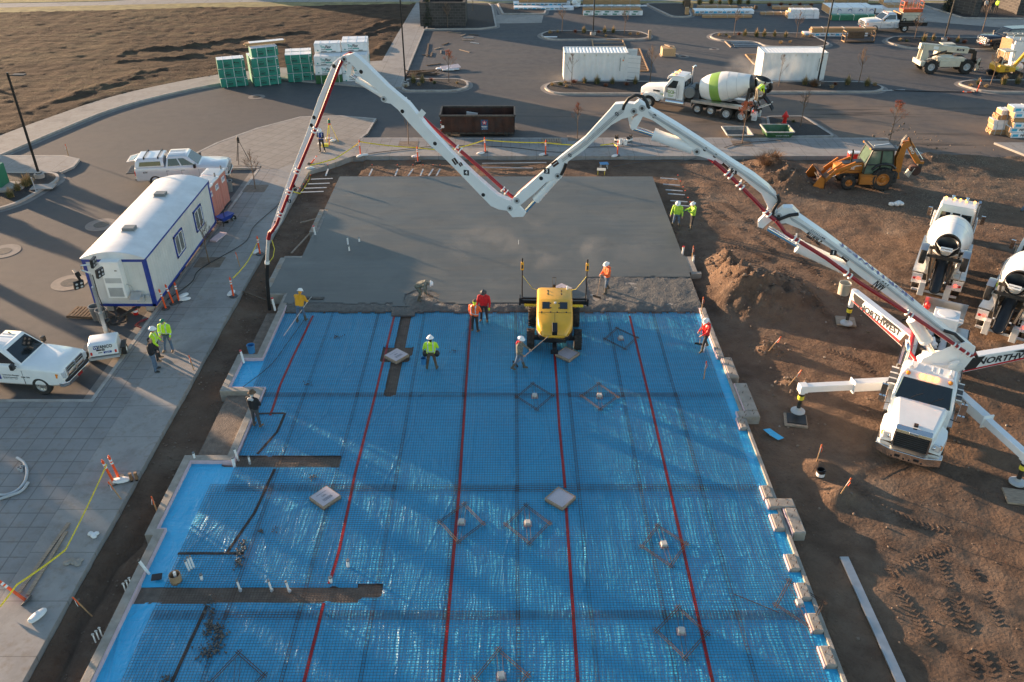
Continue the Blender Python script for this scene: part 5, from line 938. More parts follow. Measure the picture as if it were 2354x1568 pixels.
def plaque(k,ch,px,py,s=.2):
 c=loc(B3(px,py,OFF[k]));dn=PI_.to_3x3()@BN;a_=loc(B3(px-6,py,OFF[k]));u=V((0,0,1));x=u.cross(dn).normalized();y=dn.cross(x);b=MB();Q=Matrix((x,y,dn)).transposed()
 b.box(c,(s,s,.012),M['ink'],Q);o=b.build('number_plaque',arms[k]);text_on(o,ch,s*.95,'wclean',c,x,y,off=.012,bold=True)
plaque(0,'1',1916,581,.24);plaque(1,'2',1687,394,.24);plaque(2,'3',1257,393,.24);plaque(3,'4',1072,397,.24);plaque(4,'5',665,462,.18)
def decal(k,px,py,m,w=.3,h=.22,ang=-35):
 c=loc(B3(px,py,OFF[k]));dn=PI_.to_3x3()@BN;u=V((0,0,1));x=u.cross(dn).normalized();y=dn.cross(x);Q=Matrix((x,y,dn)).transposed()@Matrix.Rotation(R(ang),3,'Z');b=MB();b.box(c,(w,h,.012),M[m],Q);b.box(c+dn*.004,(w*.8,h*.12,.012),M['wclean'],Q);b.build('warning_decal',arms[k])
for a in((0,1944,594,'dbrown'),(1,1670,379,'dbrown'),(2,1276,376,'dbrown',.3,.2,40),(3,1046,371,'dbrown',.28,.2,-55),(3,1059,378,'dbrown',.16,.16,-55),(3,969,262,'wpvc',.25,.35,-40),(4,677,432,'dbrown',.18,.3,20),(4,640,497,'ink',.1,.16,20),(4,633,512,'ink',.1,.16,20)):decal(*a)
top=[loc(B3(x,y,OFF[0]))for x,y in((1925,562),(2105,700))];dn=PI_.to_3x3()@BN;x=(top[0]-top[1]).normalized();y_=-dn;y_=(y_-x*y_.dot(x)).normalized();text_on(arms[0],'NORTHWEST',.42,'blue',(top[0]+top[1])/2-dn*.26,x,-y_ if x.cross(-y_).z>0 else y_,off=.03,fit=3.9,bold=True)
def outrigger(root,knee,foot,w,h,words,pad,w2=None):
 o=thing_part=bpy.data.objects.new('outrigger',None);C.objects.link(o);o.parent=pt
 a_,k_,f_=PI_@V(root),PI_@V(knee),PI_@V(foot);d=(k_-a_).normalized();mid=a_+(k_-a_)*.52
 if words:b=MB();b.bar(a_,k_,w,h*1.3,Wp,h2=h*.8);bm_=b.build('outrigger_beam',o,bev=.02)
 else:b=MB();b.bar(a_,mid,w*1.25,h*1.2,Wp);b.bar(mid-d*.03,mid+d*.03,w*1.6,h*1.6,Wp);b.bar(mid,k_,w,h*.85,Wp);b.box(k_,(w*1.2,w*1.2,h),Wp,Matrix.Rotation(math.atan2(d.y,d.x),3,'Z'));bm_=b.build('outrigger_beam',o,bev=.02)
 b=MB();g=V((k_.x,k_.y,f_.z));b.cyl((k_.x,k_.y,k_.z+h*.4),(k_.x,k_.y,g.z+.75),.13,Wp,n=16);b.cyl((k_.x,k_.y,g.z+.75),(k_.x,k_.y,g.z+.98),.135,M['tapey'],n=16);b.cyl((k_.x,k_.y,g.z+.95),(k_.x,k_.y,g.z+1.05),.136,M['black'],n=16);b.cyl((k_.x,k_.y,g.z+.1),(k_.x,k_.y,g.z+.76),.085,M['dsteel'],n=14);b.lathe([(0,.08),(.3,.08),(.3,.14),(.12,.2),(.1,.3),(0,.3)],M['lgrey'],22,Matrix.Translation(g));b.build('outrigger_jack',o)
 if words:
  sd=d.cross(V((0,0,1))).normalized()
  for s in words:
   n_=sd*s;x=V((0,0,1)).cross(n_).normalized();L_=(k_-a_).length;q=lambda t:a_+(k_-a_)*t+n_*(w/2)
   bq=MB();hh=lambda t:h*(1.3-.5*t)/2*.9;A1,A2=(q(.03),q(.97));up=V((0,0,1));tA,tB=(.03,.97)
   lo=[A1-up*hh(tA),A2-up*hh(tB),A2+up*hh(tB),A1+up*hh(tA)]
   if(lo[1]-lo[0]).dot(x)<0:lo=[lo[1],lo[0],lo[3],lo[2]]
   bq.patch(lo,[(0,0),(1,0),(1,.25),(0,.1)],M['redc'],.006,.004);bq.patch(lo,[(.02,.55),(.06,.1),(.16,.1),(.22,.98),(.02,.98)],M['ink'],.008,.004);bq.patch(lo,[(.5,.98),(.62,.66),(.82,.9),(.84,.98)],M['ink'],.008,.004);bq.patch(lo,[(.86,.02),(.98,.02),(.98,.98),(.93,.98)],M['dbrown'],.008,.004);dec=bq.build('swoosh_decal',bm_)
   text_on(dec,'NORTHWEST',h*.74,'ink',q(.5)-V((0,0,h*.04)),x,V((0,0,1)),off=.016,fit=L_*.66,bold=True,shear=.12)
def og(px,py,z):p=G(px,py,z);return(p.x,p.y,z)
pads=[]
outrigger(og(2100,792,1.35),og(1962,676,1.75),og(1944,738,-.02),.36,.62,(1,-1),None);outrigger(og(2195,838,1.35),og(2440,792,1.6),og(2432,860,-.02),.36,.62,(1,-1),None)
outrigger(og(2080,880,1.15),og(1846,892,1.3),og(1829,966,-.02),.30,.36,None,None);outrigger(og(2180,888,1.15),og(2362,1052,1.3),og(2339,1140,-.02),.30,.36,None,None)
for px,py,l,dk in((1944,738,'wooden crane mat under the left NORTHWEST outrigger foot',0),(1829,966,'black and wooden crane mats under the left front outrigger foot',1),(2341,1142,'wooden crane mat under the outrigger foot at the right edge',0)):
 p=G(px,py,0);t=thing('outrigger_mat',l,'crane mat',(p.x,p.y,-.08),R(-12));b=MB();b.box((0,0,.06),(.95,.85,.1),M['plank']);b.build('wood_mat',t,bev=.02)
 if dk:b=MB();b.box((.03,.04,.13),(.8,.7,.05),M['black']);b.build('rubber_mat',t,bev=.02)
 # site trailer
t=thing('site_trailer','white site office trailer with blue trim and rounded metal roof','office trailer',(-19.75,42.65,0));X0,Y0=1.55,5.15
b=MB();b.box((0,0,1.85),(2*X0,2*Y0,2.7),M['panw'])
for k in range(34):
 y=-Y0+.15+k*.305;b.box((X0,y,1.85),(.02,.02,2.6),M['panw']);b.box((-X0,y,1.85),(.02,.02,2.6),M['panw'])
for k in range(11):b.box((-X0+.15+k*.28,-Y0,1.85),(.02,.02,2.6),M['panw'])
b.build('wall',t,smooth=0)
pr=[(-X0-.06,3.2)]+[(X0*1.02*math.sin(a),3.22+.34*math.cos(a*1.0)/1-.0)for a in[(-1+2*k/14)*1.25 for k in range(15)]]
pr=[(-X0-.07+2*(X0+.07)*k/16,3.2+.36*(1-((k-8)/8)**2))for k in range(17)]
b=MB();n=110;rings=[]
for i in range(n+1):
 y=-Y0-.06+i*(2*Y0+.12)/n;dz=.012*(i%2);rings.append([V((x,y,z+dz+.02))for x,z in pr]+[V((X0,y,3.18)),V((-X0,y,3.18))])
b.loft(rings,M['roofw']);rf=b.build('roof',t,smooth=30)
for y in(-2.6,2.0):b=MB();b.box((-.05,y,3.68),(.62,.48,.16),M['grey']);b.box((-.05,y,3.58),(.72,.58,.05),M['lgrey']);b.build('roof_vent',rf,bev=.03)
b=MB()
for s in(-1,1):
 b.box((s*(X0+.012),0,.56),(.03,2*Y0+.05,.14),M['blue']);b.box((s*(X0+.012),0,3.14),(.03,2*Y0+.05,.13),M['blue'])
 for y in(-Y0-.012,Y0+.012):b.box((s*(X0-.07),y,1.85),(.17,.03,2.72),M['blue'])
 for y in(-Y0+.07,Y0-.07):b.box((s*(X0+.014),y,1.85),(.03,.16,2.72),M['blue'])
for y in(-Y0-.012,Y0+.012):b.box((0,y,.56),(2*X0,.03,.14),M['blue']);b.prism([(-X0,3.02),(X0,3.02)]+[(x,z)for x,z in pr[::-1]],y-.014,y+.014,M['blue'],'y')
b.build('trim',t,smooth=0)
for y in(-.75,2.55):
 b=MB()
 for a,c in(((y-.62,1.95),(.09,1.25)),((y+.62,1.95),(.09,1.25))):b.box((X0+.03,a[0],a[1]),(.06,c[0],c[1]),M['blue'])
 for z in(1.36,2.54):b.box((X0+.03,y,z),(.06,1.33,.09),M['blue'])
 w=b.build('window',t,smooth=0);b=MB();b.box((X0+.022,y,1.95),(.03,1.16,1.1),M['pane']);b.build('pane',w)  # pane grey is a reflection put into the glass colour
 b=MB()
 for yy in(-.55,0,.55):b.box((X0+.045,y+yy,1.95),(.03,.06,1.1),M['wpvc'])
 for zz in(-.53,.53):b.box((X0+.045,y,1.95+zz),(.03,1.16,.05),M['wpvc'])
 b.build('sash',w)
b=MB();b.box((-.05,-Y0-.23,2.22),(.92,.45,2.0),M['wclean']);b.box((-.05,-Y0-.455,2.2),(.8,.02,.28),M['lgrey']);b.box((-.05,-Y0-.46,1.55),(.72,.02,.5),M['lgrey'])
for k in range(9):b.box((-.05,-Y0-.475,1.33+.055*k),(.7,.012,.012),M['grey'])
b.box((.2,-Y0-.462,2.75),(.12,.01,.05),M['dbrown']);b.build('air_conditioner',t,bev=.02);b=MB();b.box((.95,-Y0-.14,1.02),(.36,.28,.34),M['lgrey']);b.box((.8,-Y0-.36,1.28),(.52,.5,.02),M['alu'],(.5,0,0));b.cyl((1.28,-Y0-.02,1.12),(1.28,-Y0-.16,1.12),.1,M['lgrey']);b.build('meter_box',t,bev=.01)
b=MB();b.tube([(.45,-Y0-.25,1.9),(.6,-Y0-.1,1.7),(.58,-Y0-.06,1.2),(.75,-Y0-.1,.95)],.025,M['lgrey'],8);b.build('conduit',t);b=MB()
for y in(-1.2,-.3):
 for s in(-1,1):b.cyl((s*1.3,y,.38),(s*1.05,y,.38),.38,M['rubber'],n=20)
for x in(-.6,.6):b.box((x,0,.42),(.12,2*Y0,.14),M['dsteel'])
b.bar((-.6,-Y0,.45),(0,-Y0-1.2,.45),.1,.1,M['dsteel']);b.bar((.6,-Y0,.45),(0,-Y0-1.2,.45),.1,.1,M['dsteel'])
for y in(-4.6,4.6):
 for x in(-1,1):b.box((x,y,.24),(.4,.4,.48),M['block'])
b.build('running_gear',t)
def toilet():
 t=thing('portable_toilet','x','portable toilet');b=MB();b.box((0,0,1.14),(1.12,1.12,2.08),M['salmon']);
 for y in(-.48,-.16,.16,.48):b.box((.565,y,1.1),(.02,.05,1.9),M['salmon'])
 for x in(-.48,0,.48):b.box((x,-.565,1.1),(.05,.02,1.9),M['salmon'])
 b.build('cabin',t,bev=.02);b=MB();b.box((0,0,2.24),(1.18,1.18,.12),M['wclean'])
 for k in range(5):b.box((0,-.42+.21*k,2.32),(1.0,.09,.06),M['wclean'])
 b.build('roof',t,bev=.03);b=MB();b.cyl((.4,.4,2.3),(.4,.4,2.55),.05,M['grey']);b.build('vent_pipe',t);b=MB();b.box((.572,.0,1.78),(.015,.5,.36),M['wclean']);s=b.build('sign',t);text_on(s,'OH',.26,'blue',(.58,0,1.8),(0,1,0),(0,0,1),bold=True,shear=.3)
 b=MB();b.box((0,0,.05),(1.2,1.2,.1),M['dgrey']);b.build('skid',t);return t
k=Kind(toilet())
for y,l in((49.15,'salmon portable toilet nearest to the site trailer'),(50.42,'salmon portable toilet between its two neighbours'),(51.75,'salmon portable toilet farthest from the site trailer')):k.put((-19.25,y,.0),R(-3),l,'portable toilets in a row')
t=thing('light_tower','white towable light tower trailer with raised mast of black lamps','light tower',(-19.22,33.6,0),R(17));t.scale=(.88,.88,.85);b=MB();b.loft([[V((-.72,-.75,.5)),V((.72,-.75,.5)),V((.72,.5,.5)),V((-.72,.5,.5))],[V((-.72,-.60,1.12)),V((.72,-.60,1.12)),V((.72,.5,1.14)),V((-.72,.5,1.14))],[V((-.62,-.4,1.2)),V((.62,-.4,1.2)),V((.62,.4,1.21)),V((-.62,.4,1.21))]],M['wclean']);bd=b.build('cabinet',t,bev=.04)
def face(x,z):return(x,-.75+.13*(z-.5)/.65,z)
o=face(.06,1.0);text_on(bd,'WANCO',.26,'ink',o,(1,0,0),(0,.2,1),bold=True,off=.012,fit=.86);b=MB();b.box(face(-.33,1.0),(.24,.012,.2),M['blue'],(-.2,0,0));b.box(face(-.2,.84),(.26,.012,.08),M['ink'],(-.2,0,0));b.box(face(.02,.84),(.14,.014,.12),M['grey'],(-.2,0,0));b.box(face(.2,.68),(.4,.012,.11),M['blue'],(-.2,0,0));b.box(face(-.16,.69),(.2,.014,.04),M['ink'],(-.2,0,0));pl=b.build('panel_decal',bd);text_on(pl,'W',.2,'wclean',face(-.33,1.0),(1,0,0),(0,.2,1),bold=True,off=.02);text_on(pl,'LIGHT',.09,'wclean',face(.2,.68),(1,0,0),(0,.2,1),bold=True,off=.02)
for x in(-.6,.6):b=MB();b.box(face(x,.68),(.1,.02,.17),M['bred'],(-.2,0,0));b.build('tail_light',t,bev=.01)
for s in(-1,1):wheel(t,(.0,0,.33),.33,.22,s,'wclean');
for o_,s in zip([c for c in t.children if c.name.startswith('wheel')],(-1,1)):o_.rotation_euler=(0,0,pi/2*0+0);o_.location=(0,0,0);o_.matrix_local=Matrix.Translation((s*.95,-.1,0))@Matrix.Rotation(pi/2 if s>0 else pi/2,4,'Z')if False else Matrix.Translation((s*.93,-.1,0))@Matrix.Rotation(-pi/2,4,'Z')
b=MB();b.box((0,0,.42),(1.6,1.5,.12),M['alu']);b.bar((0,.7,.45),(0,2.0,.45),.1,.1,M['dsteel']);b.box((0,-.82,.4),(1.5,.06,.12),M['lgrey'])
for s in(-1,1):b.box((s*.93,-.1,.7),(.26,.8,.05),M['black'])
b.build('trailer_frame',t);b=MB();b.box((.1,.75,1.4),(.2,.2,1.9),M['alu']);b.box((.1,.78,3.0),(.15,.15,1.9),M['alu']);b.box((.1,.95,4.1),(.1,.1,1.2),M['alu']);b.tube([(.25,.9,1.2),(.3,.9,2.2),(.2,.9,3.3),(.22,.9,4.6)],.03,M['hose'],6);b.ell((.3,.8,1.75),.16,M['black'],10,6);mast=b.build('mast',t,bev=.01);b=MB();b.tube([(.1,.95,4.7),(-.25,.95,4.95),(-.2,.95,5.2),(.2,.95,5.2),(.35,.95,4.95)],.05,M['alu'],8);b.build('lamp_arm',mast)
for x,z,rx,rz in((-.55,4.15,.3,.5),(-.5,4.75,.2,-1.2),(.45,5.35,.1,1.3),(.6,4.7,.1,1.0)):
 b=MB();b.T=Matrix.Translation((x,.85,z))@Euler((rx,0,rz)).to_matrix().to_4x4();b.box((0,0,0),(.5,.14,.5),M['black']);
 for u in(-.12,.12):
  for v in(-.12,.12):b.cyl((u,-.07,v),(u,-.085,v),.07,M['lens'],n=12)
 b.box((0,.1,0),(.12,.14,.3),M['dsteel']);b.build('floodlight',mast,bev=.02)
 # laser screed
t=thing('laser_screed','yellow four-wheeled laser screed working at the edge of the wet concrete','screed machine',(2.06,35.45,.16),-pi/2+R(-2));Yp=M['yellow']
prof=[(2.05,.95),(1.95,1.35),(1.35,1.62),(.45,1.72),(.35,1.92),(-.95,1.98),(-1.08,1.85),(-1.1,.95)]
def hw(x):return.44+.42*max(0,min(1,(2.15-x)/.75))**.5 if x>1.4 else.86
b=MB();st_=[2.14,2.08,1.95,1.75,1.5,1.2,.9,.5,.1,0,-.4,-.95,-1.08]
def topz(x):
 return 1.05+.35*min(1,(2.14-x)/.25)if x>1.9 else 1.40+.28*(1.9-x)if x>.9 else 1.68+.26*(.9-x)if x>.05 else 1.90+.03*(.05-x)
b.loft([sec(x,(hw(x)-.06,.98),(hw(x),1.08),(hw(x)-.0,topz(x)-.16),(hw(x)-.07,topz(x)-.04),(hw(x)-.2,topz(x)))for x in st_],Yp);hd=b.build('hood',t,bev=.02,smooth=50)
b=MB();
for y in(-.42,.42):b.box((.46,y,topz(.46)+.008),(.46,.36,.02),M['glass'],(0,.255,0))
b.build('hood_window',hd);b=MB();b.box((1.86,0,1.32),(.55,.24,.34),M['black'],(0,.35,0));b.box((1.72,-.03,1.53),(.1,.08,.02),M['lgrey'],(0,.35,0));b.build('nose_panel',hd,bev=.03);b=MB()
for x,y in((-.75,-.33),(-.75,.33),(-.45,-.33),(-.45,.33),(.32,-.2),(.62,-.2),(.32,.2),(.62,.2),(.9,-.62),(.9,-.2),(.9,.12),(.9,.55)):b.cyl((x,y,topz(x)-.01),(x,y,topz(x)+.03),.035,M['black'],n=8)
for x0,x1,y in((-.85,-.35,-.33),(-.85,-.35,.33),(.95,1.5,0)):b.bar((x0,y,topz(x0)+.001),(x1,y,topz(x1)+.001),.014,.012,M['black'])
b.bar((.92,-.78,topz(.92)+.002),(.92,.78,topz(.92)+.002),.014,.012,M['black']);b.build('latch',hd);b=MB();b.cyl((.3,.02,1.8),(.3,.02,1.9),.06,M['lgrey']);b.cyl((-.95,.62,1.9),(-.95,.62,2.1),.05,M['wpvc']);b.build('beacon',hd,bev=.02)
b=MB();b.box((.45,0,.8),(3.0,1.1,.34),M['black']);b.loft([sec(x,(hw(x)-.05,.78),(hw(x)+.015,.84),(hw(x)+.015,1.06))for x in st_],M['black']);b.box((2.3,0,.62),(.5,.2,.2),M['black']);b.box((2.45,0,.45),(.1,.36,.2),M['black'])
for x in(1.35,-.75):b.bar((x,-.95,.55),(x,.95,.55),.2,.2,M['black'])
b.build('chassis',t,bev=.02)
for x in(1.35,-.75):
 for s in(-1,1):wheel(t,(x,s*(1.12 if x>0 else 1.08),.47),.47,.36,s,'black',lug=16,hole=False,rr=.5)
b=MB();b.bar((-1.0,0,.9),(-2.3,0,.85),.3,.3,M['black']);b.bar((-2.3,0,.5),(-2.3,0,1.45),.12,.12,M['black']);b.box((-2.3,0,1.05),(.3,.5,.2),M['dsteel'])
for y in(-.08,.08):b.bar((-2.45,y,1.1),(-2.45,y,1.75),.02,.02,M['dsteel'])
b.box((-2.45,0,1.76),(.03,.2,.03),M['dsteel']);b.build('telescopic_boom',t,bev=.01)
b=MB();b.box((-2.15,0,.55),(.26,3.5,.22),M['black']);b.box((-2.0,0,.8),(.1,3.3,.1),M['black']);b.box((-2.35,0,.36),(.1,3.4,.18),M['alu']);b.box((-1.95,0,.42),(.06,3.0,.14),M['tapey'])
for s in(-1,1):b.box((-2.15,s*1.72,.6),(.4,.1,.42),M['black'])
b.build('screed_head',t,bev=.01)
for s in(-1,1):
 b=MB();b.cyl((-2.15,s*1.62,.6),(-2.15,s*1.62,2.9),.03,M['black'],n=10);m_=b.build('laser_mast',t);b=MB();b.box((-2.15,s*1.62,2.55),(.15,.15,.42),Yp);b.box((-2.05,s*1.62,2.55),(.06,.1,.2),M['dsteel']);b.cyl((-2.15,s*1.62,2.76),(-2.15,s*1.62,2.98),.04,M['black']);b.build('laser_receiver',m_,bev=.02)
b=MB()
for s in(-1,1):b.tube([(-2.2,0,1.3),(-2.25,s*.5,1.05),(-2.2,s*1.1,1.25),(-2.15,s*1.6,2.0)],.012,M['tapey'],5)
b.build('signal_cable',t)
# backhoe loader (nose to +x)
t=thing('backhoe_loader','orange backhoe loader with glass cab, bucket lowered at the dirt pile','backhoe',(24.35,55.35,-.05),pi-R(2));Cs=M['case']
for s in(-1,1):wheel(t,(-.85,s*.85,.78),.78,.46,s,'case',lug=18,hole=False,rr=.55);wheel(t,(1.35,s*.82,.48),.48,.34,s,'case',lug=14,hole=False,rr=.5)
b=MB();b.box((.2,0,.75),(3.4,.8,.4),M['dsteel']);b.box((.15,.88,.72),(1.05,.4,.6),Cs);b.box((.15,-.88,.72),(1.05,.4,.6),Cs);b.box((.15,.88,1.06),(1.1,.46,.06),Cs);b.box((.15,-.88,1.06),(1.1,.46,.06),Cs);b.build('chassis',t,bev=.03)
b=MB();b.prism([(.35,1.0),(2.1,.95),(2.25,1.1),(2.2,1.4),(1.9,1.55),(.35,1.75)],-.45,.45,Cs,'y');hd=b.build('engine_hood',t,bev=.06,seg=3);b=MB();b.box((1.1,0,1.68),(1.3,.6,.03),M['black'],(0,.13,0));b.build('hood_top',hd)
for s in(-1,1):
 text_on(hd,'CASE',.26,'wclean',(1.35,s*.455,1.36),(-s,0,0),(0,0,1),bold=True,shear=.2,fit=.72);b=MB();b.box((.85,s*.455,1.52),(.6,.01,.05),M['wclean'],(0,.1,0));b.box((1.2,s*.455,1.18),(1.3,.01,.03),M['ink']);b.build('hood_stripe',hd)
b=MB();b.tube([(1.15,.0,1.6),(1.15,.0,2.35),(1.2,0,2.5)],.06,M['black'],10);b.build('exhaust_stack',t)
rg=lambda z,x0,x1,w:[V((x1,-w,z)),V((x1,w,z)),V((x0,w,z)),V((x0,-w,z))]
P0,P1,P2=rg(1.05,-1.35,.45,.78),rg(1.75,-1.4,.42,.8),rg(2.72,-1.25,.12,.72);b=MB();b.loft([P0,P1,P2],M['gglass']);b.build('cab_glass',t);b=MB()
for i in range(4):b.tube([P0[i],P1[i],P2[i]],.055,M['black'],8);
for L_ in(P0,P1,P2):
 for i in range(4):b.tube([L_[i],L_[(i+1)%4]],.045,M['black'],6)
for s in(-1,1):b.tube([(-.55,s*.8,1.05),(-.55,s*.81,1.75),(-.5,s*.735,2.72)],.06,M['black'],8);b.tube([(-1.6,s*.82,1.5),(-1.3,s*.85,1.75),(-.85,s*.86,1.84),(-.4,s*.85,1.75),(-.05,s*.82,1.4)],.09,M['black'],8)
b.build('cab_frame',t);b=MB();b.box((-.55,0,2.82),(1.75,1.72,.12),M['dgrey']);b.box((-.6,0,2.89),(1.4,1.4,.04),M['grey']);b.box((-.6,.1,2.92),(1.2,.08,.03),M['wpvc'],(0,0,.35));rf=b.build('cab_roof',t,bev=.06,seg=3);b=MB()
for s in(-1,1):b.box((.28,s*.72,2.82),(.12,.2,.1),M['amber']);b.box((-1.4,s*.7,2.82),(.1,.16,.08),M['orange'])
b.build('marker_lamp',rf,bev=.02);b=MB();b.box((-.7,0,1.45),(.45,.5,.2),M['dkcloth']);b.box((-.9,0,1.8),(.14,.5,.6),M['dkcloth']);b.build('seat',t,bev=.05)
for s in(-1,1):
 b=MB();b.bar((1.0,s*.55,1.75),(2.35,s*.62,1.1),.12,.26,Cs);b.bar((2.35,s*.62,1.1),(3.0,s*.62,.35),.12,.24,Cs);b.build('loader_arm',t,bev=.02);b=MB();b.cyl((1.3,s*.55,1.35),(2.2,s*.6,.9),.06,Cs);b.cyl((2.2,s*.6,.9),(2.6,s*.6,.7),.035,M['chrome']);b.bar((1.9,s*.5,1.75),(2.75,s*.5,1.0),.08,.12,Cs);b.build('loader_cylinder',t)
bk=[(2.95,.1),(3.0,.85),(3.35,1.05),(3.3,.95),(3.08,.78),(3.05,.18),(3.95,.02),(3.95,-.02),(3.0,.0)]
b=MB();b.prism(bk,-1.1,1.1,M['dbrown'],'y')
for s in(-1,1):b.prism([(2.97,.02),(3.0,.85),(3.35,1.05),(3.95,.0)],s*1.08-.02,s*1.08+.02,Cs,'y')
for k in range(8):b.box((3.98,-1.0+.285*k,.02),(.16,.08,.04),M['dsteel'])
b.bar((3.3,-.4,.7),(3.3,.4,.7),.08,.08,M['dsteel']);b.build('loader_bucket',t)
b=MB();b.box((-1.75,0,.8),(.3,1.5,.7),M['dsteel']);b.prism([(-1.7,.6),(-1.6,1.2),(-2.05,1.3),(-2.3,.55)],-.3,.3,Cs,'y');b.build('swing_frame',t,bev=.02);b=MB()
for y in(-.14,.14):b.prism([(-1.95,1.0),(-1.75,2.0),(-1.95,3.0),(-2.15,3.1),(-2.3,2.9),(-2.25,1.9),(-2.3,1.0)],y-.04,y+.04,Cs,'y')
b.box((-2.1,0,2.0),(.2,.28,1.6),Cs);bm_=b.build('hoe_boom',t,bev=.02);b=MB();b.prism([(-2.05,3.15),(-2.35,3.2),(-3.5,1.75),(-3.75,1.75),(-3.7,1.55),(-3.2,1.6),(-2.2,2.85)],-.12,.12,Cs,'y');dp=b.build('dipper',t,bev=.02)
for s in(-1,1):x_=V((-1.05*0-.62,0,-.78)).normalized();text_on(dp,'CASE',.24,'wclean',(-2.68,s*.125,2.56),x_ if s<0 else-x_,(.78,0,-.62)if False else V((0,s,0)).cross(x_ if s<0 else-x_),bold=True,fit=.62)
b=MB();b.cyl((-2.3,0,3.35),(-2.9,0,2.7),.06,Cs);b.cyl((-2.9,0,2.7),(-3.6,0,1.9),.035,M['chrome']);b.build('dipper_cylinder',t);b=MB();b.lathe([(0,-.35),(.32,-.35),(.34,0),(.32,.35),(0,.35)],M['dbrown'],12,Matrix.Translation((-3.25,0,1.15))@Euler((pi/2,0,0)).to_matrix().to_4x4());b.box((-2.95,0,1.05),(.05,.75,.75),M['dozer'],(0,-.4,0));b.box((-3.5,0,1.4),(.3,.3,.4),M['dsteel']);b.build('hoe_bucket',t,bev=.03)
b=MB()
for k in range(4):b.tube([(-1.9,-.1+.06*k,2.4),(-1.95,-.1+.06*k,3.2),(-2.15,-.12+.07*k,3.55),(-2.4,-.1+.06*k,3.35),(-2.6,-.1+.06*k,2.9)],.022,M['hose'],5)
b.build('hydraulic_hose',t)
# telehandler
t=thing('telehandler','tan telehandler with long boom and black knobbly tyres in the car park','telehandler',(42.7,85.2,0),R(1));Dz=M['dozer']
for x in(-1.75,1.75):
 for s in(-1,1):wheel(t,(x,s*.95,.68),.68,.48,s,'lgrey',lug=16,hole=False,rr=.5)
b=MB();b.box((0,0,.95),(4.2,.7,.5),Dz);b.prism([(-1.0,.7),(1.0,.7),(1.05,1.3),(-1.05,1.35)],-.95,-1.2+.0,Dz,'y');b.box((0,-1.12,.72),(1.7,.12,.16),M['black']);b.box((-2.55,0,.95),(.5,1.9,.45),Dz);b.box((.1,-.75,1.35),(2.6,.7,.35),Dz);b.ell((-.4,-.72,1.5),(.9,.4,.28),Dz,14,8);b.box((0,.8,1.3),(1.5,.8,1.0),Dz);b.build('chassis',t,bev=.05);b=MB();b.box((.2,.72,2.0),(1.2,.8,.9),M['glass']);b.box((.2,.72,2.5),(1.3,.9,.08),Dz);b.build('cab',t,bev=.03)
b=MB()
for y in(-.35,.35):b.prism([(-2.7,1.0),(-2.2,1.0),(-1.9,1.5),(-2.2,2.55),(-2.6,2.55)],y-.05,y+.05,Dz,'y')
b.build('boom_tower',t);b=MB();b.bar((-2.85,0,2.45),(2.0,0,2.0),.5,.58,Dz);bo=b.build('boom',t,bev=.05);b=MB();b.bar((1.9,0,2.0),(2.6,0,1.92),.38,.42,M['black']);b.prism([(2.5,2.1),(2.9,1.9),(3.0,.9),(2.75,.7),(2.6,1.0)],-.12,.12,M['black'],'y');b.build('boom_head',bo);b=MB();b.box((1.15,-.256,2.1),(.75,.01,.2),M['ink'],(0,.09,0));pq=b.build('model_plate',bo);text_on(pq,'G9-43A',.13,'wclean',(1.15,-.263,2.1),(1,0,-.09),(.09,0,1),bold=True);b=MB();b.box((-1.3,-.256,2.3),(.5,.01,.28),M['wclean'],(0,.09,0));b.build('notice',bo);text_on(bo,'Ingersoll-Rand',.09,'ink',(-.9,-.256,2.5),(1,0,-.09),(.09,0,1))
b=MB();b.cyl((-1.7,-.3,1.5),(-.2,-.2,2.0),.1,M['black']);b.build('lift_cylinder',t);b=MB();b.prism([(2.9,1.3),(3.15,1.4),(3.2,.35),(2.9,.2)],-.7,-.6,Dz,'y');b.prism([(2.9,1.3),(3.15,1.4),(3.2,.35),(2.9,.2)],.6,.7,Dz,'y');b.box((3.1,0,.9),(.12,1.5,.3),M['dsteel'])
for y in(-.45,.45):b.box((3.3,y,.7),(.08,.12,1.0),M['black']);b.box((3.75,y,.22),(1.0,.12,.05),M['black'])
b.build('fork_carriage',t,bev=.02);text_on(t,'G9-43',.1,'wclean',(.2,-1.185,.72),(1,0,0),(0,0,1),bold=True)
# mini excavator
t=thing('mini_excavator','small yellow excavator with canopy on black tracks at the right edge','excavator',(47.6,83.2,0),R(8));b=MB()
for s in(-1,1):
 pr=[(-1.0,.12),(-.85,0),(.85,0),(1.0,.12),(1.05,.3),(.9,.45),(-.9,.45),(-1.05,.3)];b.prism(pr,s*.85-.17,s*.85+.17,M['rubber'],'y')
 for k in range(14):b.box((-.9+.14*k,s*.85,.46),(.06,.34,.03),M['rubber'])
b.box((0,0,.4),(.8,1.4,.2),M['dsteel']);b.build('track',t);b=MB();b.prism([(-1.0,.6),(.7,.6),(.75,1.0),(.2,1.15),(-.9,1.35),(-1.1,1.1)],-.78,.78,Yp,'y');hs=b.build('house',t,bev=.08,seg=3);b=MB()
for k in range(3):b.box((-.2,-.785,.75+.14*k),(.4,.02,.07),M['ink'])
b.build('vent_slot',hs);b=MB();b.box((-.2,0,2.5),(1.15,1.2,.1),M['dozer']);b.build('canopy',t,bev=.04);b=MB()
for s in(-1,1):b.tube([(-.75,s*.55,1.2),(-.75,s*.55,2.45)],.045,M['dozer']);b.tube([(.3,s*.55,1.0),(.38,s*.55,1.8),(.25,s*.55,2.45)],.04,M['dozer'])
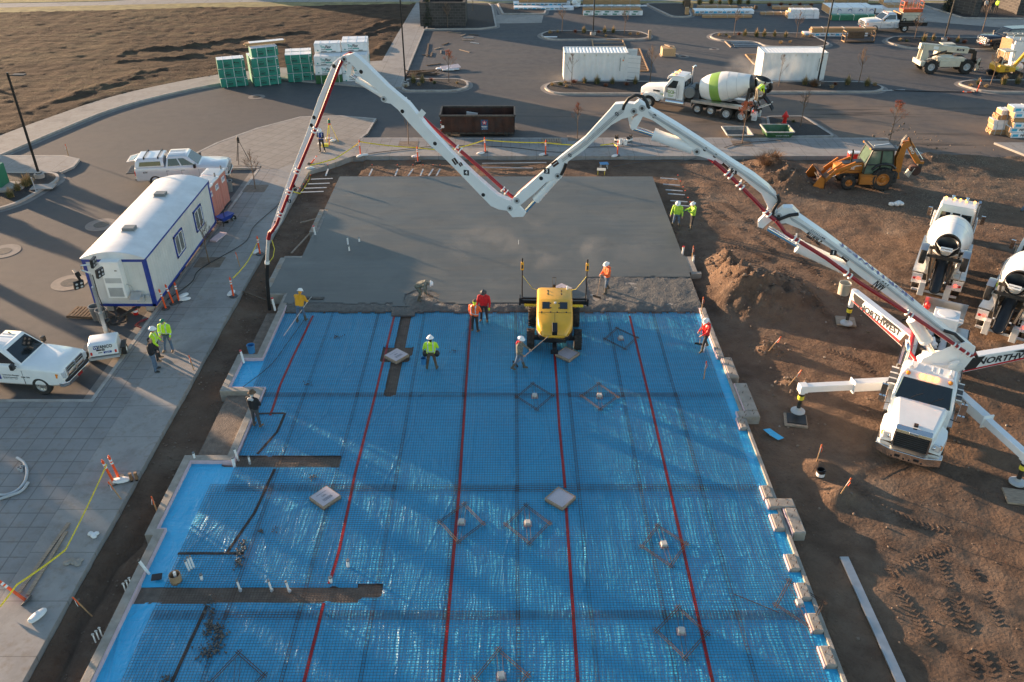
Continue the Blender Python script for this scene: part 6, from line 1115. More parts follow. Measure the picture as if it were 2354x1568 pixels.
b.build('canopy_post',t);b=MB();b.box((-.35,0,1.35),(.5,.5,.16),M['black']);b.box((-.58,0,1.65),(.12,.5,.5),M['black']);b.build('seat',t,bev=.04);b=MB();b.prism([(.75,.8),(.95,.75),(1.9,2.0),(2.5,2.25),(3.1,1.9),(3.1,2.2),(2.45,2.55),(1.75,2.3)],-.11,.11,Yp,'y');b.build('boom',t,bev=.02);b=MB();b.cyl((1.0,0,.7),(1.7,0,1.7),.06,M['dsteel']);b.build('boom_cylinder',t);b=MB();b.bar((3.0,0,2.0),(2.9,0,.6),.18,.22,Yp);b.box((2.8,0,.45),(.5,.5,.4),M['dsteel']);b.build('dipper',t,bev=.02);b=MB();b.box((1.6,0,.3),(.1,1.7,.4),M['dsteel']);b.build('dozer_blade',t)
# cargo trailer with ladder rack
t=thing('cargo_trailer','white enclosed cargo trailer with ladder rack and open wooden ramp door','cargo trailer',(53.6,88.4,0),R(-3));b=MB();b.box((0,0,1.35),(6.2,2.3,2.0),M['wclean']);b.box((0,0,2.38),(6.24,2.34,.06),M['alu']);b.build('body',t,bev=.04);b=MB();b.box((-3.55,-.3,1.45),(.06,1.15,2.1),M['osb'],(0,-.08,.6));b.cyl((-3.6,-.72,1.3),(-3.66,-.72,1.3),.13,M['lgrey'],n=10);b.build('barn_door',t);b=MB();b.box((-3.35,-1.5,1.15),(.06,1.2,1.9),M['wclean'],(0,-.1,-.25));b.build('side_door',t);b=MB()
for y in(-.7,.7):
 b.box((0,y,2.75),(6.6,.07,.1),M['alu'])
 for x in(-2.5,-.8,.8,2.5):b.cyl((x,y,2.4),(x,y,2.75),.03,M['alu'])
for x in[-3.0+.45*k for k in range(14)]:b.cyl((x,-.35,2.86),(x,.35,2.86),.03,M['alu'])
for y in(-.38,.38):b.box((-.2,y,2.86),(7.2,.05,.12),M['alu'])
b.build('ladder_rack',t)
for s in(-1,1):wheel(t,(.4,s*1.2,.36),.36,.24,s,'lgrey');wheel(t,(-.45,s*1.2,.36),.36,.24,s,'lgrey')
text_on(t,'T',.3,'blue',(-1.2,-1.155,1.6),(1,0,0),(0,0,1),bold=True)
t=thing('bulk_bag','pale bulk bag beside the small yellow excavator','bag',(49.6,84.9,0));b=MB();b.ell((0,0,.5),(.75,.6,.55),M['sand'],14,8);b.ell((.3,-.25,.55),(.4,.35,.4),M['sand'],12,6);b.build('sack',t);b=MB();b.ell((-.1,-.55,.5),(.3,.08,.2),M['pgreen'],10,6);b.build('label_patch',t)
# shipping containers
def container(name,label,loc,rz,door_open):
 t=thing(name,label,'shipping container',loc,rz);Lc,Wc,Hc=6.06,2.44,2.59;Wm=M['white']
 b=MB();n=44;pts=[]
 for i in range(n):x=-Lc/2+.12+(Lc-.24)*i/(n-1);pts.append((x,.0 if(i//1)%4<2 else.035))
 for s in(-1,1):b.loft([[V((x,s*(Wc/2-.06+d),.14))for x,d in pts]+[V((x,s*(Wc/2-.12),.14))for x,d in pts[::-1]],[V((x,s*(Wc/2-.06+d),Hc-.1))for x,d in pts]+[V((x,s*(Wc/2-.12),Hc-.1))for x,d in pts[::-1]]],Wm)
 b.build('side_wall',t,smooth=0);b=MB();m=36
 ps=[(-Lc/2+.12+(Lc-.24)*i/(m*1.0-1),.03 if i%2 else 0)for i in range(m)]
 ps=[]
 for i in range(18):x=-Lc/2+.12+(Lc-.24)*i/18;w=(Lc-.24)/18;ps+=[(x,0),(x+w*.35,0),(x+w*.5,.035),(x+w*.85,.035)]
 b.prism(ps+[(Lc/2-.12,0),(Lc/2-.12,-.03),(-Lc/2+.12,-.03)],-Wc/2+.06,Wc/2-.06,Wm,'y');b.T=Matrix();o=b.build('roof',t,smooth=0);o.location=(0,0,Hc-.05)
 b=MB()
 for y in(-1,1):
  for z in(.07,Hc-.06):b.box((0,y*(Wc/2-.05),z),(Lc,.1,.14),Wm)
  for x in(-1,1):b.box((x*(Lc/2-.07),y*(Wc/2-.07),Hc/2),(.14,.14,Hc),Wm);
  for x in(-1,1):
   for z in(.06,Hc-.05):b.box((x*(Lc/2-.08),y*(Wc/2-.06),z),(.18,.14,.13),M['lgrey'])
 for x in(-1,1):
  for z in(.07,Hc-.06):b.box((x*(Lc/2-.05),0,z),(.1,Wc,.14),Wm)
 b.box((0,0,.12),(Lc-.1,Wc-.1,.05),M['dwood']);b.build('frame',t);b=MB();pr=[(-Wc/2+.1+(Wc-.2)*i/15,.03 if i%4<2 else 0)for i in range(16)]
 b.loft([[V((-Lc/2+.05-d,y,.14))for y,d in pr]+[V((-Lc/2+.1,y,.14))for y,d in pr[::-1]],[V((-Lc/2+.05-d,y,Hc-.12))for y,d in pr]+[V((-Lc/2+.1,y,Hc-.12))for y,d in pr[::-1]]],Wm);b.build('end_wall',t,smooth=0)
 for s in(-1,1):
  b=MB();
  b.box((.6,s*0,1.25),(1.2,.06,2.25),Wm)
  for z in(.35,.8,1.25,1.7,2.1):b.box((.6,-.035,z),(1.15,.02,.03),M['lgrey'])
  for x in(.35,.8):b.cyl((x,.06,.15),(x,.06,2.4),.03,M['steel'],n=8)
  d=b.build('door',t);d.location=(Lc/2-.02,s*(Wc/2-.05),0);d.rotation_euler=(0,0,(R(8 if s>0 else-18)if door_open else(-pi/2*s)))
 b=MB()
 for x in(-1.1,0,1.1):b.box((x,-Wc/2+.02,2.36),(.09,.02,.16),M['dozer'])
 b.box((2.55,-Wc/2+.0,1.9),(.1,.02,.14),M['amber']);b.build('placard',t);text_on(t,'22G1',.12,'ink',(2.62,-Wc/2-.03,2.15),(0,0,-1),(1,0,0));text_on(t,'TGHU 0734 2210',.12,'ink',(2.28,-Wc/2-.03,1.55),(0,0,-1),(1,0,0),fit=1.2,bold=True)
 return t
container('shipping_container','white corrugated container with its doors open, behind the left planter',(7.97,82.95,0),0,True);container('shipping_container','white corrugated container with closed doors, right of the mixer truck',(26.8,82.95,0),0,False)
# dumpster
t=thing('roll_off_dumpster','rusty brown open-topped roll-off dumpster on the lane behind the slab','dumpster',(-2.72,66.55,0));L_,Wd,H_=5.86,2.45,1.75;Db=M['dbrown'];b=MB()
for s in(-1,1):b.box((0,s*(Wd/2-.03),.98),(L_,.06,H_-.4),Db);b.box((s*(L_/2-.03),0,.98),(.06,Wd,H_-.4),Db)
b.box((0,0,.26),(L_,Wd,.08),Db);b.build('bin',t);b=MB()
for s in(-1,1):
 for k in range(10):b.box((-L_/2+.3+k*.585,s*(Wd/2+.03),.95),(.09,.08,H_-.42),Db)
 b.box((0,s*Wd/2,H_-.06),(L_+.06,.16,.12),M['dsteel']);b.box((s*L_/2,0,H_-.06),(.14,Wd+.1,.12),M['dsteel']);b.box((0,s*Wd/2,.3),(L_,.12,.14),M['dsteel'])
b.build('rib',t);b=MB()
for x in(-2.3,2.3):
 for s in(-1,1):b.cyl((x,s*.8,.14),(x,s*1.0,.14),.14,M['dsteel'])
b.build('roller',t);b=MB();b.box((.55,-Wd/2-.075,1.0),(.56,.015,.8),M['sblue']);sg=b.build('sign',t);b=MB();c=V((.55,-Wd/2-.09,1.18))
for k in range(5):a=pi/2+k*2*pi/5;b.box(c+V((.12*math.cos(a),0,.12*math.sin(a))),(.12,.01,.08),M['bred'],(0,-a,0))
for k in range(5):a=pi/2+k*2*pi/5;b.box(c+V((.06*math.cos(a),-.004,.06*math.sin(a))),(.1,.01,.03),M['wclean'],(0,-a,0))
b.build('star_emblem',sg);text_on(sg,'REPUBLIC',.11,'wclean',(.55,-Wd/2-.085,.86),(1,0,0),(0,0,1),bold=True,fit=.44);text_on(sg,'SERVICES',.09,'wclean',(.55,-Wd/2-.085,.76),(1,0,0),(0,0,1),fit=.36);text_on(sg,'208.345.1265',.07,'wclean',(.55,-Wd/2-.085,.65),(1,0,0),(0,0,1),fit=.4)
b=MB();b.box((-2.75,-Wd/2-.08,.85),(.24,.02,.2),M['wclean']);
for k in range(6):b.box((-2.88,-Wd/2-.09,.55+.16*k),(.05,.02,.08),M['wclean' if k%2 else 'bred'])
b.build('placard',t);b=MB()
for k in range(9):b.box((rnd.uniform(-2.4,2.4),rnd.uniform(-.8,.8),rnd.uniform(.4,.9)),(rnd.uniform(.4,1.6),rnd.uniform(.2,.6),.1),M[rnd.choice(['plank','wclean','dwood','lgrey','dwood'])],(rnd.uniform(-.5,.5),rnd.uniform(-.5,.5),rnd.random()*3))
b.box((-.5,.6,1.25),(.9,.03,.4),M['wclean'],(.4,.15,0));tag(b.build('scrap_heap',loc=(-2.72,66.55,0)),'scrap boards and foam lying inside the rusty dumpster','scrap',None,'stuff')
# lumber and wrapped packs
def frame_between(a,c):
 a,c=V(a),V(c);d=c-a;return a,d.length,math.atan2(d.y,d.x)
def lumber(x0,x1,y,h,dep,style,label,z0=0.,back=0.,words='PWT',grp=None):
 a,L,rz=frame_between(G(x0,y,0),G(x1,y,0));t=thing('lumber_bundle',label,'lumber',(a.x,a.y+back,z0),rz if abs(rz)<.2 else rz,grp);m={'wood':'wood','white':'wrap','green':'wood','dark':'dgreen','pale':'wrap'}[style]
 b=MB();n=max(2,int(round(h/.1)))
 if style in('wood','green'):
  k=max(2,int(dep/.16))
  for i in range(n):
   for j in range(k):b.box((L/2+rnd.uniform(-.05,.05),(j+.5)*dep/k,(i+.5)*h/n),(L*rnd.uniform(.97,1.0),dep/k-.012,h/n-.008),M['wood' if rnd.random()>.15 else 'plank'])
  b.build('boards',t,smooth=0)
  if style=='green':
   b=MB();b.box((L/2,-.012,h*.5),(L,.02,h*.9),M['wrap']);w=b.build('wrap',t);b=MB()
   for k in range(int(L/1.2)):
    for zz in(.27,.73):b.box((.4+1.2*k+(.2 if zz>.5 else 0),-.026,h*zz),(.55,.006,h*.24),M['dgreen']);b.box((.95+1.2*k,-.026,h*zz),(.3,.006,h*.06),M['ink'])
   b.build('print',w)
 else:
  rings=[];K=max(4,int(L/.5))
  for i in range(K+1):
   x=L*i/K;q=lambda:rnd.uniform(-.015,.015)
   rings.append([V((x,q(),0)),V((x,q(),h*.5)),V((x,.02+q(),h+q())),V((x,dep*.5,h+.02+q())),V((x,dep-.02+q(),h+q())),V((x,dep+q(),0))])
  b.loft(rings,M[m]);w=b.build('wrap',t,smooth=50)
  for x in(-.012,L+.012):b=MB();b.box((x,dep/2,h/2),(.03,dep*.96,h*.9),M['wood']);b.build('board_ends',t)
  if style=='white' and words:
   for k in range(int(L/1.15)):
    x=.35+1.15*k;b=MB();b.box((x,-.022,h*.5),(.42,.008,h*.5),M['cyan']);b.build('print',w)
    if x+.9<L:text_on(w,words,h*.62,'ink',(x+.62,-.022,h*.5),(1,0,0),(0,0,1),bold=True,off=.008,fit=.46)
  if style=='dark':pass
 for u in(.18,.5,.82):b=MB();b.box((L*u,dep/2,h/2),(.03,dep+.06,h+.055),M['lgrey']if style!='dark' else M['wpvc']);b.build('strap',t,smooth=0)
 return t
BL=(('white',1181,1319,23.5,.34,1.3,'white wrapped lumber bundle lowest and nearest at top centre',0,0),('white',1180,1311,13.5,.34,1.3,'white wrapped lumber bundle behind the nearest one at top centre',0,0),('wood',1193,1303,13.5,.36,1.1,'bare wood bundle on top of the white wrapped one at top centre',.38,.1),('green',1340,1477,35.8,.62,1.2,'wood bundle with green printed wrap, nearest one by the thin lamp post',0,0),('wood',1340,1472,35.8,.24,1.1,'bare wood layer on the green printed bundle by the lamp post',.64,.05),('white',1318,1487,34,.05,.35,'long white board overhanging the wood layer by the lamp post',.95,.3),('green',1340,1472,16.5,.36,1.3,'green printed bundle in the back row by the lamp post',0,0),('wood',1341,1471,16.5,.5,1.2,'tall bare wood layer in the back row by the lamp post',.38,.05),('wood',1603,1696,19.5,.28,.8,'bare wood bundle behind the white wrapped one, right of the planter tip',0,0),('white',1596,1733,32,.40,1.5,'white wrapped bundle with blue print between two wood bundles',0,0),('wood',1614,1730,41.2,.30,.6,'long bare wood bundle in front of the white wrapped one',0,0),('wood',1594,1613,36,.22,.4,'short bare wood piece at the left of the long wood bundle',0,0),('wood',1706,1734,21.8,.24,.5,'short bare wood bundle beside a small dark crate',0,0),('wood',1777,1868,22,.36,.8,'bare wood bundle behind the stack of white packs',0,0),('wood',1750,1806,35.2,.34,.7,'bare wood bundle butting the left of the white pack stack',0,0),('pale',1811,1882,43,.36,1.3,'plain white pack, bottom of a stack of three',0,0),('pale',1811,1882,43,.34,1.3,'plain white pack, middle of a stack of three',.38,.05),('pale',1816,1880,43,.30,1.2,'plain white pack, top of a stack of three',.74,.08),('dark',1911,2012,47,.6,1.0,'dark green plank bundle left of the silver flatbed truck',0,0),('pale',1906,2008,34,.85,3.2,'large white draped pack behind the dark green planks',0,0),('wood',1900,1994,14,.95,1.2,'tall pale wood stack behind the large white draped pack',0,0),('pale',2012,2110,30,.55,2.2,'white draped pack behind the silver flatbed truck',0,0),('wood',2038,2125,29,.35,1.6,'brown wood layer on the white draped pack behind the flatbed',.57,.1),('pale',2030,2120,12,.9,1.6,'white pack farthest back above the flatbed truck',0,0),('white',1848,1994,83.5,.36,1.0,'white wrapped bundle under the long wood one, right of the long planter',0,0),('wood',1864,2012,83.5,.50,.9,'long pale wood bundle resting on a white one, right of the long planter',.38,.05))
for s,a,c,y,h,d,l,z,bk in BL:lumber(a,c,y,h,d,s,l,z,bk,grp='lumber bundles in the car park')
for o in[o for o in C.objects if o.get('label')=='large white draped pack behind the dark green planks']:
 w=[c for c in o.children if c.name.startswith('wrap')][0];b=MB()
 for k in range(4):b.tube([(1.2+1.35*k+.22*math.cos(q),-.03,.45+.22*math.sin(q))for q in[pi*j/8 for j in range(9)]],.03,M['blue'],5)
 b.build('ring_print',w)
for i in range(6):
 lumber(2322-4*(i%2)-2*(i>3)*3,2480,317.5,.38,1.0,'white' if i!=3 else 'wood',f"{['bottom', 'second from bottom', 'third from bottom', 'fourth from bottom', 'fifth from bottom', 'topmost'][i]} lumber bundle of the tall stack at the right edge",.02+.4*i,.12*(i%2),'PWT','stacked lumber at the right edge')
for i in range(5):
 lumber(2278+(0,2,0,6,12)[i],2325,311-i*.5,.36,.9,'white' if i in(1,2,4)else 'wood',f"{['bottom', 'second from bottom', 'middle', 'second from top', 'topmost'][i]} short bundle left of the tall stack at the right edge",.02+.38*i,.1,'','stacked lumber at the right edge')
def pack(style):
 t=thing('sheet_pack','x','panel pack');L,d,h=2.44,1.22,.80;m={'green':'gwrap','white':'wrap','dark':'dgwrap'}[style];b=MB()
 b.loft([[V((x,-d/2+rnd.uniform(-.02,.02),.03)),V((x,-d/2-.01,h*.5)),V((x,-d/2+.01,h-.03)),V((x,-d/2+.05,h)),V((x,0,h+.02)),V((x,d/2-.05,h)),V((x,d/2,h-.03)),V((x,d/2,.03))]for x in[-L/2+L*i/6 for i in range(7)]],M[m]);w=b.build('wrap',t,smooth=50)
 b=MB();b.box((0,0,h+.022),(L*.985,d*.93,.02),M['wrap']);b.build('top_sheet',t)
 for x in(-.7,.15,.95):b=MB();b.box((x,0,h/2+.01),(.03,d+.06,h+.075),M['wpvc']);b.build('strap',t,smooth=0)
 if style=='green':
  text_on(w,'Trubord',.22,'ink',(-.42,-d/2-.012,.34),(1,0,0),(0,0,1),bold=True,fit=.55,off=.02);b=MB();b.box((-.42,-d/2-.028,.52),(.36,.006,.04),M['ink']);b.box((.32,-d/2-.028,.5),(.14,.006,.14),M['ink']);b.box((.58,-d/2-.028,.48),(.3,.006,.06),M['ink']);b.box((.5,-d/2-.028,.34),(.5,.006,.03),M['ink']);b.box((-.42,-d/2-.028,.2),(.5,.006,.03),M['ink']);b.box((1.1,-d/2-.03,.68),(.12,.006,.1),M['wpvc']);b.build('print',w)
 if style=='white':
  text_on(w,'Tru',.36,'teal',(-.42,-d/2-.012,.5),(1,0,0),(0,0,1),bold=True,fit=.42,off=.02);text_on(w,'Flor',.36,'ink',(.08,-d/2-.012,.5),(1,0,0),(0,0,1),bold=True,fit=.5,off=.02);text_on(w,'pointSIX',.12,'ink',(-.42,-d/2-.012,.28),(1,0,0),(0,0,1),bold=True,shear=.2,fit=.4,off=.02);b=MB();b.box((.12,-d/2-.03,.28),(.6,.006,.09),M['teal']);b.box((-.35,-d/2-.03,.1),(.5,.006,.05),M['ink']);b.box((-.9,-d/2-.03,.2),(.12,.006,.12),M['teal']);b.box((.55,-d/2-.03,.1),(.4,.006,.06),M['ink']);b.build('print',w)
 return t
kg,kw,kdk=Kind(pack('green')),Kind(pack('white')),Kind(pack('dark'))
NT_=['bottom','middle','top']
def stack(p0,p1,kinds,where,back=0.,z0=.02,grp='wrapped panel packs along the left road',shift=0):
 a,L,rz=frame_between(G(*p0),G(*p1));d=V((math.cos(rz),math.sin(rz),0));n=V((-d.y,d.x,0));c=a+d*1.24+n*(.62+back)
 for i,k in enumerate(kinds):
  kk={'g':kg,'w':kw,'d':kdk}[k];nm={'g':'green','w':'white TruFlor','d':'dark green'}[k];nm=nm.replace('TruFlor','printed')
  lev=NT_[i]if len(kinds)==3 else['bottom','second','third','top'][i]if len(kinds)==4 else['lower','upper'][i]if len(kinds)==2 else 'single'
  kk.put((c.x+rnd.uniform(-.03,.03),c.y+rnd.uniform(-.03,.03)+(.35 if shift and i==len(kinds)-1 else 0),z0+.85*i),rz+rnd.uniform(-.01,.01),f'{nm} wrapped panel pack, {lev} {where}',grp)
stack((509,203),(573,197),'ggg','of the leftmost stack');stack((587,200.4),(648,193.3),'gggg','of the second stack from left',shift=1);stack((587,200.4),(648,193.3),'ggg','of the stack hidden behind the second from left',1.3)
stack((663,190.7),(723,187.3),'ggg','of the middle stack');stack((663,190.7),(723,187.3),'ggg','of the stack behind the middle one',1.35);stack((727.6,194),(788,192.4),'dww','of the stack under the boom tip');stack((727.6,194),(788,192.4),'dgww','of the stack behind the boom tip',1.4);stack((789,190.7),(850,189),'www','of the rightmost stack, front');stack((789,190.7),(850,189),'gwww','of the rightmost stack, second rank',1.35);stack((789,190.7),(850,189),'ggww','of the rightmost stack, rear rank',2.7)
a,L,rz=frame_between(G(587,200.4),G(648,193.3));t=thing('lumber_bundle','long wood planks lying on top of the second green stack','lumber',(a.x-.3,a.y+1.3,3.46),rz);b=MB()
for i in range(2):
 for j in range(5):b.box((1.5+rnd.uniform(-.2,.2),.12*j,.06+.11*i),(3.6,.11,.1),M['wood'])
b.build('boards',t,smooth=0);b=MB();b.box((1.6,.24,.235),(3.2,.7,.02),M['wrap']);b.build('cover',t)
def boxm(name,label,cat,px,py,dims,m,rz=0.,z=0.,grp=None,bev=.01,extra=None):
 p=G(px,py,z);t=thing(name,label,cat,(p.x,p.y,z),rz,grp);b=MB();b.box((0,dims[1]/2,dims[2]/2),dims,M[m]);b.build('block',t,bev=bev);
 if extra:extra(t)
 return t
def osbx(t):
 b=MB()
 for k in range(3):b.box((-.1+.12*k,.75,.98),(.1,1.0,.1),M['plank'],(0,0,.45))
 b.build('loose_board',t);b=MB();b.box((0,.6,.04),(1.6,1.3,.08),M['plank']);b.build('pallet_base',t)
boxm('osb_stack','stack of pale wooden sheets with boards on top, right of the left container','panel stack',1537,131,(1.38,1.3,.85),'osb',0,0,None,.01,osbx)
boxm('wooden_crate','tall dark wooden crate at the tip of the top planter','crate',1580,19,(.7,.7,1.0),'dwood');boxm('wooden_crate','pale wooden crate standing below the dark crate','crate',1579,36,(.45,.5,.95),'wood');boxm('wooden_crate','small pale crate right of the dark crate','crate',1590,19,(.35,.4,.6),'wood');boxm('wooden_crate','small dark crate beside the short wood bundle','crate',1738,20.5,(.35,.35,.4),'dwood')
boxm('wooden_crate','upright pale board box at the right tip of the planter with the lamp post','crate',1493,91,(.32,.3,1.0),'plank');boxm('board','white board lying in the planter with the thin lamp post','board',1266,86,(1.5,.35,.04),'wrap',0,.13)
p=G(1975,98.5);t=thing('steel_cage','rusty open steel cage rack in front of the long wood bundle','rack',(p.x,p.y,0),R(2));b=MB()
for x in(-1.65,1.65):
 for y in(0,.95):b.box((x,y,.6),(.08,.08,1.2),M['dwood'])
for y in(0,.95):
 for z in(.1,.65,1.17):b.box((0,y,z),(3.3,.06,.07),M['dwood'])
for x in(-1.65,1.65):
 for z in(.1,.65,1.17):b.box((x,.47,z),(.06,.95,.07),M['wood' if x<0 else 'dwood'])
b.build('frame',t);b=MB();b.box((-.3,.5,.75),(1.9,.05,.8),M['dwood']);b.box((0,.47,.12),(3.2,.9,.05),M['dwood']);b.build('panel',t)
for i,(x0,x1,y)in enumerate(((1713,1754,88),(1678,1745,93),(1680,1752,96),(1682,1760,99.5),(1686,1756,103),(1688,1752,106.5))):
 a,c=G(x0,y,.05),G(x1,y+rnd.uniform(-.6,.6),.05);b=MB();b.cyl(a,c,.055,M['steel'],n=8);tag(b.build('steel_pipe'),f'grey steel pipe lying in front of the long planter, {ORD[i]} from the back','pipe','grey steel pipes lying on the lot')
a,c=G(1667,95,.05),G(1681,108.5,.05);b=MB();b.bar(a,c,.14,.1,M['plank']);tag(b.build('timber_post'),'pale timber lying crosswise at the left of the grey pipes','timber')
def wallframe(q,label,n,m='wood'):
 q=[G(*p,.06)for p in q];b=MB()
 for i in range(4):b.bar(q[i],q[(i+1)%4],.12,.09,M[m])
 for k in range(1,n):u=k/n;b.bar(q[0].lerp(q[3],u),q[1].lerp(q[2],u),.09,.08,M['plank'])
 return tag(b.build('wall_frame',smooth=0),label,'wall frame')
wallframe([(1458,112),(1470,112),(1491,163),(1462,163)],'wooden stud wall frame lying right of the left container door',14);wallframe([(1361,91),(1431,91.5),(1437,106),(1364,108)],'open wooden wall frame lying behind the left container',2);wallframe([(1714,125),(1742,125),(1742,150),(1732,146)],'wooden stud wall frame lying left of the right container',7)
for i,(X0,Y0_,X1,Y1_,m)in enumerate(((1745,293,1880,300,'plank'),(1870,332,1920,312,'plank'),(1900,342,1992,342,'lgrey'),(1885,368,1995,368,'plank'),(1950,316,2035,322,'dwood'),(1965,390,2040,400,'lgrey'),(1862,455,1955,480,'plank'),(1635,450,1690,437,'plank'),(1692,460,1692,492,'plank'),(1706,412,1760,392,'dwood'),(1578,400,1562,520,'dwood'),(1610,480,1598,520,'dwood'),(1520,503,1590,508,'dwood'),(1560,600,1690,583,'dwood'),(1925,268,1965,250,'lgrey'))):
 a,c=G(589.7+.2505*X0,.2505*Y0_,.04),G(589.7+.2505*X1,.2505*Y1_,.04);b=MB();b.bar(a,c,rnd.uniform(.1,.18),.05,M[m]);tag(b.build('loose_board'),['pale plank pair end by the dark block enclosure','short pale block plank right of centre among the loose boards','thin grey board among the loose boards','wide pale plank lowest of the loose boards near the enclosure','dark thin board farthest right of the loose boards','thin grey board slanting at the right of the loose boards','long pale plank lying alone on the asphalt','short pale plank near the bare red tree','upright pale plank above the red-leaved tree','dark beam end above the red-leaved tree','dark board on end left of the red-leaved tree','short dark board beside the dark board on end','dark board lying left near the walkway','dark lath lying behind the white foam heap','grey board by the corner of the dark enclosure'][i],'board','loose boards on the asphalt')
def heap(name,label,cat,px,py,parts,z=0.):
 p=G(px,py,z);t=thing(name,label,cat,(p.x,p.y,z));parts(t);return t
def foamheap(t):
 b=MB();b.box((.35,.5,.25),(1.9,1.0,.06),M['boxp'],(.1,-.05,.35));b.box((.3,.4,.15),(1.7,1.1,.08),M['wrap'],(0,0,.25));b.build('foam_board',t);b=MB()
 for k in range(9):b.ell((rnd.uniform(-1.0,.9),rnd.uniform(-.2,.6),.1),(.35,.3,.16),M['wrap'],9,5)
 b.build('crumpled_wrap',t,smooth=25)
heap('foam_scrap','white foam boards and crumpled wrap heaped behind the red-leaved tree','scrap',1027,163,foamheap)
def pal(t,n=8,L=1.1,W_=1.0,m='dwood'):
 b=MB()
 for k in range(n):b.box((-L/2+(k+.5)*L/n,0,.13),(L/n*.65,W_,.02),M[m])
 for y in(-.45,0,.45):b.box((0,y*W_,.06),(L,.09,.1),M[m])
 b.build('pallet_boards',t,smooth=0)
for(px,py,l,m,rz)in((197,722,'dark wooden pallet lying by the front of the site trailer','dwood',-.1),(1268,326,'pale wooden pallet on the walkway behind the yellow tape','plank',0.02),(962,168,'dark broken pallet near the lamp post island','dwood',.1),(955,176,'second dark pallet piled by the lamp post island','dwood',-.2)):
 p=G(px,py,.15 if py>300 and py<340 else 0);t=thing('wooden_pallet',l,'pallet',(p.x,p.y,.15 if py in(326,)else 0.01),rz);pal(t,8,1.5,1.0,m)
def junk(t):
 b=MB()
 for k in range(16):b.bar((rnd.uniform(-1.6,2.0),rnd.uniform(-.8,.8),rnd.uniform(.05,.3)),(rnd.uniform(-1.6,2.0),rnd.uniform(-.8,.8),rnd.uniform(.05,.35)),.1,.06,M['dwood'])
 b.build('broken_board',t)
o=heap('wood_scrap','heap of dark broken boards beside the lamp post island','scrap',965,171,junk);o.children[0]['kind']='stuff'
def bagp(t):
 b=MB()
 for k in range(6):b.ell((rnd.uniform(-.4,.4),rnd.uniform(-.3,.3),.3+.16*k*.7),(.45,.4,.35),M['sand'],9,6)
 b.build('sack',t,smooth=25)
heap('plastic_scrap','crumpled white plastic between two lumber stacks at top centre','scrap',1327,17,bagp)
def pan(name,label,px0,px1,py,dep,h,m,word=None):
 a,L,rz=frame_between(G(px0,py,0),G(px1,py,0));t=thing(name,label,'washout pan',(a.x,a.y,.01),rz);b=MB();o=.22
 q=lambda e,z:[V((-e,-e,z)),V((L+e,-e,z)),V((L+e,dep+e,z)),V((-e,dep+e,z))]
 A1,A2,A3,A4=q(0,.02),q(o,h),q(o-.05,h),q(-.04,.06);vs=A1+A2+A3+A4;fs=[(3,2,1,0)]
 for k in range(4):
  for r0 in(0,4,8):fs.append((r0+k,r0+(k+1)%4,r0+4+(k+1)%4,r0+4+k))
 fs.append((12,13,14,15));b.add(vs,fs,M[m]);body=b.build('pan',t,smooth=0);b=MB()
 for k in range(4):b.bar(A2[k],A2[(k+1)%4],.09,.07,M['block'])
 b.build('rim',t);b=MB();b.box((L/2,dep/2,.10),(L-.02,dep-.02,.05),M['rough']);b.build('slurry',t)
 if word:text_on(body,word,.24,'lgrey',(L*.62,-o*.45,h*.55),(1,0,0),(0,.35,1),off=.02,bold=True)
pan('washout_pan','green ECO PAN washout pan under the mixer chute',1764,1815,320,1.5,.62,'ecog','ECO PAN');pan('washout_pan','grey empty washout pan left of the green one',1676,1722,319,1.7,.35,'wall')
p=G(1803,283,.13);t=thing('fire_hydrant','red fire hydrant in the dark planting bed','hydrant',(p.x,p.y,.13));b=MB();b.lathe([(0,0),(.22,0),(.22,.06),(.15,.08),(.15,.62),(.2,.64),(.2,.70),(.16,.74),(.12,.86),(.06,.92),(.05,1.0),(0,1.0)],M['bred'],18);b.build('barrel',t);b=MB()
for a in(0,pi/2*3,pi):b.cyl((0,0,.55),(.26*math.cos(a),.26*math.sin(a),.55),.085,M['bred'],n=12)
b.build('outlet',t,bev=.01)
def bucket(px,py,label,m,z=0.,s=1.,sand=False,lab=True):
 p=G(px,py,z);t=thing('bucket',label,'bucket',(p.x,p.y,z));b=MB();b.lathe([(0,.02),(.14*s,0),(.165*s,.36*s),(.175*s,.38*s),(.155*s,.38*s),(.13*s,.04),(0,.05)],M[m],18);o=b.build('pail',t)
 b=MB();b.tube([(.16*s*math.cos(k),.03,.37*s-.1*s*math.sin(k)*1.0)for k in[pi*j/8 for j in range(9)]],.006,M['steel'],5);b.build('handle',t)
 if lab:b=MB();b.lathe([(.153*s,.12*s),(.16*s,.27*s)],M['wpvc'],18);b.build('label_band',t)
 if sand:b=MB();b.tube([(0,0,.2),(.1,.05,.55)],.05,M['dwood'],6);b.tube([(0,0,.2),(-.1,.05,.52)],.05,M['dwood'],6);b.build('tool_handles',t)
for a in((1417,326,'black pail with tools, left of the bucket group on the walkway','black',.15,1,True),(1427,331,'white pail in the bucket group on the walkway, left one','wpvc',.15),(1437,333,'white pail in the bucket group on the walkway, front one','wpvc',.15),(1444,327,'grey pail in the middle of the bucket group','dgrey',.15),(1449,325,'grey pail with tools, right of the bucket group','grey',.15,1,True),(1884,1098,'black and white bucket on the dirt near the pump truck bumper','black',-.08,1.05),(579,810,'blue bucket on the footing wall corner','bblue',.3,1.1,False,False)):bucket(*a)
p=G(1938,675,-.05);t=thing('plastic_tub','large empty cream plastic tub on the dirt under the boom','tub',(p.x,p.y,-.06));b=MB();b.lathe([(0,.03),(.29,.0),(.31,.62),(.325,.64),(.325,.67),(.29,.67),(.27,.06),(0,.07)],M['dozer'],24);b.build('tub',t)
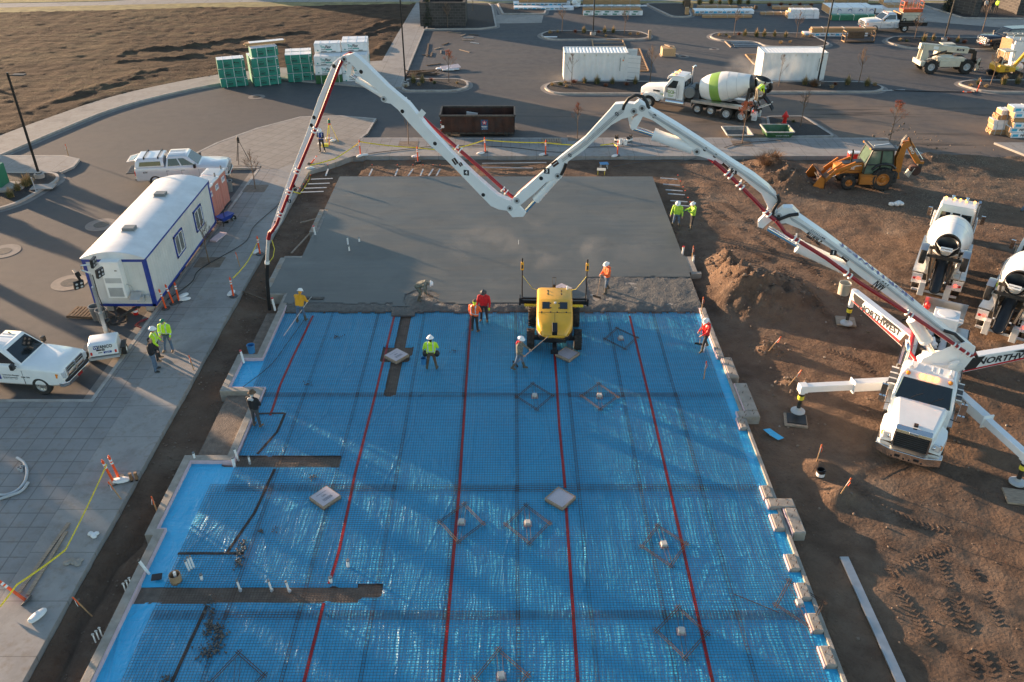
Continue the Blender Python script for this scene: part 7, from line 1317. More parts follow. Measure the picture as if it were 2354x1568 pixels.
for a in((240,742,'dark grey rubbish bin, right one in front of the site trailer','grey'),(225,734,'dark grey rubbish bin, left one in front of the site trailer','grey'),(528,440,'grey rubbish bin beside the farthest portable toilet','grey'),(519,442,'grey rubbish bin tight against the farthest portable toilet','grey')):
 p=G(a[0],a[1],0);t=thing('rubbish_bin',a[2],'bin',(p.x,p.y,0));b=MB();b.lathe([(0,.03),(.21,0),(.27,.72),(.30,.74),(.30,.78),(.25,.78),(.2,.06),(0,.06)],M[a[3]],24);b.build('barrel',t);b=MB()
 for s in(-1,1):b.box((s*.31,0,.66),(.06,.14,.05),M['dgrey'])
 b.build('handle',t)
p=G(1962,364,.15);t=thing('drink_cooler','red and white drink cooler on the sidewalk behind the backhoe','cooler',(p.x,p.y,.15));b=MB();b.box((0,0,.2),(.85,.45,.4),M['bred']);b.build('box',t,bev=.03);b=MB();b.box((0,0,.45),(.87,.47,.12),M['wclean']);b.build('lid',t,bev=.03)
def coil(px,py,label,m,r=.45,n=5,z=.0):
 p=G(px,py,z);b=MB();pts=[(p.x+(r+.06*math.sin(k*1.7))*math.cos(k*.35)*(1+.06*(k//18)),p.y+(r+.05*math.sin(k*2.3))*math.sin(k*.35),z+.03+.012*(k%7))for k in range(18*n)];b.tube(pts,.017,M[m],6);tag(b.build('cable_coil'),label,'cable')
coil(343,746,'dark red cable coil on the kerb beside the light tower','red',.5,5,.03);coil(268,738,'black cable heap under the front of the site trailer','hose',.45,5);coil(1458,422-0,'yellow rope coil on the dirt behind the slab','tapey',.35,4,-.02);coil(2090,748,'black hose coil on the dirt beside the pump truck','hose',.45,3,-.02)
def hoseline(P,label,m='hose',r=.022,z=.17):
 pts=[G(*q,z)if len(q)==2 else G(*q)for q in P];pts=[V((*q,z+r))for q in dense([(p.x,p.y)for p in pts],6)];b=MB();b.tube(pts,r,M[m],6);tag(b.build('hose'),label,'hose')
hoseline([(384,690),(440,650),(462,618),(560,560),(585,520),(640,470),(655,440),(668,430),(700,434)],'black hose snaking along the sidewalk past the site trailer');hoseline([(810,362),(860,352),(950,342),(1010,336),(1100,336),(1180,340),(1250,348),(1300,350),(1345,340),(1400,338),(1500,336),(1640,344)],'black cable running along the front walkway');hoseline([(1665,340),(1700,330),(1750,326),(1800,322)],'black hose by the washout pans');hoseline([(1410,384),(1450,376),(1500,372),(1560,372),(1612,362)],'grey cable lying on the dirt behind the slab','dgrey',.018,-.05)
hoseline([(545,900),(620,842),(660,790),(700,735)],'dark lifeline lying across the upper left of the plastic','hose',.014,.2);hoseline([(2050,208),(2100,210),(2200,212),(2250,213)],'black cable lying across the lane between two planters','hose',.04,.01)
def tapeline(P,label):
 pts=[G(*q)for q in P];out=[]
 for a,c in zip(pts,pts[1:]):
  n=10;L=(c-a).length
  for k in range(n):u=k/n;out.append(a.lerp(c,u)-V((0,0,.10*L*.3*4*u*(1-u)))*.5)
 out.append(pts[-1]);b=MB();b.loft([[p+V((0,0,.045)),p+V((0,.012,-.04)),p+V((0,.016,-.04)),p+V((0,.004,.045))]for p in out],M['tapey']);tag(b.build('caution_tape',smooth=0),label,'caution tape')
tapeline([(0,1395,.3),(38,1345,.75),(150,1265,.35),(245,1068,1.05)],'yellow caution tape from the lone delineator up to the pair by the trench');tapeline([(828,326,1.0),(770,365,.6),(713,380,.4)],'yellow caution tape from the corner post down to the fallen post');tapeline([(713,382,.4),(712,410,.1),(690,445,.1),(672,440,.3)],'yellow caution tape trailing over the dirt from the fallen post')
tapeline([(828,326,1.0),(960,340,.8),(1030,345,.6),(1115,322,1.0),(1254,328,1.0),(1330,334,.6)],'yellow caution tape strung along the front walkway posts');tapeline([(1380,334,.5),(1410,330,.5),(1418,336,.9)],'yellow caution tape end at the tape-wrapped post');tapeline([(535,640,1.0),(570,600,.5),(596,548,1.0)],'greenish yellow caution tape on the left sidewalk posts')
def post(fallen=False):
 t=thing('delineator_post','x','traffic post');b=MB();b.cyl((0,0,.05),(0,0,1.05),.05,M['orange'],r2=.045,n=14);b.lathe([(.04,1.05),(.055,1.07),(.055,1.1),(.025,1.12),(.025,1.18),(0,1.18)],M['orange'],12);p=b.build('tube',t);b=MB()
 for z in(.76,.9):b.cyl((0,0,z),(0,0,z+.08),.054,M['wpvc'],n=14)
 b.build('reflective_band',p);b=MB();b.cyl((0,0,0),(0,0,.06),.22,M['dgrey'],n=8);b.build('rubber_base',t,bev=.01);return t
kp=Kind(post())
for px,py,z,tl,l in((598,585,.15,None,'orange delineator post on the left sidewalk, upper one with tape'),(537,682,.15,None,'orange delineator post on the left sidewalk beside the wet slab'),(382,710,.15,(0,-.1),'leftmost of three orange posts at the trailer corner'),(399,698,.15,(0,-.16),'middle of three orange posts at the trailer corner'),(412,693,.15,(.05,0),'rightmost of three orange posts at the trailer corner'),(262,1110,.15,(0,-.14),'left orange post of the pair by the trench'),(274,1100,.15,(0,-.1),'right orange post of the pair by the trench'),(62,1382,.15,(-.3,-.75),'orange post leaning hard at the bottom left'),(829,357,.15,None,'orange post at the corner of the plaza walkway'),(961,372,-.05,None,'orange post standing on the dirt below the planted tree'),(1116,350,.15,(0,-.05),'orange post on the walkway in front of the dumpster'),(1254,357,.15,None,'orange post on the walkway left of the boom arm'),(1419,358,.15,None,'orange post wrapped in yellow tape on the walkway'),(2245,213,.0,(0,.1),'upright orange post by the small excavator planter'),(2237,212,.02,(0,-1.45),'orange post lying down by the small excavator planter'),(712,380,.1,(-.9,1.1),'orange post toppled on its side at the plaza corner'),(668,444,.15,(.1,.1),'orange post half hidden behind the boom tip arm')):
 p=G(px,py,z);kp.put((p.x,p.y,z),rnd.random()*.3,l,'orange delineator posts',1.,tl)
def sandbag():
 b=MB();b.loft([[V((x,w*math.cos(k*pi/5),.07+h*math.sin(k*pi/5)))for k in range(10)]for x,w,h in((-.32,.03,.02),(-.28,.12,.06),(-.1,.17,.08),(.1,.165,.085),(.26,.11,.06),(.31,.03,.02))],M['sand']);return b.build('sandbag',smooth=60)
o0=sandbag();first=True
for px,py,z,rz,l in((425,690,.15,.3,'white sandbag against the rightmost trailer corner post'),(422,682,.22,1.,'white sandbag lying on another at the trailer corner'),(532,676,.15,1.4,'white sandbag beside the sidewalk post near the slab'),(590,580,.15,1.2,'white sandbag beside the upper sidewalk post'),(280,1107,.17,.2,'white sandbag beside the pair of posts by the trench'),(88,1418,.15,1.1,'white sandbag lying alone at the bottom left'),(838,358,.15,.2,'white sandbag at the plaza corner post'),(828,360,.15,1.,'smaller white sandbag left of the plaza corner post'),(956,361,.15,.4,'white sandbag on the walkway behind the dirt post'),(1105,354,.15,.5,'white sandbag left of the post by the dumpster'),(1247,357,.15,.6,'white sandbag left of the post by the boom arm'),(1413,360,.15,.9,'white sandbag left of the tape-wrapped post'),(765,325,.15,1.,'white sandbag under the survey tripod, right one'),(757,320,.15,.2,'white sandbag under the survey tripod, back one'),(740,332,.15,0,'white sandbag behind the surveyor'),(713,388,.1,.2,'white sandbag by the toppled post')):
 o=o0 if first else o0.copy();
 if not first:C.objects.link(o)
 first=False;p=G(px,py,z);o.location=(p.x,p.y,z);o.rotation_euler=(0,0,rz);tag(o,l,'sandbag','white sandbags')
ks=None
def stake():
 t=thing('survey_stake','x','stake');b=MB();b.box((0,0,.45),(.045,.02,1.0),M['wood']);s=b.build('lath',t);b=MB();b.box((0,-.012,.86),(.05,.01,.2),M['orange']);b.tube([(0,-.02,.85),(.05,-.05,.75),(.03,-.06,.6)],.012,M['orange'],4);b.tube([(0,-.02,.85),(-.03,-.05,.7),(-.05,-.06,.58)],.01,M['wpvc'],4);b.build('ribbon',t);return t
ks=Kind(stake())
for px,py,z,tl,l in((1768,806,.2,(0,.45),'survey stake leaning on the dirt pile nearest the red worker'),(1812,888,.15,(0,.55),'survey stake leaning on the dirt pile above the left outrigger'),(1876,1065,.1,(0,.05),'survey stake on the dirt pile above the black bucket'),(1930,1140,.15,(0,.25),'survey stake on the lowest dirt pile, right side'),(280,1150,.1,(0,-.3),'survey stake with orange ribbon below the pair of posts'),(210,1415,-.2,(0,-.4),'survey stake leaning in the trench at lower left'),(448,857,.0,(0,-.1),'survey stake at the sidewalk edge by the three men'),(364,1185,-.2,(0,-.05),'yellow survey stake in the trench beside the footing'),(552,615,.1,(0,-.1),'thin orange stake behind the sidewalk post near the slab'),(158,360,.1,None,'white survey stake in the field behind the curved sidewalk'),(668,275,.1,None,'yellow marker stake in the field edge by the green stacks'),(1590,600,.2,None,'white stake at the right edge of the slab'),(1612,720,.3,None,'wooden stake at the wall corner behind the red worker'),(1618,870,.2,None,'thin stake at the wall pier below the red worker')):
 if px==668:p=V((-24.2,88.0,.12))
 else:p=G(px,py,z)
 ks.put((p.x,p.y,z),rnd.uniform(-.3,.3),l,'survey stakes',1.,tl)
def longthing(name,label,cat,a,c,w,h,m,za=.05,zb=.05):
 A_,B_=G(*a,za),G(*c,zb);b=MB();b.bar(A_,B_,w,h,M[m]);tag(b.build(name),label,cat)
longthing('aluminium_channel','long grey aluminium channel lying on the dirt, lower right','beam',(1940,1281),(2085,1600),.30,.06,'alu',0,0);longthing('board','long pale board on the sidewalk beside the caution tape, left one','board',(158,1202),(43,1362),.12,.04,'plank',.18,.18);longthing('board','long pale board on the sidewalk beside the caution tape, right one','board',(152,1222),(63,1368),.12,.04,'plank',.18,.18)
longthing('steel_rail','grey steel rail lying on the dirt behind the slab, rear one','rail',(1108,376),(1256,374),.1,.06,'steel');longthing('steel_rail','grey steel rail lying on the dirt behind the slab, front one','rail',(1100,385),(1225,387),.1,.06,'steel');longthing('board','weathered board lying in the dirt left of the wet slab','board',(712,537),(670,582),.1,.05,'plank');longthing('board','weathered board sticking out of the slab edge into the dirt','board',(690,512),(738,500),.08,.05,'plank',.05,.2);longthing('board','dark board under the boom hose end','board',(612,690),(560,670),.12,.05,'dwood');longthing('board','weathered board across the trench below the sidewalk men','board',(385,1043),(412,990),.06,.03,'lgrey',-.2,-.2)
longthing('rebar_rod','long rusty rebar rod lying on the dirt in front of the pump truck','rebar',(1990,1085),(2075,1063),.02,.02,'rebar',-.02,-.02);longthing('rebar_rod','rebar rod lying loose on the plastic near the right tape','rebar',(1688,1366),(1790,1408),.02,.02,'rebar',.2,.2);longthing('pipe_edge','dark strip of pipe lying in the lane by the right planter','pipe',(1924+60,209),(2080,207),.1,.06,'lgrey',.03,.03)
for px,py,m,l,rz in((1388,385,'bblue','small blue table-like stand on the dirt behind the slab',.1),(1382,399,'tapey','small yellow wooden stand on the dirt behind the slab',-.1)):
 p=G(px,py,-.05);t=thing('work_stand',l,'stand',(p.x,p.y,-.08),rz);b=MB();b.box((0,0,.34),(.62,.5,.03),M['bblue' if m=='bblue' else 'dozer']);b.build('top',t)
 for x in(-.24,.24):
  for y in(-.18,.18):b=MB();b.box((x,y,.16),(.04,.04,.34),M['lgrey' if m=='bblue' else 'tapey']);b.build('leg',t)
for px,py,l in((1948,382-17,'white square lid on the dirt near the backhoe, upper one'),(1935,373,'white square lid on the dirt near the backhoe, lower one')):p=G(px,py,0);b=MB();b.box((p.x,p.y,.0),(.55,.4,.05),M['block']);tag(b.build('valve_lid',bev=.01),l,'lid')
p=G(1775,1000,0);b=MB();b.loft([[p+V((-.3,.35,.02)),p+V((-.02,.38,.05)),p+V((0,.36,.06)),p+V((-.28,.33,.03))],[p+V((-.1,-.1,.05)),p+V((.25,.05,.02)),p+V((.25,.03,.03)),p+V((-.1,-.12,.06))],[p+V((.15,-.35,.02)),p+V((.42,-.25,.05)),p+V((.42,-.27,.06)),p+V((.15,-.37,.03))]],M['plastic']);tag(b.build('plastic_scrap'),'torn scrap of blue plastic on the dirt right of the footing wall','plastic scrap')
p=G(2058,470,0);b=MB()
for k in range(9):b.ell((p.x+rnd.uniform(-.35,.35),p.y+rnd.uniform(-.15,.15),.08),(.2,.17,.13),M['sand'],8,5)
tag(b.build('plastic_scrap',smooth=25),'crumpled grey white plastic on the dirt below the backhoe','plastic scrap')
b=MB();b.tube([V((p[0],p[1],.21))for p in dense([G2(*q,.15)for q in((40,1055),(56,1066),(63,1085),(58,1110),(40,1130),(15,1140),(-10,1140))],5)],.055,M['lgrey'],10);tag(b.build('curved_conduit'),'pale grey curved conduit lying on the paved plaza, long one','conduit')
b=MB();b.tube([V((p[0],p[1],.21))for p in dense([G2(*q,.15)for q in((66,1112),(52,1130),(30,1140),(0,1150))],5)],.055,M['lgrey'],10);tag(b.build('curved_conduit'),'pale grey curved conduit lying on the paved plaza, short outer one','conduit')
for i,(px,py)in enumerate(((45,1080),(52,1074),(50,1083))):p=G(px,py,.15);b=MB();b.cyl((p.x,p.y,.15),(p.x,p.y,.28),.065,M['lgrey'],n=14);b.cyl((p.x,p.y,.281),(p.x,p.y,.283),.05,M['dgrey'],n=14);tag(b.build('conduit_stub'),['left','back','front'][i]+' one of three grey conduit stubs inside the curved conduit','conduit stub','conduit stubs')
for px,py,r,l in((233,517,.95,'round concrete manhole collar left of the site trailer'),(160,650,.95,'round concrete manhole collar by the light tower mast'),(8,578,.95,'round concrete manhole collar at the left edge'),(590,223,.75,'round concrete manhole collar in front of the green stacks'),(1642,113,.55,'round concrete cover near the white stacked container'),(1571,130,.6,'oval concrete pad with two covers right of the pale sheet stack')):
 p=G(px,py,0);t=thing('manhole',l,'manhole',(p.x,p.y,.004));b=MB();b.cyl((0,0,-.1),(0,0,.012),r,M['gutter'],n=32)
 if 'oval' in l:b.cyl((-.9,.9,-.1),(-.9,.9,.011),r,M['gutter'],n=32)
 b.build('collar',t);b=MB();b.cyl((0,0,0),(0,0,.02),r*.48,M['dsteel' if r>.7 else 'dbrown'],n=28)
 if 'oval' in l:b.cyl((-.9,.9,0),(-.9,.9,.02),r*.48,M['dbrown'],n=28)
 b.build('cover',t)
p=G(513,522,.15);t=thing('wheelbarrow','blue wheelbarrow behind the site trailer','wheelbarrow',(p.x,p.y+.5,.05),R(60));b=MB();b.loft([[V((-.3,-.25,.4)),V((.35,-.22,.4)),V((.35,.22,.4)),V((-.3,.25,.4))],[V((-.5,-.36,.68)),V((.6,-.3,.66)),V((.6,.3,.66)),V((-.5,.36,.68))]],M['blue']);b.build('tray',t);b=MB()
for s in(-1,1):b.tube([(.7,s*.06,.2),(-.3,s*.25,.38),(-1.0,s*.3,.6)],.022,M['black']);b.tube([(-.35,s*.25,.38),(-.4,s*.25,0)],.02,M['black'])
b.build('handle_frame',t);wheel(t,(.7,0,.2),.2,.1,1,'lgrey',hole=False)
def broom(px,py,px2,py2,z2,label,m,hm):
 a,c=G(px,py,.17),G(px2,py2,z2);t=thing('broom',label,'broom',a);b=MB();b.cyl((0,0,.1),c-a,.018,M[m],n=8);b.build('handle',t);b=MB();b.box((0,0,.06),(.36,.08,.14),M[hm]);b.build('head',t)
broom(501,514,492,490,1.4,'red-handled broom leaning near the wheelbarrow','red','plank');broom(519,512,513,487,1.3,'black-headed broom leaning near the wheelbarrow','black','black')
longthing('ladder_plank','silver ladder lying on the kerb beside the site trailer','ladder',(475,548),(500,505),.42,.06,'steel',.2,.2);boxm('foam_sheet','pink foam sheets stacked beside the trailer wheel','foam sheets',490,556,(.45,1.2,.1),'foam',-.25,.16)
b=MB();p=G(313,723,0);b.cyl((p.x,p.y,0),(p.x,p.y,.42),.12,M['bred'],n=14);b.cyl((p.x,p.y,.15),(p.x,p.y,.3),.122,M['wpvc'],n=14);tag(b.build('fuel_can',bev=.02),'red and white canister in front of the site trailer','canister')
def tripod(px,py,label,m,inst,h=1.5,z=.15):
 p=G(px,py,z);t=thing('survey_tripod',label,'tripod',(p.x,p.y,z),.4)
 for k in range(3):a=2*pi*k/3;b=MB();b.bar((.55*math.cos(a),.55*math.sin(a),0),(.08*math.cos(a),.08*math.sin(a),h),.05 if m!='black' else.03,.03,M[m]);b.bar((.57*math.cos(a),.57*math.sin(a),0),(.3*math.cos(a),.3*math.sin(a),h*.55),.04,.03,M['black' if m=='black' else 'orange']);b.build('leg',t)
 b=MB();b.cyl((0,0,h-.02),(0,0,h+.06),.1,M[m if m!='tapey' else 'bred'],n=12);b.build('head',t)
 if inst:b=MB();b.box((0,0,h+.22),(.18,.16,.28),M['dgreen' if inst==1 else 'black']);b.cyl((0,-.1,h+.22),(0,.1,h+.22),.05,M['black']);b.box((0,0,h+.4),(.06,.16,.06),M['amber' if inst==1 else 'black']);b.build('instrument',t,bev=.02)
tripod(762,328,'yellow survey tripod with instrument beside the surveyor','tapey',1,1.45);tripod(556,373,'black tripod standing alone on the plaza edge','black',2,1.5)
boxm('instrument_case','yellow instrument case on the plaza by the tripod','case',772/1.0-24,344-6,(.5,.3,.22),'tapey',.2,.15)
p=G(283,1112,.15);
for i,(dx,dy)in enumerate(((0.0,.25),(.18,.3))):
 t=thing('rubber_boot',['left','right'][i]+' one of two muddy rubber boots standing by the trench posts','boot',(p.x+.28+dx,p.y+dy-.1,.15),1.9,'muddy boots');b=MB();b.tube([(0,0,.06),(0,0,.2),(.01,0,.38)],[.06,.055,.065],M['tanboot'],10);b.ell((.09,0,.06),(.14,.055,.06),M['boot'],10,6);b.build('shaft',t);b=MB();b.box((.07,0,.012),(.26,.1,.024),M['black']);b.build('sole',t)
b=MB();p=G(170,1294,.15)
for k in range(12):b.ell((p.x+rnd.uniform(-.25,.25),p.y+rnd.uniform(-.12,.12),.19),(.12,.1,.05),M['wall'],7,5)
tag(b.build('concrete_lump',smooth=30),'flat grey lump of hardened concrete on the sidewalk','concrete lump');b=MB();p=G(218,1232,.15)
for k in range(8):b.ell((p.x+rnd.uniform(-.16,.16),p.y+rnd.uniform(-.1,.1),.22),(.1,.09,.07),M['sand'],7,5)
tag(b.build('rag',smooth=30),'crumpled tan rag on the edge of the sidewalk','rag')
for(px,py,l,w)in((300,1340,'cluster of small hose taps on the footing wall beside the pipe',0),(232,1455,'cluster of small hose taps on the footing wall near the bottom',0)):
 p=G(px,py,.2);b=MB()
 for k in range(3):b.cyl((p.x-.05*k,p.y-.12*k,.05),(p.x-.05*k,p.y-.12*k,.42),.022,M['wpvc'],n=8);b.box((p.x-.05*k,p.y-.12*k,.43),(.07,.05,.04),M['block'])
 tag(b.build('pipe_manifold'),l,'pipe taps')
def lamp(px,py,z,h,label,armdir):
 p=G(px,py,z);t=thing('lamp_post',label,'lamp post',(p.x,p.y,z));b=MB();b.box((0,0,h/2+.3),(.13,.13,h-.3),M['black'],None,.8,.8);b.build('pole',t);b=MB();b.cyl((0,0,-.1),(0,0,.3),.33,M['kerb'],n=24);b.build('concrete_base',t,bev=.03);b=MB();b.box((0,0,.33),(.3,.3,.06),M['black']);b.build('base_plate',t);b=MB();a=armdir;b.bar((0,0,h-.06),(.35*math.cos(a),.35*math.sin(a),h),.08,.06,M['black']);b.box((.75*math.cos(a),.75*math.sin(a),h+.01),(.8,.34,.09),M['dgrey'],(0,0,a));b.build('lamp_head',t,bev=.02)
lamp(92,408,.13,7.1,'black lamp post on the corner planter, left',0.);lamp(933,197,.13,8.0,'black lamp post at the small planter behind the boom',0);lamp(1363,80,.13,8.0,'black lamp post in the planter behind the left container',0);lamp(1878,196,.13,7.8,'black lamp post at the right container corner',0);lamp(2170,94,.13,8,'black lamp post in the planter behind the telehandler',0)
def enclosure(label,loc,rz,w,d,h):
 t=thing('block_enclosure',label,'block wall',loc,rz);q=.3
 for nm,c,s in(('back_wall',(0,d-q/2,h/2),(w,q,h)),('front_wall',(0,q/2,h/2),(w,q,h)),('side_wall',(-w/2+q/2,d/2,h/2),(q,d-2*q,h)),('side_wall',(w/2-q/2,d/2,h/2),(q,d-2*q,h))):
  if nm=='front_wall' and d>5:continue
  b=MB();b.box(c,s,M['cmu']);o=b.build(nm,t,smooth=0);b=MB();b.box((c[0],c[1],h+.04),(s[0]+.04,s[1]+.04,.08),M['cmu']);b.build('coping',o)
 return t
enclosure('dark grey block enclosure with open top, upper left of the car park',(-8.2,105.0,0),0,5.4,4.6,2.75);
t=thing('block_enclosure','dark block wall wing on the left of the group of workers, top right','block wall',(0,0,0));b=MB();a,c=G(2192,30),G(2238,39);b.bar((a.x-.5,a.y+1,1.4),(c.x,c.y,1.4),.3,2.8,M['cmu']);b.build('wing_wall',t);b=MB();b.box((c.x+.05,c.y-.1,1.4),(.7,.5,2.8),M['cmu']);b.build('pier',t)
t=thing('block_enclosure','dark block wall wing on the right of the group of workers, top right','block wall',(0,0,0));b=MB();a,c=G(2300,16),G(2340,35);b.bar((a.x-1,a.y+2,1.4),(c.x,c.y,1.4),.3,2.8,M['cmu']);b.build('wing_wall',t);b=MB();b.box((c.x+.05,c.y-.1,1.4),(.9,.5,2.8),M['cmu']);b.build('pier',t);b=MB();q=G(2250,20);b.box((q.x+2.5,q.y+2.8,1.4),(6.5,.3,2.8),M['cmu']);b.build('back_wall',t)
p=G(8,440,.13);t=thing('utility_box','green utility cabinet on a concrete pad at the left edge','utility cabinet',(p.x-.4,p.y+.3,.13));b=MB();b.box((0,.3,.08),(2.0,1.6,.16),M['kerb']);b.build('pad',t);b=MB();b.box((-.4,.5,.85),(1.2,1.1,1.4),M['dgreen']);b.build('cabinet',t,bev=.03)
boxm('vault_cover','grey utility vault lid in the left planter, left one','vault cover',30,436-0,(1.2,.7,.06),'kerb',0,.13);boxm('vault_cover','grey utility vault lid in the left planter by the lamp post','vault cover',94,444-8,(1.5,.9,.06),'kerb',.1,.13)
p=G(84,450-8,.13);b=MB();b.cyl((p.x,p.y,.1),(p.x-.05,p.y,1.1),.035,M['lgrey'],n=10);b.cyl((p.x-.05,p.y,1.1),(p.x-.05,p.y,1.16),.05,M['steel'],n=10);tag(b.build('marker_post'),'thin grey marker post on the utility lid, left planter','post')
# trees, tufts
def branch_mesh(name,h,seed,leaves=0):
 r=random.Random(seed);t=thing('young_tree','x','tree');b=MB();b.tube([(0,0,0),(r.uniform(-.04,.04),r.uniform(-.04,.04),h*.35),(r.uniform(-.06,.06),0,h*.7),(0,0,h)],[.04,.032,.02,.006],M['bark'],6);tr=b.build('trunk',t);b=MB();tips=[]
 def grow(p,d,L,rad,lev):
  q=p+d*L*.55+V((r.uniform(-.05,.05),r.uniform(-.05,.05),0));e=q+(d+V((0,0,.25))).normalized()*L*.45;b.tube([p,q,e],[rad,rad*.7,rad*.35],M['bark'],4);tips.append(e)
  if lev:
   for k in range(3):a=(d+V((r.uniform(-.8,.8),r.uniform(-.8,.8),r.uniform(0,.6)))).normalized();grow(p.lerp(e,r.uniform(.4,.95)),a,L*.55,rad*.6,lev-1)
 for k in range(13):z=h*r.uniform(.38,.93);a=r.random()*6.28;grow(V((0,0,z)),V((math.cos(a)*.6,math.sin(a)*.6,.8)).normalized(),(1.08-z/h)*h*.42,.016,2)
 c=b.build('crown',t,smooth=0)
 if leaves:
  b=MB()
  for p in tips:
   for k in range(3):q=p+V((r.uniform(-.08,.08),r.uniform(-.08,.08),r.uniform(-.08,.08)));b.sheet([q,q+V((.05,.01,.02)),q+V((.04,.05,.03)),q+V((0,.04,-.01))],M['leafred'])
  b.build('dead_leaves',t,smooth=0)
 return t
M['leafred']=mat('dead_leaf_red',(.34,.085,.03),.8,var=.4,scale=9)
for n_,c_ in(('blade_green',(.12,.125,.045)),('blade_tan',(.42,.29,.14)),('blade_rust',(.22,.085,.045)),('evergreen',(.035,.055,.028)),('blade_brown',(.24,.14,.075))):M[n_]=mat(n_,c_,.9,var=.4,scale=7)
KT=[Kind(branch_mesh('a',2.9,s))for s in(3,8,21)];KL=Kind(branch_mesh('b',2.9,5,1))
TREES=((1032,189,.13,1.0,'small tree with red dead leaves in the planter by the lamp post',1),(939,332,.15,.95,'bare young tree in a soil square on the front walkway, behind the boom arm',0),(1292,73,.13,1.05,'bare young tree at the left of the planter with the thin lamp post',0),(1435,79,.13,1.05,'bare young tree at the right of the planter with the thin lamp post',0),(1313,196,.13,1.0,'bare young tree in front of the left container',0),(1494,189,.13,1.2,'bare young tree right of the left container door',0),(1327,318,.15,.95,'bare reddish young tree on the walkway by the pale pallet',1),(1706,330,.15,1.1,'reddish young tree between the mixer truck and the washout pan',1),(1687,81,.13,1.05,'bare young tree at the left end of the long planter',0),(1831,86,.13,1.0,'bare young tree in the middle of the long planter',0),(1790,198,.13,1.0,'bare young tree in front of the right container',0),(1974,190,.13,1.15,'bare young tree right of the right container',0),(2102,90,.13,1.0,'bare young tree in front of the silver flatbed truck',0),(2258,73,.0,1.35,'bare young tree behind the black raised car',0),(2277,194,.13,1.15,'bare young tree in front of the small yellow excavator',0),(1840,290,.13,1.05,'bare young tree right of the red hydrant',0),(2044,327,.15,1.1,'bare reddish young tree behind the backhoe',1),(481,604,.15,.95,'bare young tree in a soil square beside the site trailer',0),(587,434,.15,.95,'bare young tree in a soil square near the portable toilets',0),(1087,25,.13,1.0,'bare young tree right of the dark block enclosure',0),(1029,63,.13,1.0,'bare young tree against the front of the dark block enclosure',0))
for i,(px,py,z,s,l,red)in enumerate(TREES):
 p=G(px,py,z);(KL if red else KT[i%3]).put((p.x,p.y,z),rnd.random()*6,l,'bare young trees',s)
 if py>300 or px<600:P=[(p.x-.75,p.y-.6),(p.x+.75,p.y-.6),(p.x+.75,p.y+.7),(p.x-.75,p.y+.7)];slab('tree_pit',P,.157,M['floor_soil'],.1)
def tuft(kind,seed):
 r=random.Random(seed);t=thing('grass_tuft' if kind in 'ABc' else 'low_shrub','x','grass' if kind in 'ABc' else 'shrub');b=MB();n,h,sp,m={'A':(190,.62,.42,'blade_green'),'c':(80,.34,.30,'blade_tan'),'r':(150,.36,.42,'blade_rust'),'g':(120,.28,.30,'blade_green'),'B':(260,.5,.8,'blade_brown')}[kind]
 def blade(m,h,sp,w):
  a=r.random()*6.28;q=r.random()**.6*sp;x,y=r.gauss(0,.07),r.gauss(0,.07);tip=V((x+q*math.cos(a),y+q*math.sin(a),h*r.uniform(.55,1.05)*(1-.35*(q/sp)**2)));s=V((-math.sin(a),math.cos(a),0))*w;p=V((x,y,0));mid=p.lerp(tip,.55)+V((0,0,h*.12));b.add([p-s,p+s,mid+s*.8,tip,mid-s*.8],[(0,1,2,3,4)],M[m])
 for k in range(n):blade(m,h,sp,.011)
 b.build('blades',t,smooth=0)
 if kind=='A':
  b=MB()
  for k in range(50):blade('blade_tan',1.0,.30,.012)
  b.build('seed_plumes',t,smooth=0)
 return t
KG={k:Kind(tuft(k,5))for k in 'AcrgB'}
z3=lambda X,Y:(1179.4+.2505*X,.2505*Y);z4=lambda X,Y:(1764.7+.2505*X,.2505*Y);z2=lambda X,Y:(589.7+.2505*X,.2505*Y);z5=lambda X,Y:(1568.4+.19988*X,.19988*Y);z1=lambda X,Y:(.2505*X,351.3+.2505*Y)
NMK={'A':'tall green grass tuft','c':'small dry tan tuft','r':'low rust-coloured shrub','g':'low green shrub','B':'brown tumbleweed clump'}
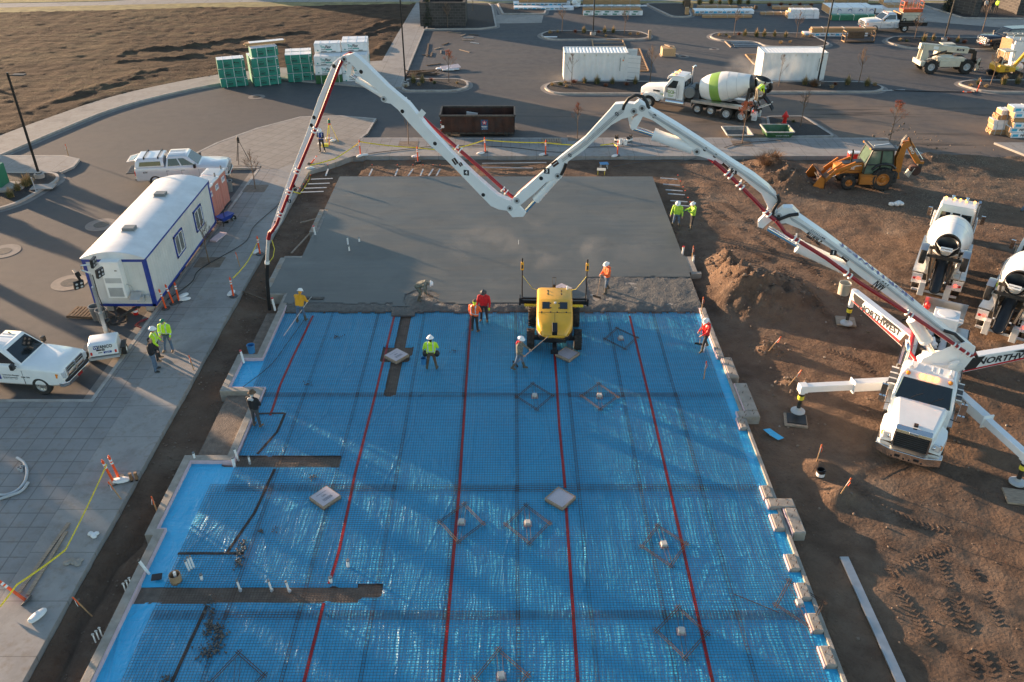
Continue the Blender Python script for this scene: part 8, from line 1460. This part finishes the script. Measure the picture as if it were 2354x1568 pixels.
for wh,f,L in(('in the planter before the left container',z3,[(360,785,'c'),(435,780,'g'),(480,760,'c'),(490,800,'c'),(560,760,'r'),(655,762,'A'),(770,770,'A'),(850,792,'r'),(910,770,'A'),(1040,782,'r'),(1120,770,'A'),(1270,780,'c')]),('in the planter with the thin lamp post',z3,[(340,305,'c'),(410,296,'c'),(570,296,'r'),(650,300,'A'),(785,300,'r'),(840,300,'A'),(850,336,'c'),(920,300,'A'),(1075,318,'c'),(1145,318,'c')]),('in the long planter',z5,[(425,410,'c'),(505,408,'g'),(540,436,'c'),(650,400,'r'),(720,412,'A'),(850,420,'A'),(940,418,'A'),(1060,418,'A'),(1130,500,'c'),(1185,425,'A'),(1240,490,'c'),(1390,424,'c'),(1470,424,'c')]),('in the planter before the right container',z4,[(340,778,'A'),(430,790,'B'),(590,806,'c'),(620,780,'r'),(730,778,'A'),(910,788,'A'),(985,785,'c')]),('in the planter behind the telehandler',z4,[(1215,375,'c'),(1275,382,'g'),(1430,380,'A'),(1515,372,'A'),(1650,375,'r'),(1740,388,'A'),(1800,395,'r')]),('in the planter by the small excavator',z4,[(1860,792,'c'),(1930,778,'A'),(2000,800,'c'),(2160,775,'A'),(2290,770,'A')]),('in the small planter by the red-leaved tree',z2,[(1370,796,'c'),(1440,760,'A'),(1490,784,'c'),(1525,760,'A'),(1605,742,'r'),(1632,766,'g'),(1840,768,'c')]),('in the left corner planter',z1,[(100,410,'A'),(170,345,'A'),(240,310,'A'),(275,290,'A')]),('in the hedge row along the street',z5,[(20,52,'A'),(200,52,'A'),(330,46,'A'),(430,50,'A'),(550,48,'A'),(655,50,'A'),(755,52,'A'),(1000,70,'r'),(1135,64,'r'),(1240,66,'r'),(1350,64,'r'),(1480,68,'r')]),('in the hydrant planting bed',z4,[(235,1122,'g'),(95,1160,'c')]),('on the dirt behind the boom',z4,[(-40,1490,'B'),(-10,1520,'B'),(50,1480,'B')])):
 cnt={}
 for X,Y,k in L:cnt[k]=cnt.get(k,0)+1
 seen={}
 for X,Y,k in L:
  seen[k]=seen.get(k,0)+1;p=G(*f(X,Y),.12);sc=rnd.uniform(.85,1.25)*(1.5 if k=='B' else 1.25 if 'hedge' in wh else 1);KG[k].put((p.x,p.y,.12),rnd.random()*6,f"{(ORD[seen[k]-1]+' ') if cnt[k] > 1 else ''}{NMK[k]}{' from left' if cnt[k] > 1 else ''} {wh}",'planter grasses and shrubs',sc)
for px,py,h,l in((985,60,3.3,'dark evergreen beside the dark block enclosure'),(2413-0,30,0,''),(2203-27,26,3.0,'dark evergreen left of the block wall wing, top right')):
 if not l:continue
 p=G(px,py,.1);t=thing('evergreen_tree',l,'tree',(p.x,p.y,.1));b=MB();b.cyl((0,0,0),(0,0,h*.9),.06,M['bark'],r2=.02,n=6);b.build('trunk',t);b=MB()
 for k in range(1500):z=h*rnd.random()**1.3;a=rnd.random()*6.28;q=(.62*(1-z/h)**.7+.06)*rnd.uniform(.5,1.1);c=V((q*math.cos(a),q*math.sin(a),z+.1));d=V((math.cos(a)*.12,math.sin(a)*.12,rnd.uniform(0,.14)));s=V((-math.sin(a),math.cos(a),0))*.05;b.sheet([c-s,c+s,c+d+s*.4,c+d-s*.4],M['evergreen'])
 b.build('crown',t,smooth=0)
b=MB()
for k in range(1500):
 x,y=rnd.uniform(10.6,46),rnd.uniform(13,60)
 if y>57 and x>31:continue
 s=rnd.choice([.02,.025,.03,.045,.07])*rnd.uniform(.6,1.3);b.ell((x,y,padh(x,y)+s*.25),(s,s*rnd.uniform(.6,1),s*.65),M['clod']if rnd.random()>.06 else M['wall'],6,4,Euler((0,0,rnd.random()*3)).to_matrix())
for(mx,my),rx,ry,h in MOUNDS[:13]:
 for k in range(55):
  x,y=rnd.gauss(mx,rx*.95),rnd.gauss(my,ry*.95);s=rnd.choice([.03,.045,.06,.09])*rnd.uniform(.6,1.3)
  if x>10.8:b.ell((x,y,padh(x,y)+s*.3),(s,s*rnd.uniform(.6,1),s*.75),M['clod'],6,4,Euler((rnd.random()*3,0,rnd.random()*3)).to_matrix())
for k in range(350):
 x,y=rnd.uniform(-14.4,-13.0),rnd.uniform(12,56);s=rnd.choice([.02,.03,.05])*rnd.uniform(.6,1.3);b.ell((x,y,padh(x,y)+s*.25),(s,s*.8,s*.65),M['clod'],6,4)
tag(b.build('stones',smooth=40),'scattered small stones and clods on the bare dirt','stones',None,'stuff')
b=MB()
def track(P,w=.42):
 P=dense([G2(*q,0)for q in P],40);acc=0
 for(x0,y0),(x1,y1)in zip(P,P[1:]):
  d=math.hypot(x1-x0,y1-y0);acc+=d
  if acc<.17 or nz(x0,y0,.9,3)>.16:continue
  acc=0;a=math.atan2(y1-y0,x1-x0);n=V((-math.sin(a),math.cos(a),0));t=V((math.cos(a),math.sin(a),0))
  for s in(-1,1):c=V((x0,y0,0));p,q=c+n*s*.03,c+n*s*w*.5-t*.12;p.z=padh(p.x,p.y)+.012;q.z=padh(q.x,q.y)+.012;b.bar(p,q,rnd.uniform(.03,.07),rnd.uniform(.008,.022),M['dirt'])
for P in([(1625,470),(1700,520),(1790,585)],[(1660,460),(1740,520),(1820,570)],[(1655,565),(1730,575),(1830,640),(1880,700)],[(1640,590),(1740,600),(1800,630)],[(1760,590),(1830,650),(1905,730)],[(1800,560),(1870,620),(1950,700)],[(2100,1270),(2170,1390),(2250,1560)],[(2150,1270),(2190,1360),(2290,1560)],[(1985,1385),(2050,1310),(2150,1260),(2240,1240)],[(2040,1330),(2110,1420),(2180,1560)],[(2230,1300),(2290,1420),(2330,1560)],[(1900,800),(1980,830),(2020,880)],[(1960,1100),(2060,1180),(2200,1220)],[(1700,430),(1760,480),(1850,560)]):track(P)
tag(b.build('tyre_tracks',smooth=0),'chevron tyre tracks pressed in the brown dirt','tyre tracks',None,'stuff')
# people
def person(label,loc,face,top,legs,boots='boot',hat='wclean',lean=0,aL=(10,12,20),aR=(10,12,20),lL=(0,4,0),lR=(0,4,0),hood=None,vest=None,beard=None,s=1.,twist=0,look=8,bulk=1.,gloves=None,drop=0.):
 "arms (swing fwd, out, elbow bend), legs (thigh fwd, out, knee bend) in degrees; +y is the way the person faces"
 t=thing('person',label,'person',loc,face-pi/2);hz=.94*s-drop;segs=[]
 def sg(a,c,r0,r1,m,k=''):segs.append((V(a),V(c),r0,r1,m,k))
 LM=Matrix.Rotation(R(-lean),3,'X');hip=V((0,0,hz));up=lambda v:hip+LM@(V(v)*s)
 sg(hip+V((-.07,0,-.02)),hip+V((.07,0,-.02)),.135*s,.135*s,legs);tw=Matrix.Rotation(R(twist),3,'Z');tp=lambda v:up(tw@V(v));k=bulk
 for x in(-.075,.075):sg(tp((x,0,.06)),tp((x*1.35,.0,.40)),.125*s*k,.13*s*k,top,'torso')
 sg(tp((-.17,0,.49)),tp((.17,0,.49)),.075*s*k,.075*s*k,top,'torso');sg(tp((0,0,.5)),tp((0,.02,.6)),.055*s,.052*s,hood or 'skin');hc=tp((0,.035+.002*look,.70));hd=(LM@V((0,0,1)));fd=Matrix.Rotation(R(-look),3,'X')@LM@tw@V((0,1,0));rt=tw@V((1,0,0));ud=rt.cross(fd)
 sg(hc-ud*.03*s,hc+ud*.03*s,.085*s,.095*s,'skin','head');sg(hc-ud*.09*s+fd*.04*s,hc-ud*.03*s+fd*.03*s,.048*s,.06*s,beard or 'skin','head');sg(hc-fd*.03*s-ud*.02,hc-fd*.035*s+ud*.05*s,.085*s,.09*s,hood or 'hair','head');sg(hc+fd*.09*s-ud*.012*s,hc+fd*.112*s-ud*.03*s,.012*s,.016*s,'skin','head')
 for x in(-1,1):sg(hc+rt*x*.092*s-ud*.02*s,hc+rt*x*.094*s+ud*.02*s,.018*s,.02*s,'skin','head')
 if hood:sg(tp((-.08,-.1,.52)),tp((.08,-.1,.52)),.06*s,.06*s,hood,'torso')
 hands=[]
 for x,A in((-1,aL),(1,aR)):
  sh=tp((x*.205*k,0,.48));d=LM@tw@(Matrix.Rotation(R(A[1])*-x,3,'Y')@Matrix.Rotation(R(A[0]),3,'X')@V((0,0,-1)));el=sh+d*.29*s;ax=LM@tw@Matrix.Rotation(R(A[1])*-x,3,'Y')@V((1,0,0));inn=A[3]if len(A)>3 else 15;d2=Matrix.Rotation(R(A[2]),3,ax)@d;d2=(Matrix.Rotation(R(inn*x),3,LM@V((0,0,1)))@d2);wr=el+d2*.255*s
  sg(sh,el,.068*s*k,.055*s*k,top,'arm');sg(el,wr,.055*s*k,.042*s*k,top,'arm');hm=gloves or 'skin';pe=wr+d2*.09*s;sg(wr,pe,.034*s,.04*s,hm);hands.append((wr,pe,d2,ax,hm,x))
 for x,A in((-1,lL),(1,lR)):
  h=hip+V((x*.095*s,0,-.03));d=Matrix.Rotation(R(A[1])*-x,3,'Y')@Matrix.Rotation(R(A[0]),3,'X')@V((0,0,-1));kn=h+d*.42*s;d2=Matrix.Rotation(R(-A[2]),3,V((1,0,0)))@d;an=kn+d2*.40*s;sg(h,kn,.095*s,.068*s,legs);tall=boots=='boot'
  if tall:mid=kn.lerp(an,.35);sg(kn,mid,.066*s,.062*s,legs);sg(mid,an,.066*s,.06*s,boots)
  else:sg(kn,an,.066*s,.058*s,legs)
  fdv=V((x*.22,1,0)).normalized();sg(an+V((0,0,-.02)),an+fdv*.15*s+V((0,0,-.045*s)),.055*s,.042*s,boots);sg(an-fdv*.03*s,an-fdv*.03*s-V((0,0,.045)),.05*s,.045*s,boots)
 b=MB();mm=M['skin']
 for a,c,r0,r1,m,_ in segs:
  L=(c-a);n=L.normalized();rings=[MB._ring(a-n*r0*math.cos(q),n,r0*math.sin(q),12)for q in(.25,.7,1.15)]+[MB._ring(a,n,r0,12),MB._ring(c,n,r1,12)]+[MB._ring(c+n*r1*math.cos(q),n,r1*math.sin(q),12)for q in(1.15,.7,.25)];b.loft(rings,mm)
 o=b.build('body',t);md=o.modifiers.new('r','REMESH');md.mode='VOXEL';md.voxel_size=.021;md=o.modifiers.new('s','SMOOTH');md.iterations=3;md.factor=.5
 me=bpy.data.meshes.new_from_object(o.evaluated_get(bpy.context.evaluated_depsgraph_get()));o.modifiers.clear();me.materials.clear();mats=[]
 fl=[]
 def best(p):
  bd,bs=9,None
  for g in segs:
   a,c=g[0],g[1];ab=c-a;u=max(0,min(1,(p-a).dot(ab)/ab.length_squared));d=(p-a-ab*u).length-(g[2]+(g[3]-g[2])*u)
   if d<bd:bd,bs=d,(g,u)
  return bs
 ti=LM.inverted()
 for f in me.polygons:
  g,u=best(f.center);m=g[4]
  if vest and g[5]in('torso','arm'):
   q=tw.inverted()@(ti@(f.center-hip));m=vest[0]if(g[5]=='torso' or vest[2])else m
   if g[5]=='torso' and(.10<q.z/s<.145 or(.10<abs(q.x)/s<.145 and q.z/s>.12)):m='refl'
   if g[5]=='torso' and q.z/s<.08 and vest[1]:m=vest[1]
   if g[5]=='arm' and vest[2]and.35<u<.6 and g[2]<.06*s*k:m='refl'
  if m not in mats:mats.append(m);me.materials.append(M[m])
  fl.append(mats.index(m))
 me.polygons.foreach_set('material_index',fl)
 bm=bmesh.new();bm.from_mesh(me)
 fb=MB()
 for wr,pe,d,ax,hm,x in hands:
  n=d.cross(ax).normalized();sd=ax.normalized()
  for i,L in enumerate((.068,.078,.072,.056)):p0=pe+sd*(i-1.5)*.019*s;d1=(d*.9-n*.25*(1 if n.y<0 else-1)).normalized();p1=p0+d1*L*.55*s;p2=p1+(d1*.55+V((0,0,-.5))).normalized()*L*.5*s;fb.tube([p0-d*.02,p1,p2],[.0105,.0095,.008],M[hm],6)
  q=wr+d*.03*s-sd*x*.03*s;fb.tube([q,q-sd*x*.03+d*.03,q-sd*x*.035+d*.065],[.013,.0115,.009],M[hm],6)
  if hm not in mats:mats.append(hm);me.materials.append(M[hm])
 o.data=me;n0=len(bm.verts);vs=[bm.verts.new(v)for v in fb.v];
 for f,mi in zip(fb.f,fb.mi):
  q=bm.faces.new([vs[k]for k in f]);q.material_index=mats.index(next(k for k in mats if M[k]==fb.ms[mi]))
 bm.to_mesh(me);bm.free();me.shade_smooth()
 ey=MB()
 for x in(-1,1):ey.ell(hc+fd*.083*s+rt*x*.033*s+ud*.012*s,.011*s,M['ink'],6,4)
 ey.bar(hc+fd*.098*s-ud*.055*s-rt*.022,hc+fd*.098*s-ud*.055*s+rt*.022,.008,.008,M['dbrown']);ey.build('face',t)
 Q=Matrix((rt,fd,ud)).transposed().to_4x4();Q=Matrix.Translation(hc+ud*.035*s)@Q;b=MB()
 if hat in('cap','beanie'):b.T=Q;b.ell((0,-.01,.025),(.105*s,.115*s,.085*s),M['dgreen' if hat=='cap' else 'dwood'],14,8);(b.box((0,.13*s,.0),(.14*s,.12*s,.015),M['dgreen'])if hat=='cap' else None);b.build('cap' if hat=='cap' else 'knit_cap',t)
 elif hat:b.T=Q;b.lathe([(.168*s,.012),(.172*s,.02),(.128*s,.035),(.122*s,.075),(.10*s,.115),(.06*s,.14),(0,.148)],M[hat],22,Matrix.Diagonal((1,1.1,1,1)));b.box((0,0,.135),(.03,.2*s,.03),M[hat]);b.lathe([(.165*s,.010),(.12*s,.006),(0,.004)],M[hat],22,Matrix.Diagonal((1,1.1,1,1)));b.build('hard_hat',t)
 T_=Matrix.Translation(V(loc))@Matrix.Rotation(face-pi/2,4,'Z');return t,[T_@(h[1])for h in hands],T_
def tool(name,label,a,c,head,m='plank',hw=.45,hh=.1):
 t=thing(name,label,'tool',c);a,c=V(a),V(c);d=a-c;b=MB();b.cyl((0,0,.03),d,.016,M[m],n=8);b.build('handle',t);b=MB();s=V((-d.y,d.x,0)).normalized();b.bar(-s*hw/2+V((0,0,.03)),s*hw/2+V((0,0,.03)),.05,hh,M[head]);b.build('head',t)
gz=.16
pe=lambda px,py,z:tuple(G(px,py,z))
person('person in blue vest and white hard hat looking at a tablet by the survey tripod',pe(741,349,.15),-pi/2,'dkcloth','dkpants','black',aL=(25,6,70,30),aR=(25,6,70,30),look=35,lL=(0,7,0),vest=('blue',None,False),hood='hiv')
p=pe(694,740,.17);t,h,_=person('person in gold hooded jacket pushing a bull float over the wet concrete edge',p,R(75),'gold','jean',lean=18,aL=(50,12,25),aR=(30,15,50),lR=(12,5,8),lL=(-8,6,4),hood='gold',bulk=1.15)
t=thing('bull_float','long-handled bull float on the wet concrete beside the gold jacket','float',pe(712,686,.3));o=V(t.location);b=MB();b.box((0,0,.03),(1.5,.22,.05),M['dsteel'],(0,0,-.06));b.build('blade',t);b=MB();b.cyl((.1,0,.08),h[1]-o,.018,M['alu'],n=8);b.cyl(h[1]-o,V(G(652,772,.3))-o,.018,M['alu'],n=8);b.build('handle',t)
p=pe(961,690,.33);person('person in camouflage crouched over a trowel at the slab edge',p,R(-10),'camo','camo',lean=70,aL=(60,5,15),aR=(75,5,10),lL=(22,6,42),lR=(30,8,50),look=20,hood='camo',drop=.06,bulk=1.15);tool('trowel_board','steel trowel board in the wet concrete under the crouching person',pe(975,660,.9),pe(985,678,.32),'dsteel','plank',.7,.06)
person('person in orange vest and brown cap seen from behind, next to the red hoodie',pe(1092,762,gz),R(65),'orangec','dkpants','tanboot',hat='beanie',vest=('hio',None,True),hood='hiv',aR=(25,10,60,40),aL=(5,12,15),bulk=1.12)
person('person in red hoodie with black hard hat and lime gloves facing the camera',pe(1113,738,gz),R(-100),'redc','dkpants','tanboot',hat='dgrey',gloves='hiv',aL=(8,14,25),aR=(8,14,25),hood='redc',bulk=1.15,look=20)
p=pe(993,850,gz);t,h,_=person('person in lime hi-vis jacket with tool belt, seen from behind on the blue sheet',p,R(92),'hiv','dwood',vest=('hiv',None,True),aL=(12,18,20),aR=(20,18,50),lL=(2,9,0),lR=(2,9,0),bulk=1.12,hood='dkcloth')
b=MB();q=V(p)
for s in(-1,1):b.ell(q+V((s*.27,.02,.88)),(.13,.12,.17),M['black'],10,6)
b.lathe([(.18,0),(.19,.08)],M['dwood'],16,Matrix.Translation(q+V((0,0,.96))));o=b.build('tool_belt');o.parent=t;o.matrix_parent_inverse=t.matrix_basis.inverted();t2=thing('bucket','blue bucket held by the person in the lime jacket','bucket',q+V((-.36,.05,.3)));b=MB();b.lathe([(0,0),(.12,0),(.15,.32),(.13,.32),(.1,.03),(0,.03)],M['bblue'],16);b.build('pail',t2);b=MB();b.tube([(-.14,0,.3),(0,0,.52),(.14,0,.3)],.006,M['steel'],5);b.build('handle',t2)
p=pe(1194,850,gz);t,h,_=person('person in pale camouflage hoodie walking with a rake, below the yellow machine',p,R(-15),'camo','jean',aL=(35,6,30),aR=(5,12,45,30),lL=(14,4,2),lR=(-16,4,12),hood='redc',look=15,bulk=1.12);tool('rake','wooden-handled rake carried by the person in pale camouflage',h[0].lerp(G(1262,772,1.4),1.),pe(1185,838,.35),'black')
p=pe(1393,672,.28);t,h,_=person('person in orange hoodie raking the rough concrete',p,R(205),'orangec','jean',aL=(25,8,70,30),aR=(20,8,50,30),lL=(14,4,12),lR=(-10,5,15),look=22,hood='orangec',bulk=1.05);tool('rake','long wooden rake held by the person in the orange hoodie',h[0],pe(1372,683,.3),'dsteel')
person('person in lime hoodie and jeans at the slab edge, left of two',pe(1553,524,.0),R(-110),'lime2','jean',aL=(5,16,20),aR=(5,16,20),lL=(4,10,4),lR=(8,8,8),look=35,hood='lime2',bulk=1.15);person('person in lime hoodie pointing left, right of two at the slab edge',pe(1589,527,.0),R(190),'lime2','dkpants',aL=(35,5,75,35),aR=(60,5,20),hood='lime2',look=20,gloves='dgreen',lL=(8,4,4))
p=pe(1617,806,gz);t,h,_=person('person in red jacket and white hard hat walking with a rake by the right wall',p,R(205),'bred','dkpants',aL=(25,6,40),aR=(15,8,60,30),lL=(20,4,10),lR=(-18,4,10),look=30,hood='bred',bulk=1.05);tool('rake','wooden rake upright in the hands of the person in red',h[0].lerp(h[1],.2)+V((0,0,1.0)),pe(1608,792,.3),'black')
person('person in black jacket and brown hat standing at the left edge of the blue sheet',pe(592,980,gz),R(70),'dkcloth','dgrey','tanboot',hat='dwood',aL=(15,8,60,40),aR=(15,8,60,40),hood='lgrey',bulk=1.12)
person('bareheaded person in black jacket and jeans on the left sidewalk',pe(360,852,.15),R(12),'dkcloth','jean','black',hat=None,aL=(8,6,60,50),aR=(8,6,60,50),bulk=1.12);person('person in lime jacket and white hard hat, middle of three on the left sidewalk',pe(366,827,.15),R(5),'hiv','dkpants','tanboot',vest=('hiv','dkcloth',False),aL=(8,8,30),aR=(8,8,30),bulk=1.12);person('bearded person in lime jacket and green cap on the left sidewalk',pe(391,807,.15),R(-95),'hiv','jean','tanboot',hat='cap',vest=('hiv','dkcloth',True),beard='lgrey',aL=(10,10,20),aR=(14,10,50,40),lR=(5,8,0),look=0,bulk=1.12,hood='hiv')
person('person in lime and orange vest bending over the mixer hopper platform',pe(1738,232,2.1),R(20),'hiv','khaki','tanboot',hat=None,lean=55,aL=(60,8,20),aR=(60,8,20),vest=('hiv','hiv',False),look=0)
for i,(px,py,f,tp_,lg,ht,l)in enumerate(((2250,33,-.4,'dkcloth','dkpants','dkcloth','person in black at the left of the group, top right'),(2261,30,-1.2,'lgrey','dkpants',None,'person in grey hoodie among the group, top right'),(2276,34,1.6,'dkcloth','dgrey','dkcloth','person in black seen from behind in the group, top right'),(2287,31,3.4,'hiv','dkpants','hiv','person in lime hoodie at the right of the group, top right'))):person(l,pe(px,py,.03),f,tp_,lg,'black',hat=None,hood=ht,aL=(12,8,60,40),aR=(12,8,40,30))
person('person in dark clothes walking at the right edge, cut by the frame',pe(2353,486,-.05),R(10),'dkcloth','jean','black',hat='wclean',lL=(18,4,5),lR=(-18,4,10));person('dark-haired person in lime shirt working behind the pump hopper',pe(2262,700,-.05),R(-30),'lime2','dkpants',hat=None,lean=35,aL=(60,8,20),aR=(50,8,20))
# unseen poplars added left of the frame, spaced to shape the long shade bands
def poplar(x,y,h,w,seed,label):
 r=random.Random(seed);t=thing('added_shade_poplar',label,'tree',(x,y,0));b=MB();b.tube([(0,0,0),(.05,0,h*.5),(0,0,h*.95)],[.16,.11,.02],M['bark'],8);b.build('trunk',t);b=MB()
 for k in range(int(700*h*w)):
  z=h*(.06+.94*r.random());q=w*(.35+.65*math.sin(pi*min(1,(z/h)**.8)))*math.sqrt(r.random())*r.uniform(.8,1.15);a=r.random()*6.28;p=V((q*math.cos(a),q*math.sin(a),z));u=V((r.gauss(0,1),r.gauss(0,1),r.gauss(0,1.6))).normalized()*.13;v=u.cross(V((r.gauss(0,1),r.gauss(0,1),r.gauss(0,1)))).normalized()*.09;b.sheet([p-u,p-v,p+u,p+v],M['blade_brown'])
 b.build('crown',t,smooth=0)
for i,(s_,h,w)in enumerate(((17.4,8.6,.42),(15.3,8.2,.55),(10.8,8.4,.8),(9.0,9,1.0),(7.3,8.5,.9),(3.2,8.0,.5),(22.2,3.4,.9),(27.6,3.6,.9),(12.9,8.4,.22),(34,3,.7),(37.5,3.4,.5),(.4,8,.7))):
 x=-45-1.5*(i%2)-(22 if s_>30 else 0);poplar(x,(s_-.565*x)/.825,h,w,40+i,f'narrow brown-leaved poplar added for shade, unseen beyond the left edge of the picture, {ORD[i]} planted')
for i,(s_,w,h,l)in enumerate(((88,12,6.2,'added tan two-storey shade house across the street, first beyond the top left of the picture'),(105,13,6.0,'added tan two-storey shade house across the street, second beyond the top left of the picture'),(121,11,6.2,'added tan two-storey shade house across the street, third beyond the top left of the picture'))):  # unseen houses added beyond the street to throw shade on the far lot
 y=141;x=(s_-.825*y)/.565;t=thing('house',l,'house',(x,y,0),0,'houses added for shade across the street');b=MB();b.box((0,0,h/2),(w,9,h),M['panw']);b.build('wall',t);b=MB();b.prism([(-5.2,h),(5.2,h),(0,h+2.7)],-w/2-.5,w/2+.5,M['dgrey'],'x');b.build('roof',t,smooth=0)
 for k in(-1,0,1):
  for z in(1.6,4.4):
   b=MB();b.box((k*w*.3,-4.52,z),(1.3,.08,1.3),M['wpvc']);f=b.build('window',t);b=MB();b.box((k*w*.3,-4.57,z),(1.1,.04,1.1),M['glass']);b.build('pane',f)
   # steam off the fresh concrete
def steam(name,loc,dims,dens,sc,label):
 b=MB();b.box((0,0,0),dims,M['white']);o=b.build(name,smooth=0);o.location=loc;m=bpy.data.materials.new(name);m.use_nodes=True;N=m.node_tree.nodes;L=m.node_tree.links;N.remove(N['Principled BSDF']);v=N.new('ShaderNodeVolumePrincipled');v.inputs['Color'].default_value=(.95,.95,.95,1);v.inputs['Anisotropy'].default_value=.3
 tc=N.new('ShaderNodeTexCoord');mp=N.new('ShaderNodeMapping');mp.inputs['Scale'].default_value=sc;L.new(tc.outputs['Object'],mp.inputs[0]);n=N.new('ShaderNodeTexNoise');n.inputs['Scale'].default_value=1;n.inputs['Detail'].default_value=4;n.inputs['Distortion'].default_value=.8;L.new(mp.outputs[0],n.inputs[0]);r=N.new('ShaderNodeMapRange');r.inputs[1].default_value=.5;r.inputs[2].default_value=.75;r.inputs[4].default_value=dens;L.new(n.outputs[0],r.inputs[0])
 g=N.new('ShaderNodeVectorMath');g.operation='MULTIPLY';L.new(tc.outputs['Object'],g.inputs[0]);g.inputs[1].default_value=(2/dims[0],2/dims[1],2/dims[2]);ln=N.new('ShaderNodeVectorMath');ln.operation='LENGTH';L.new(g.outputs[0],ln.inputs[0]);f=N.new('ShaderNodeMapRange');f.inputs[1].default_value=.2;f.inputs[2].default_value=1;f.inputs[3].default_value=1;f.inputs[4].default_value=0;L.new(ln.outputs['Value'],f.inputs[0]);k=N.new('ShaderNodeMath');k.operation='MULTIPLY';L.new(r.outputs[0],k.inputs[0]);L.new(f.outputs[0],k.inputs[1]);L.new(k.outputs[0],v.inputs['Density']);L.new(v.outputs[0],N['Material Output'].inputs['Volume']);o.data.materials.clear();o.data.materials.append(m);tag(o,label,'steam',None,'stuff')
steam('steam',(22.6,76.0,2.6),(8,4.5,3.6),.55,(.7,.7,.6),'steam drifting from the mixer truck chute');steam('steam',(1.5,43.5,.95),(17,12,1.2),.07,(.55,.4,.5),'thin steam rising from the wet concrete slab')
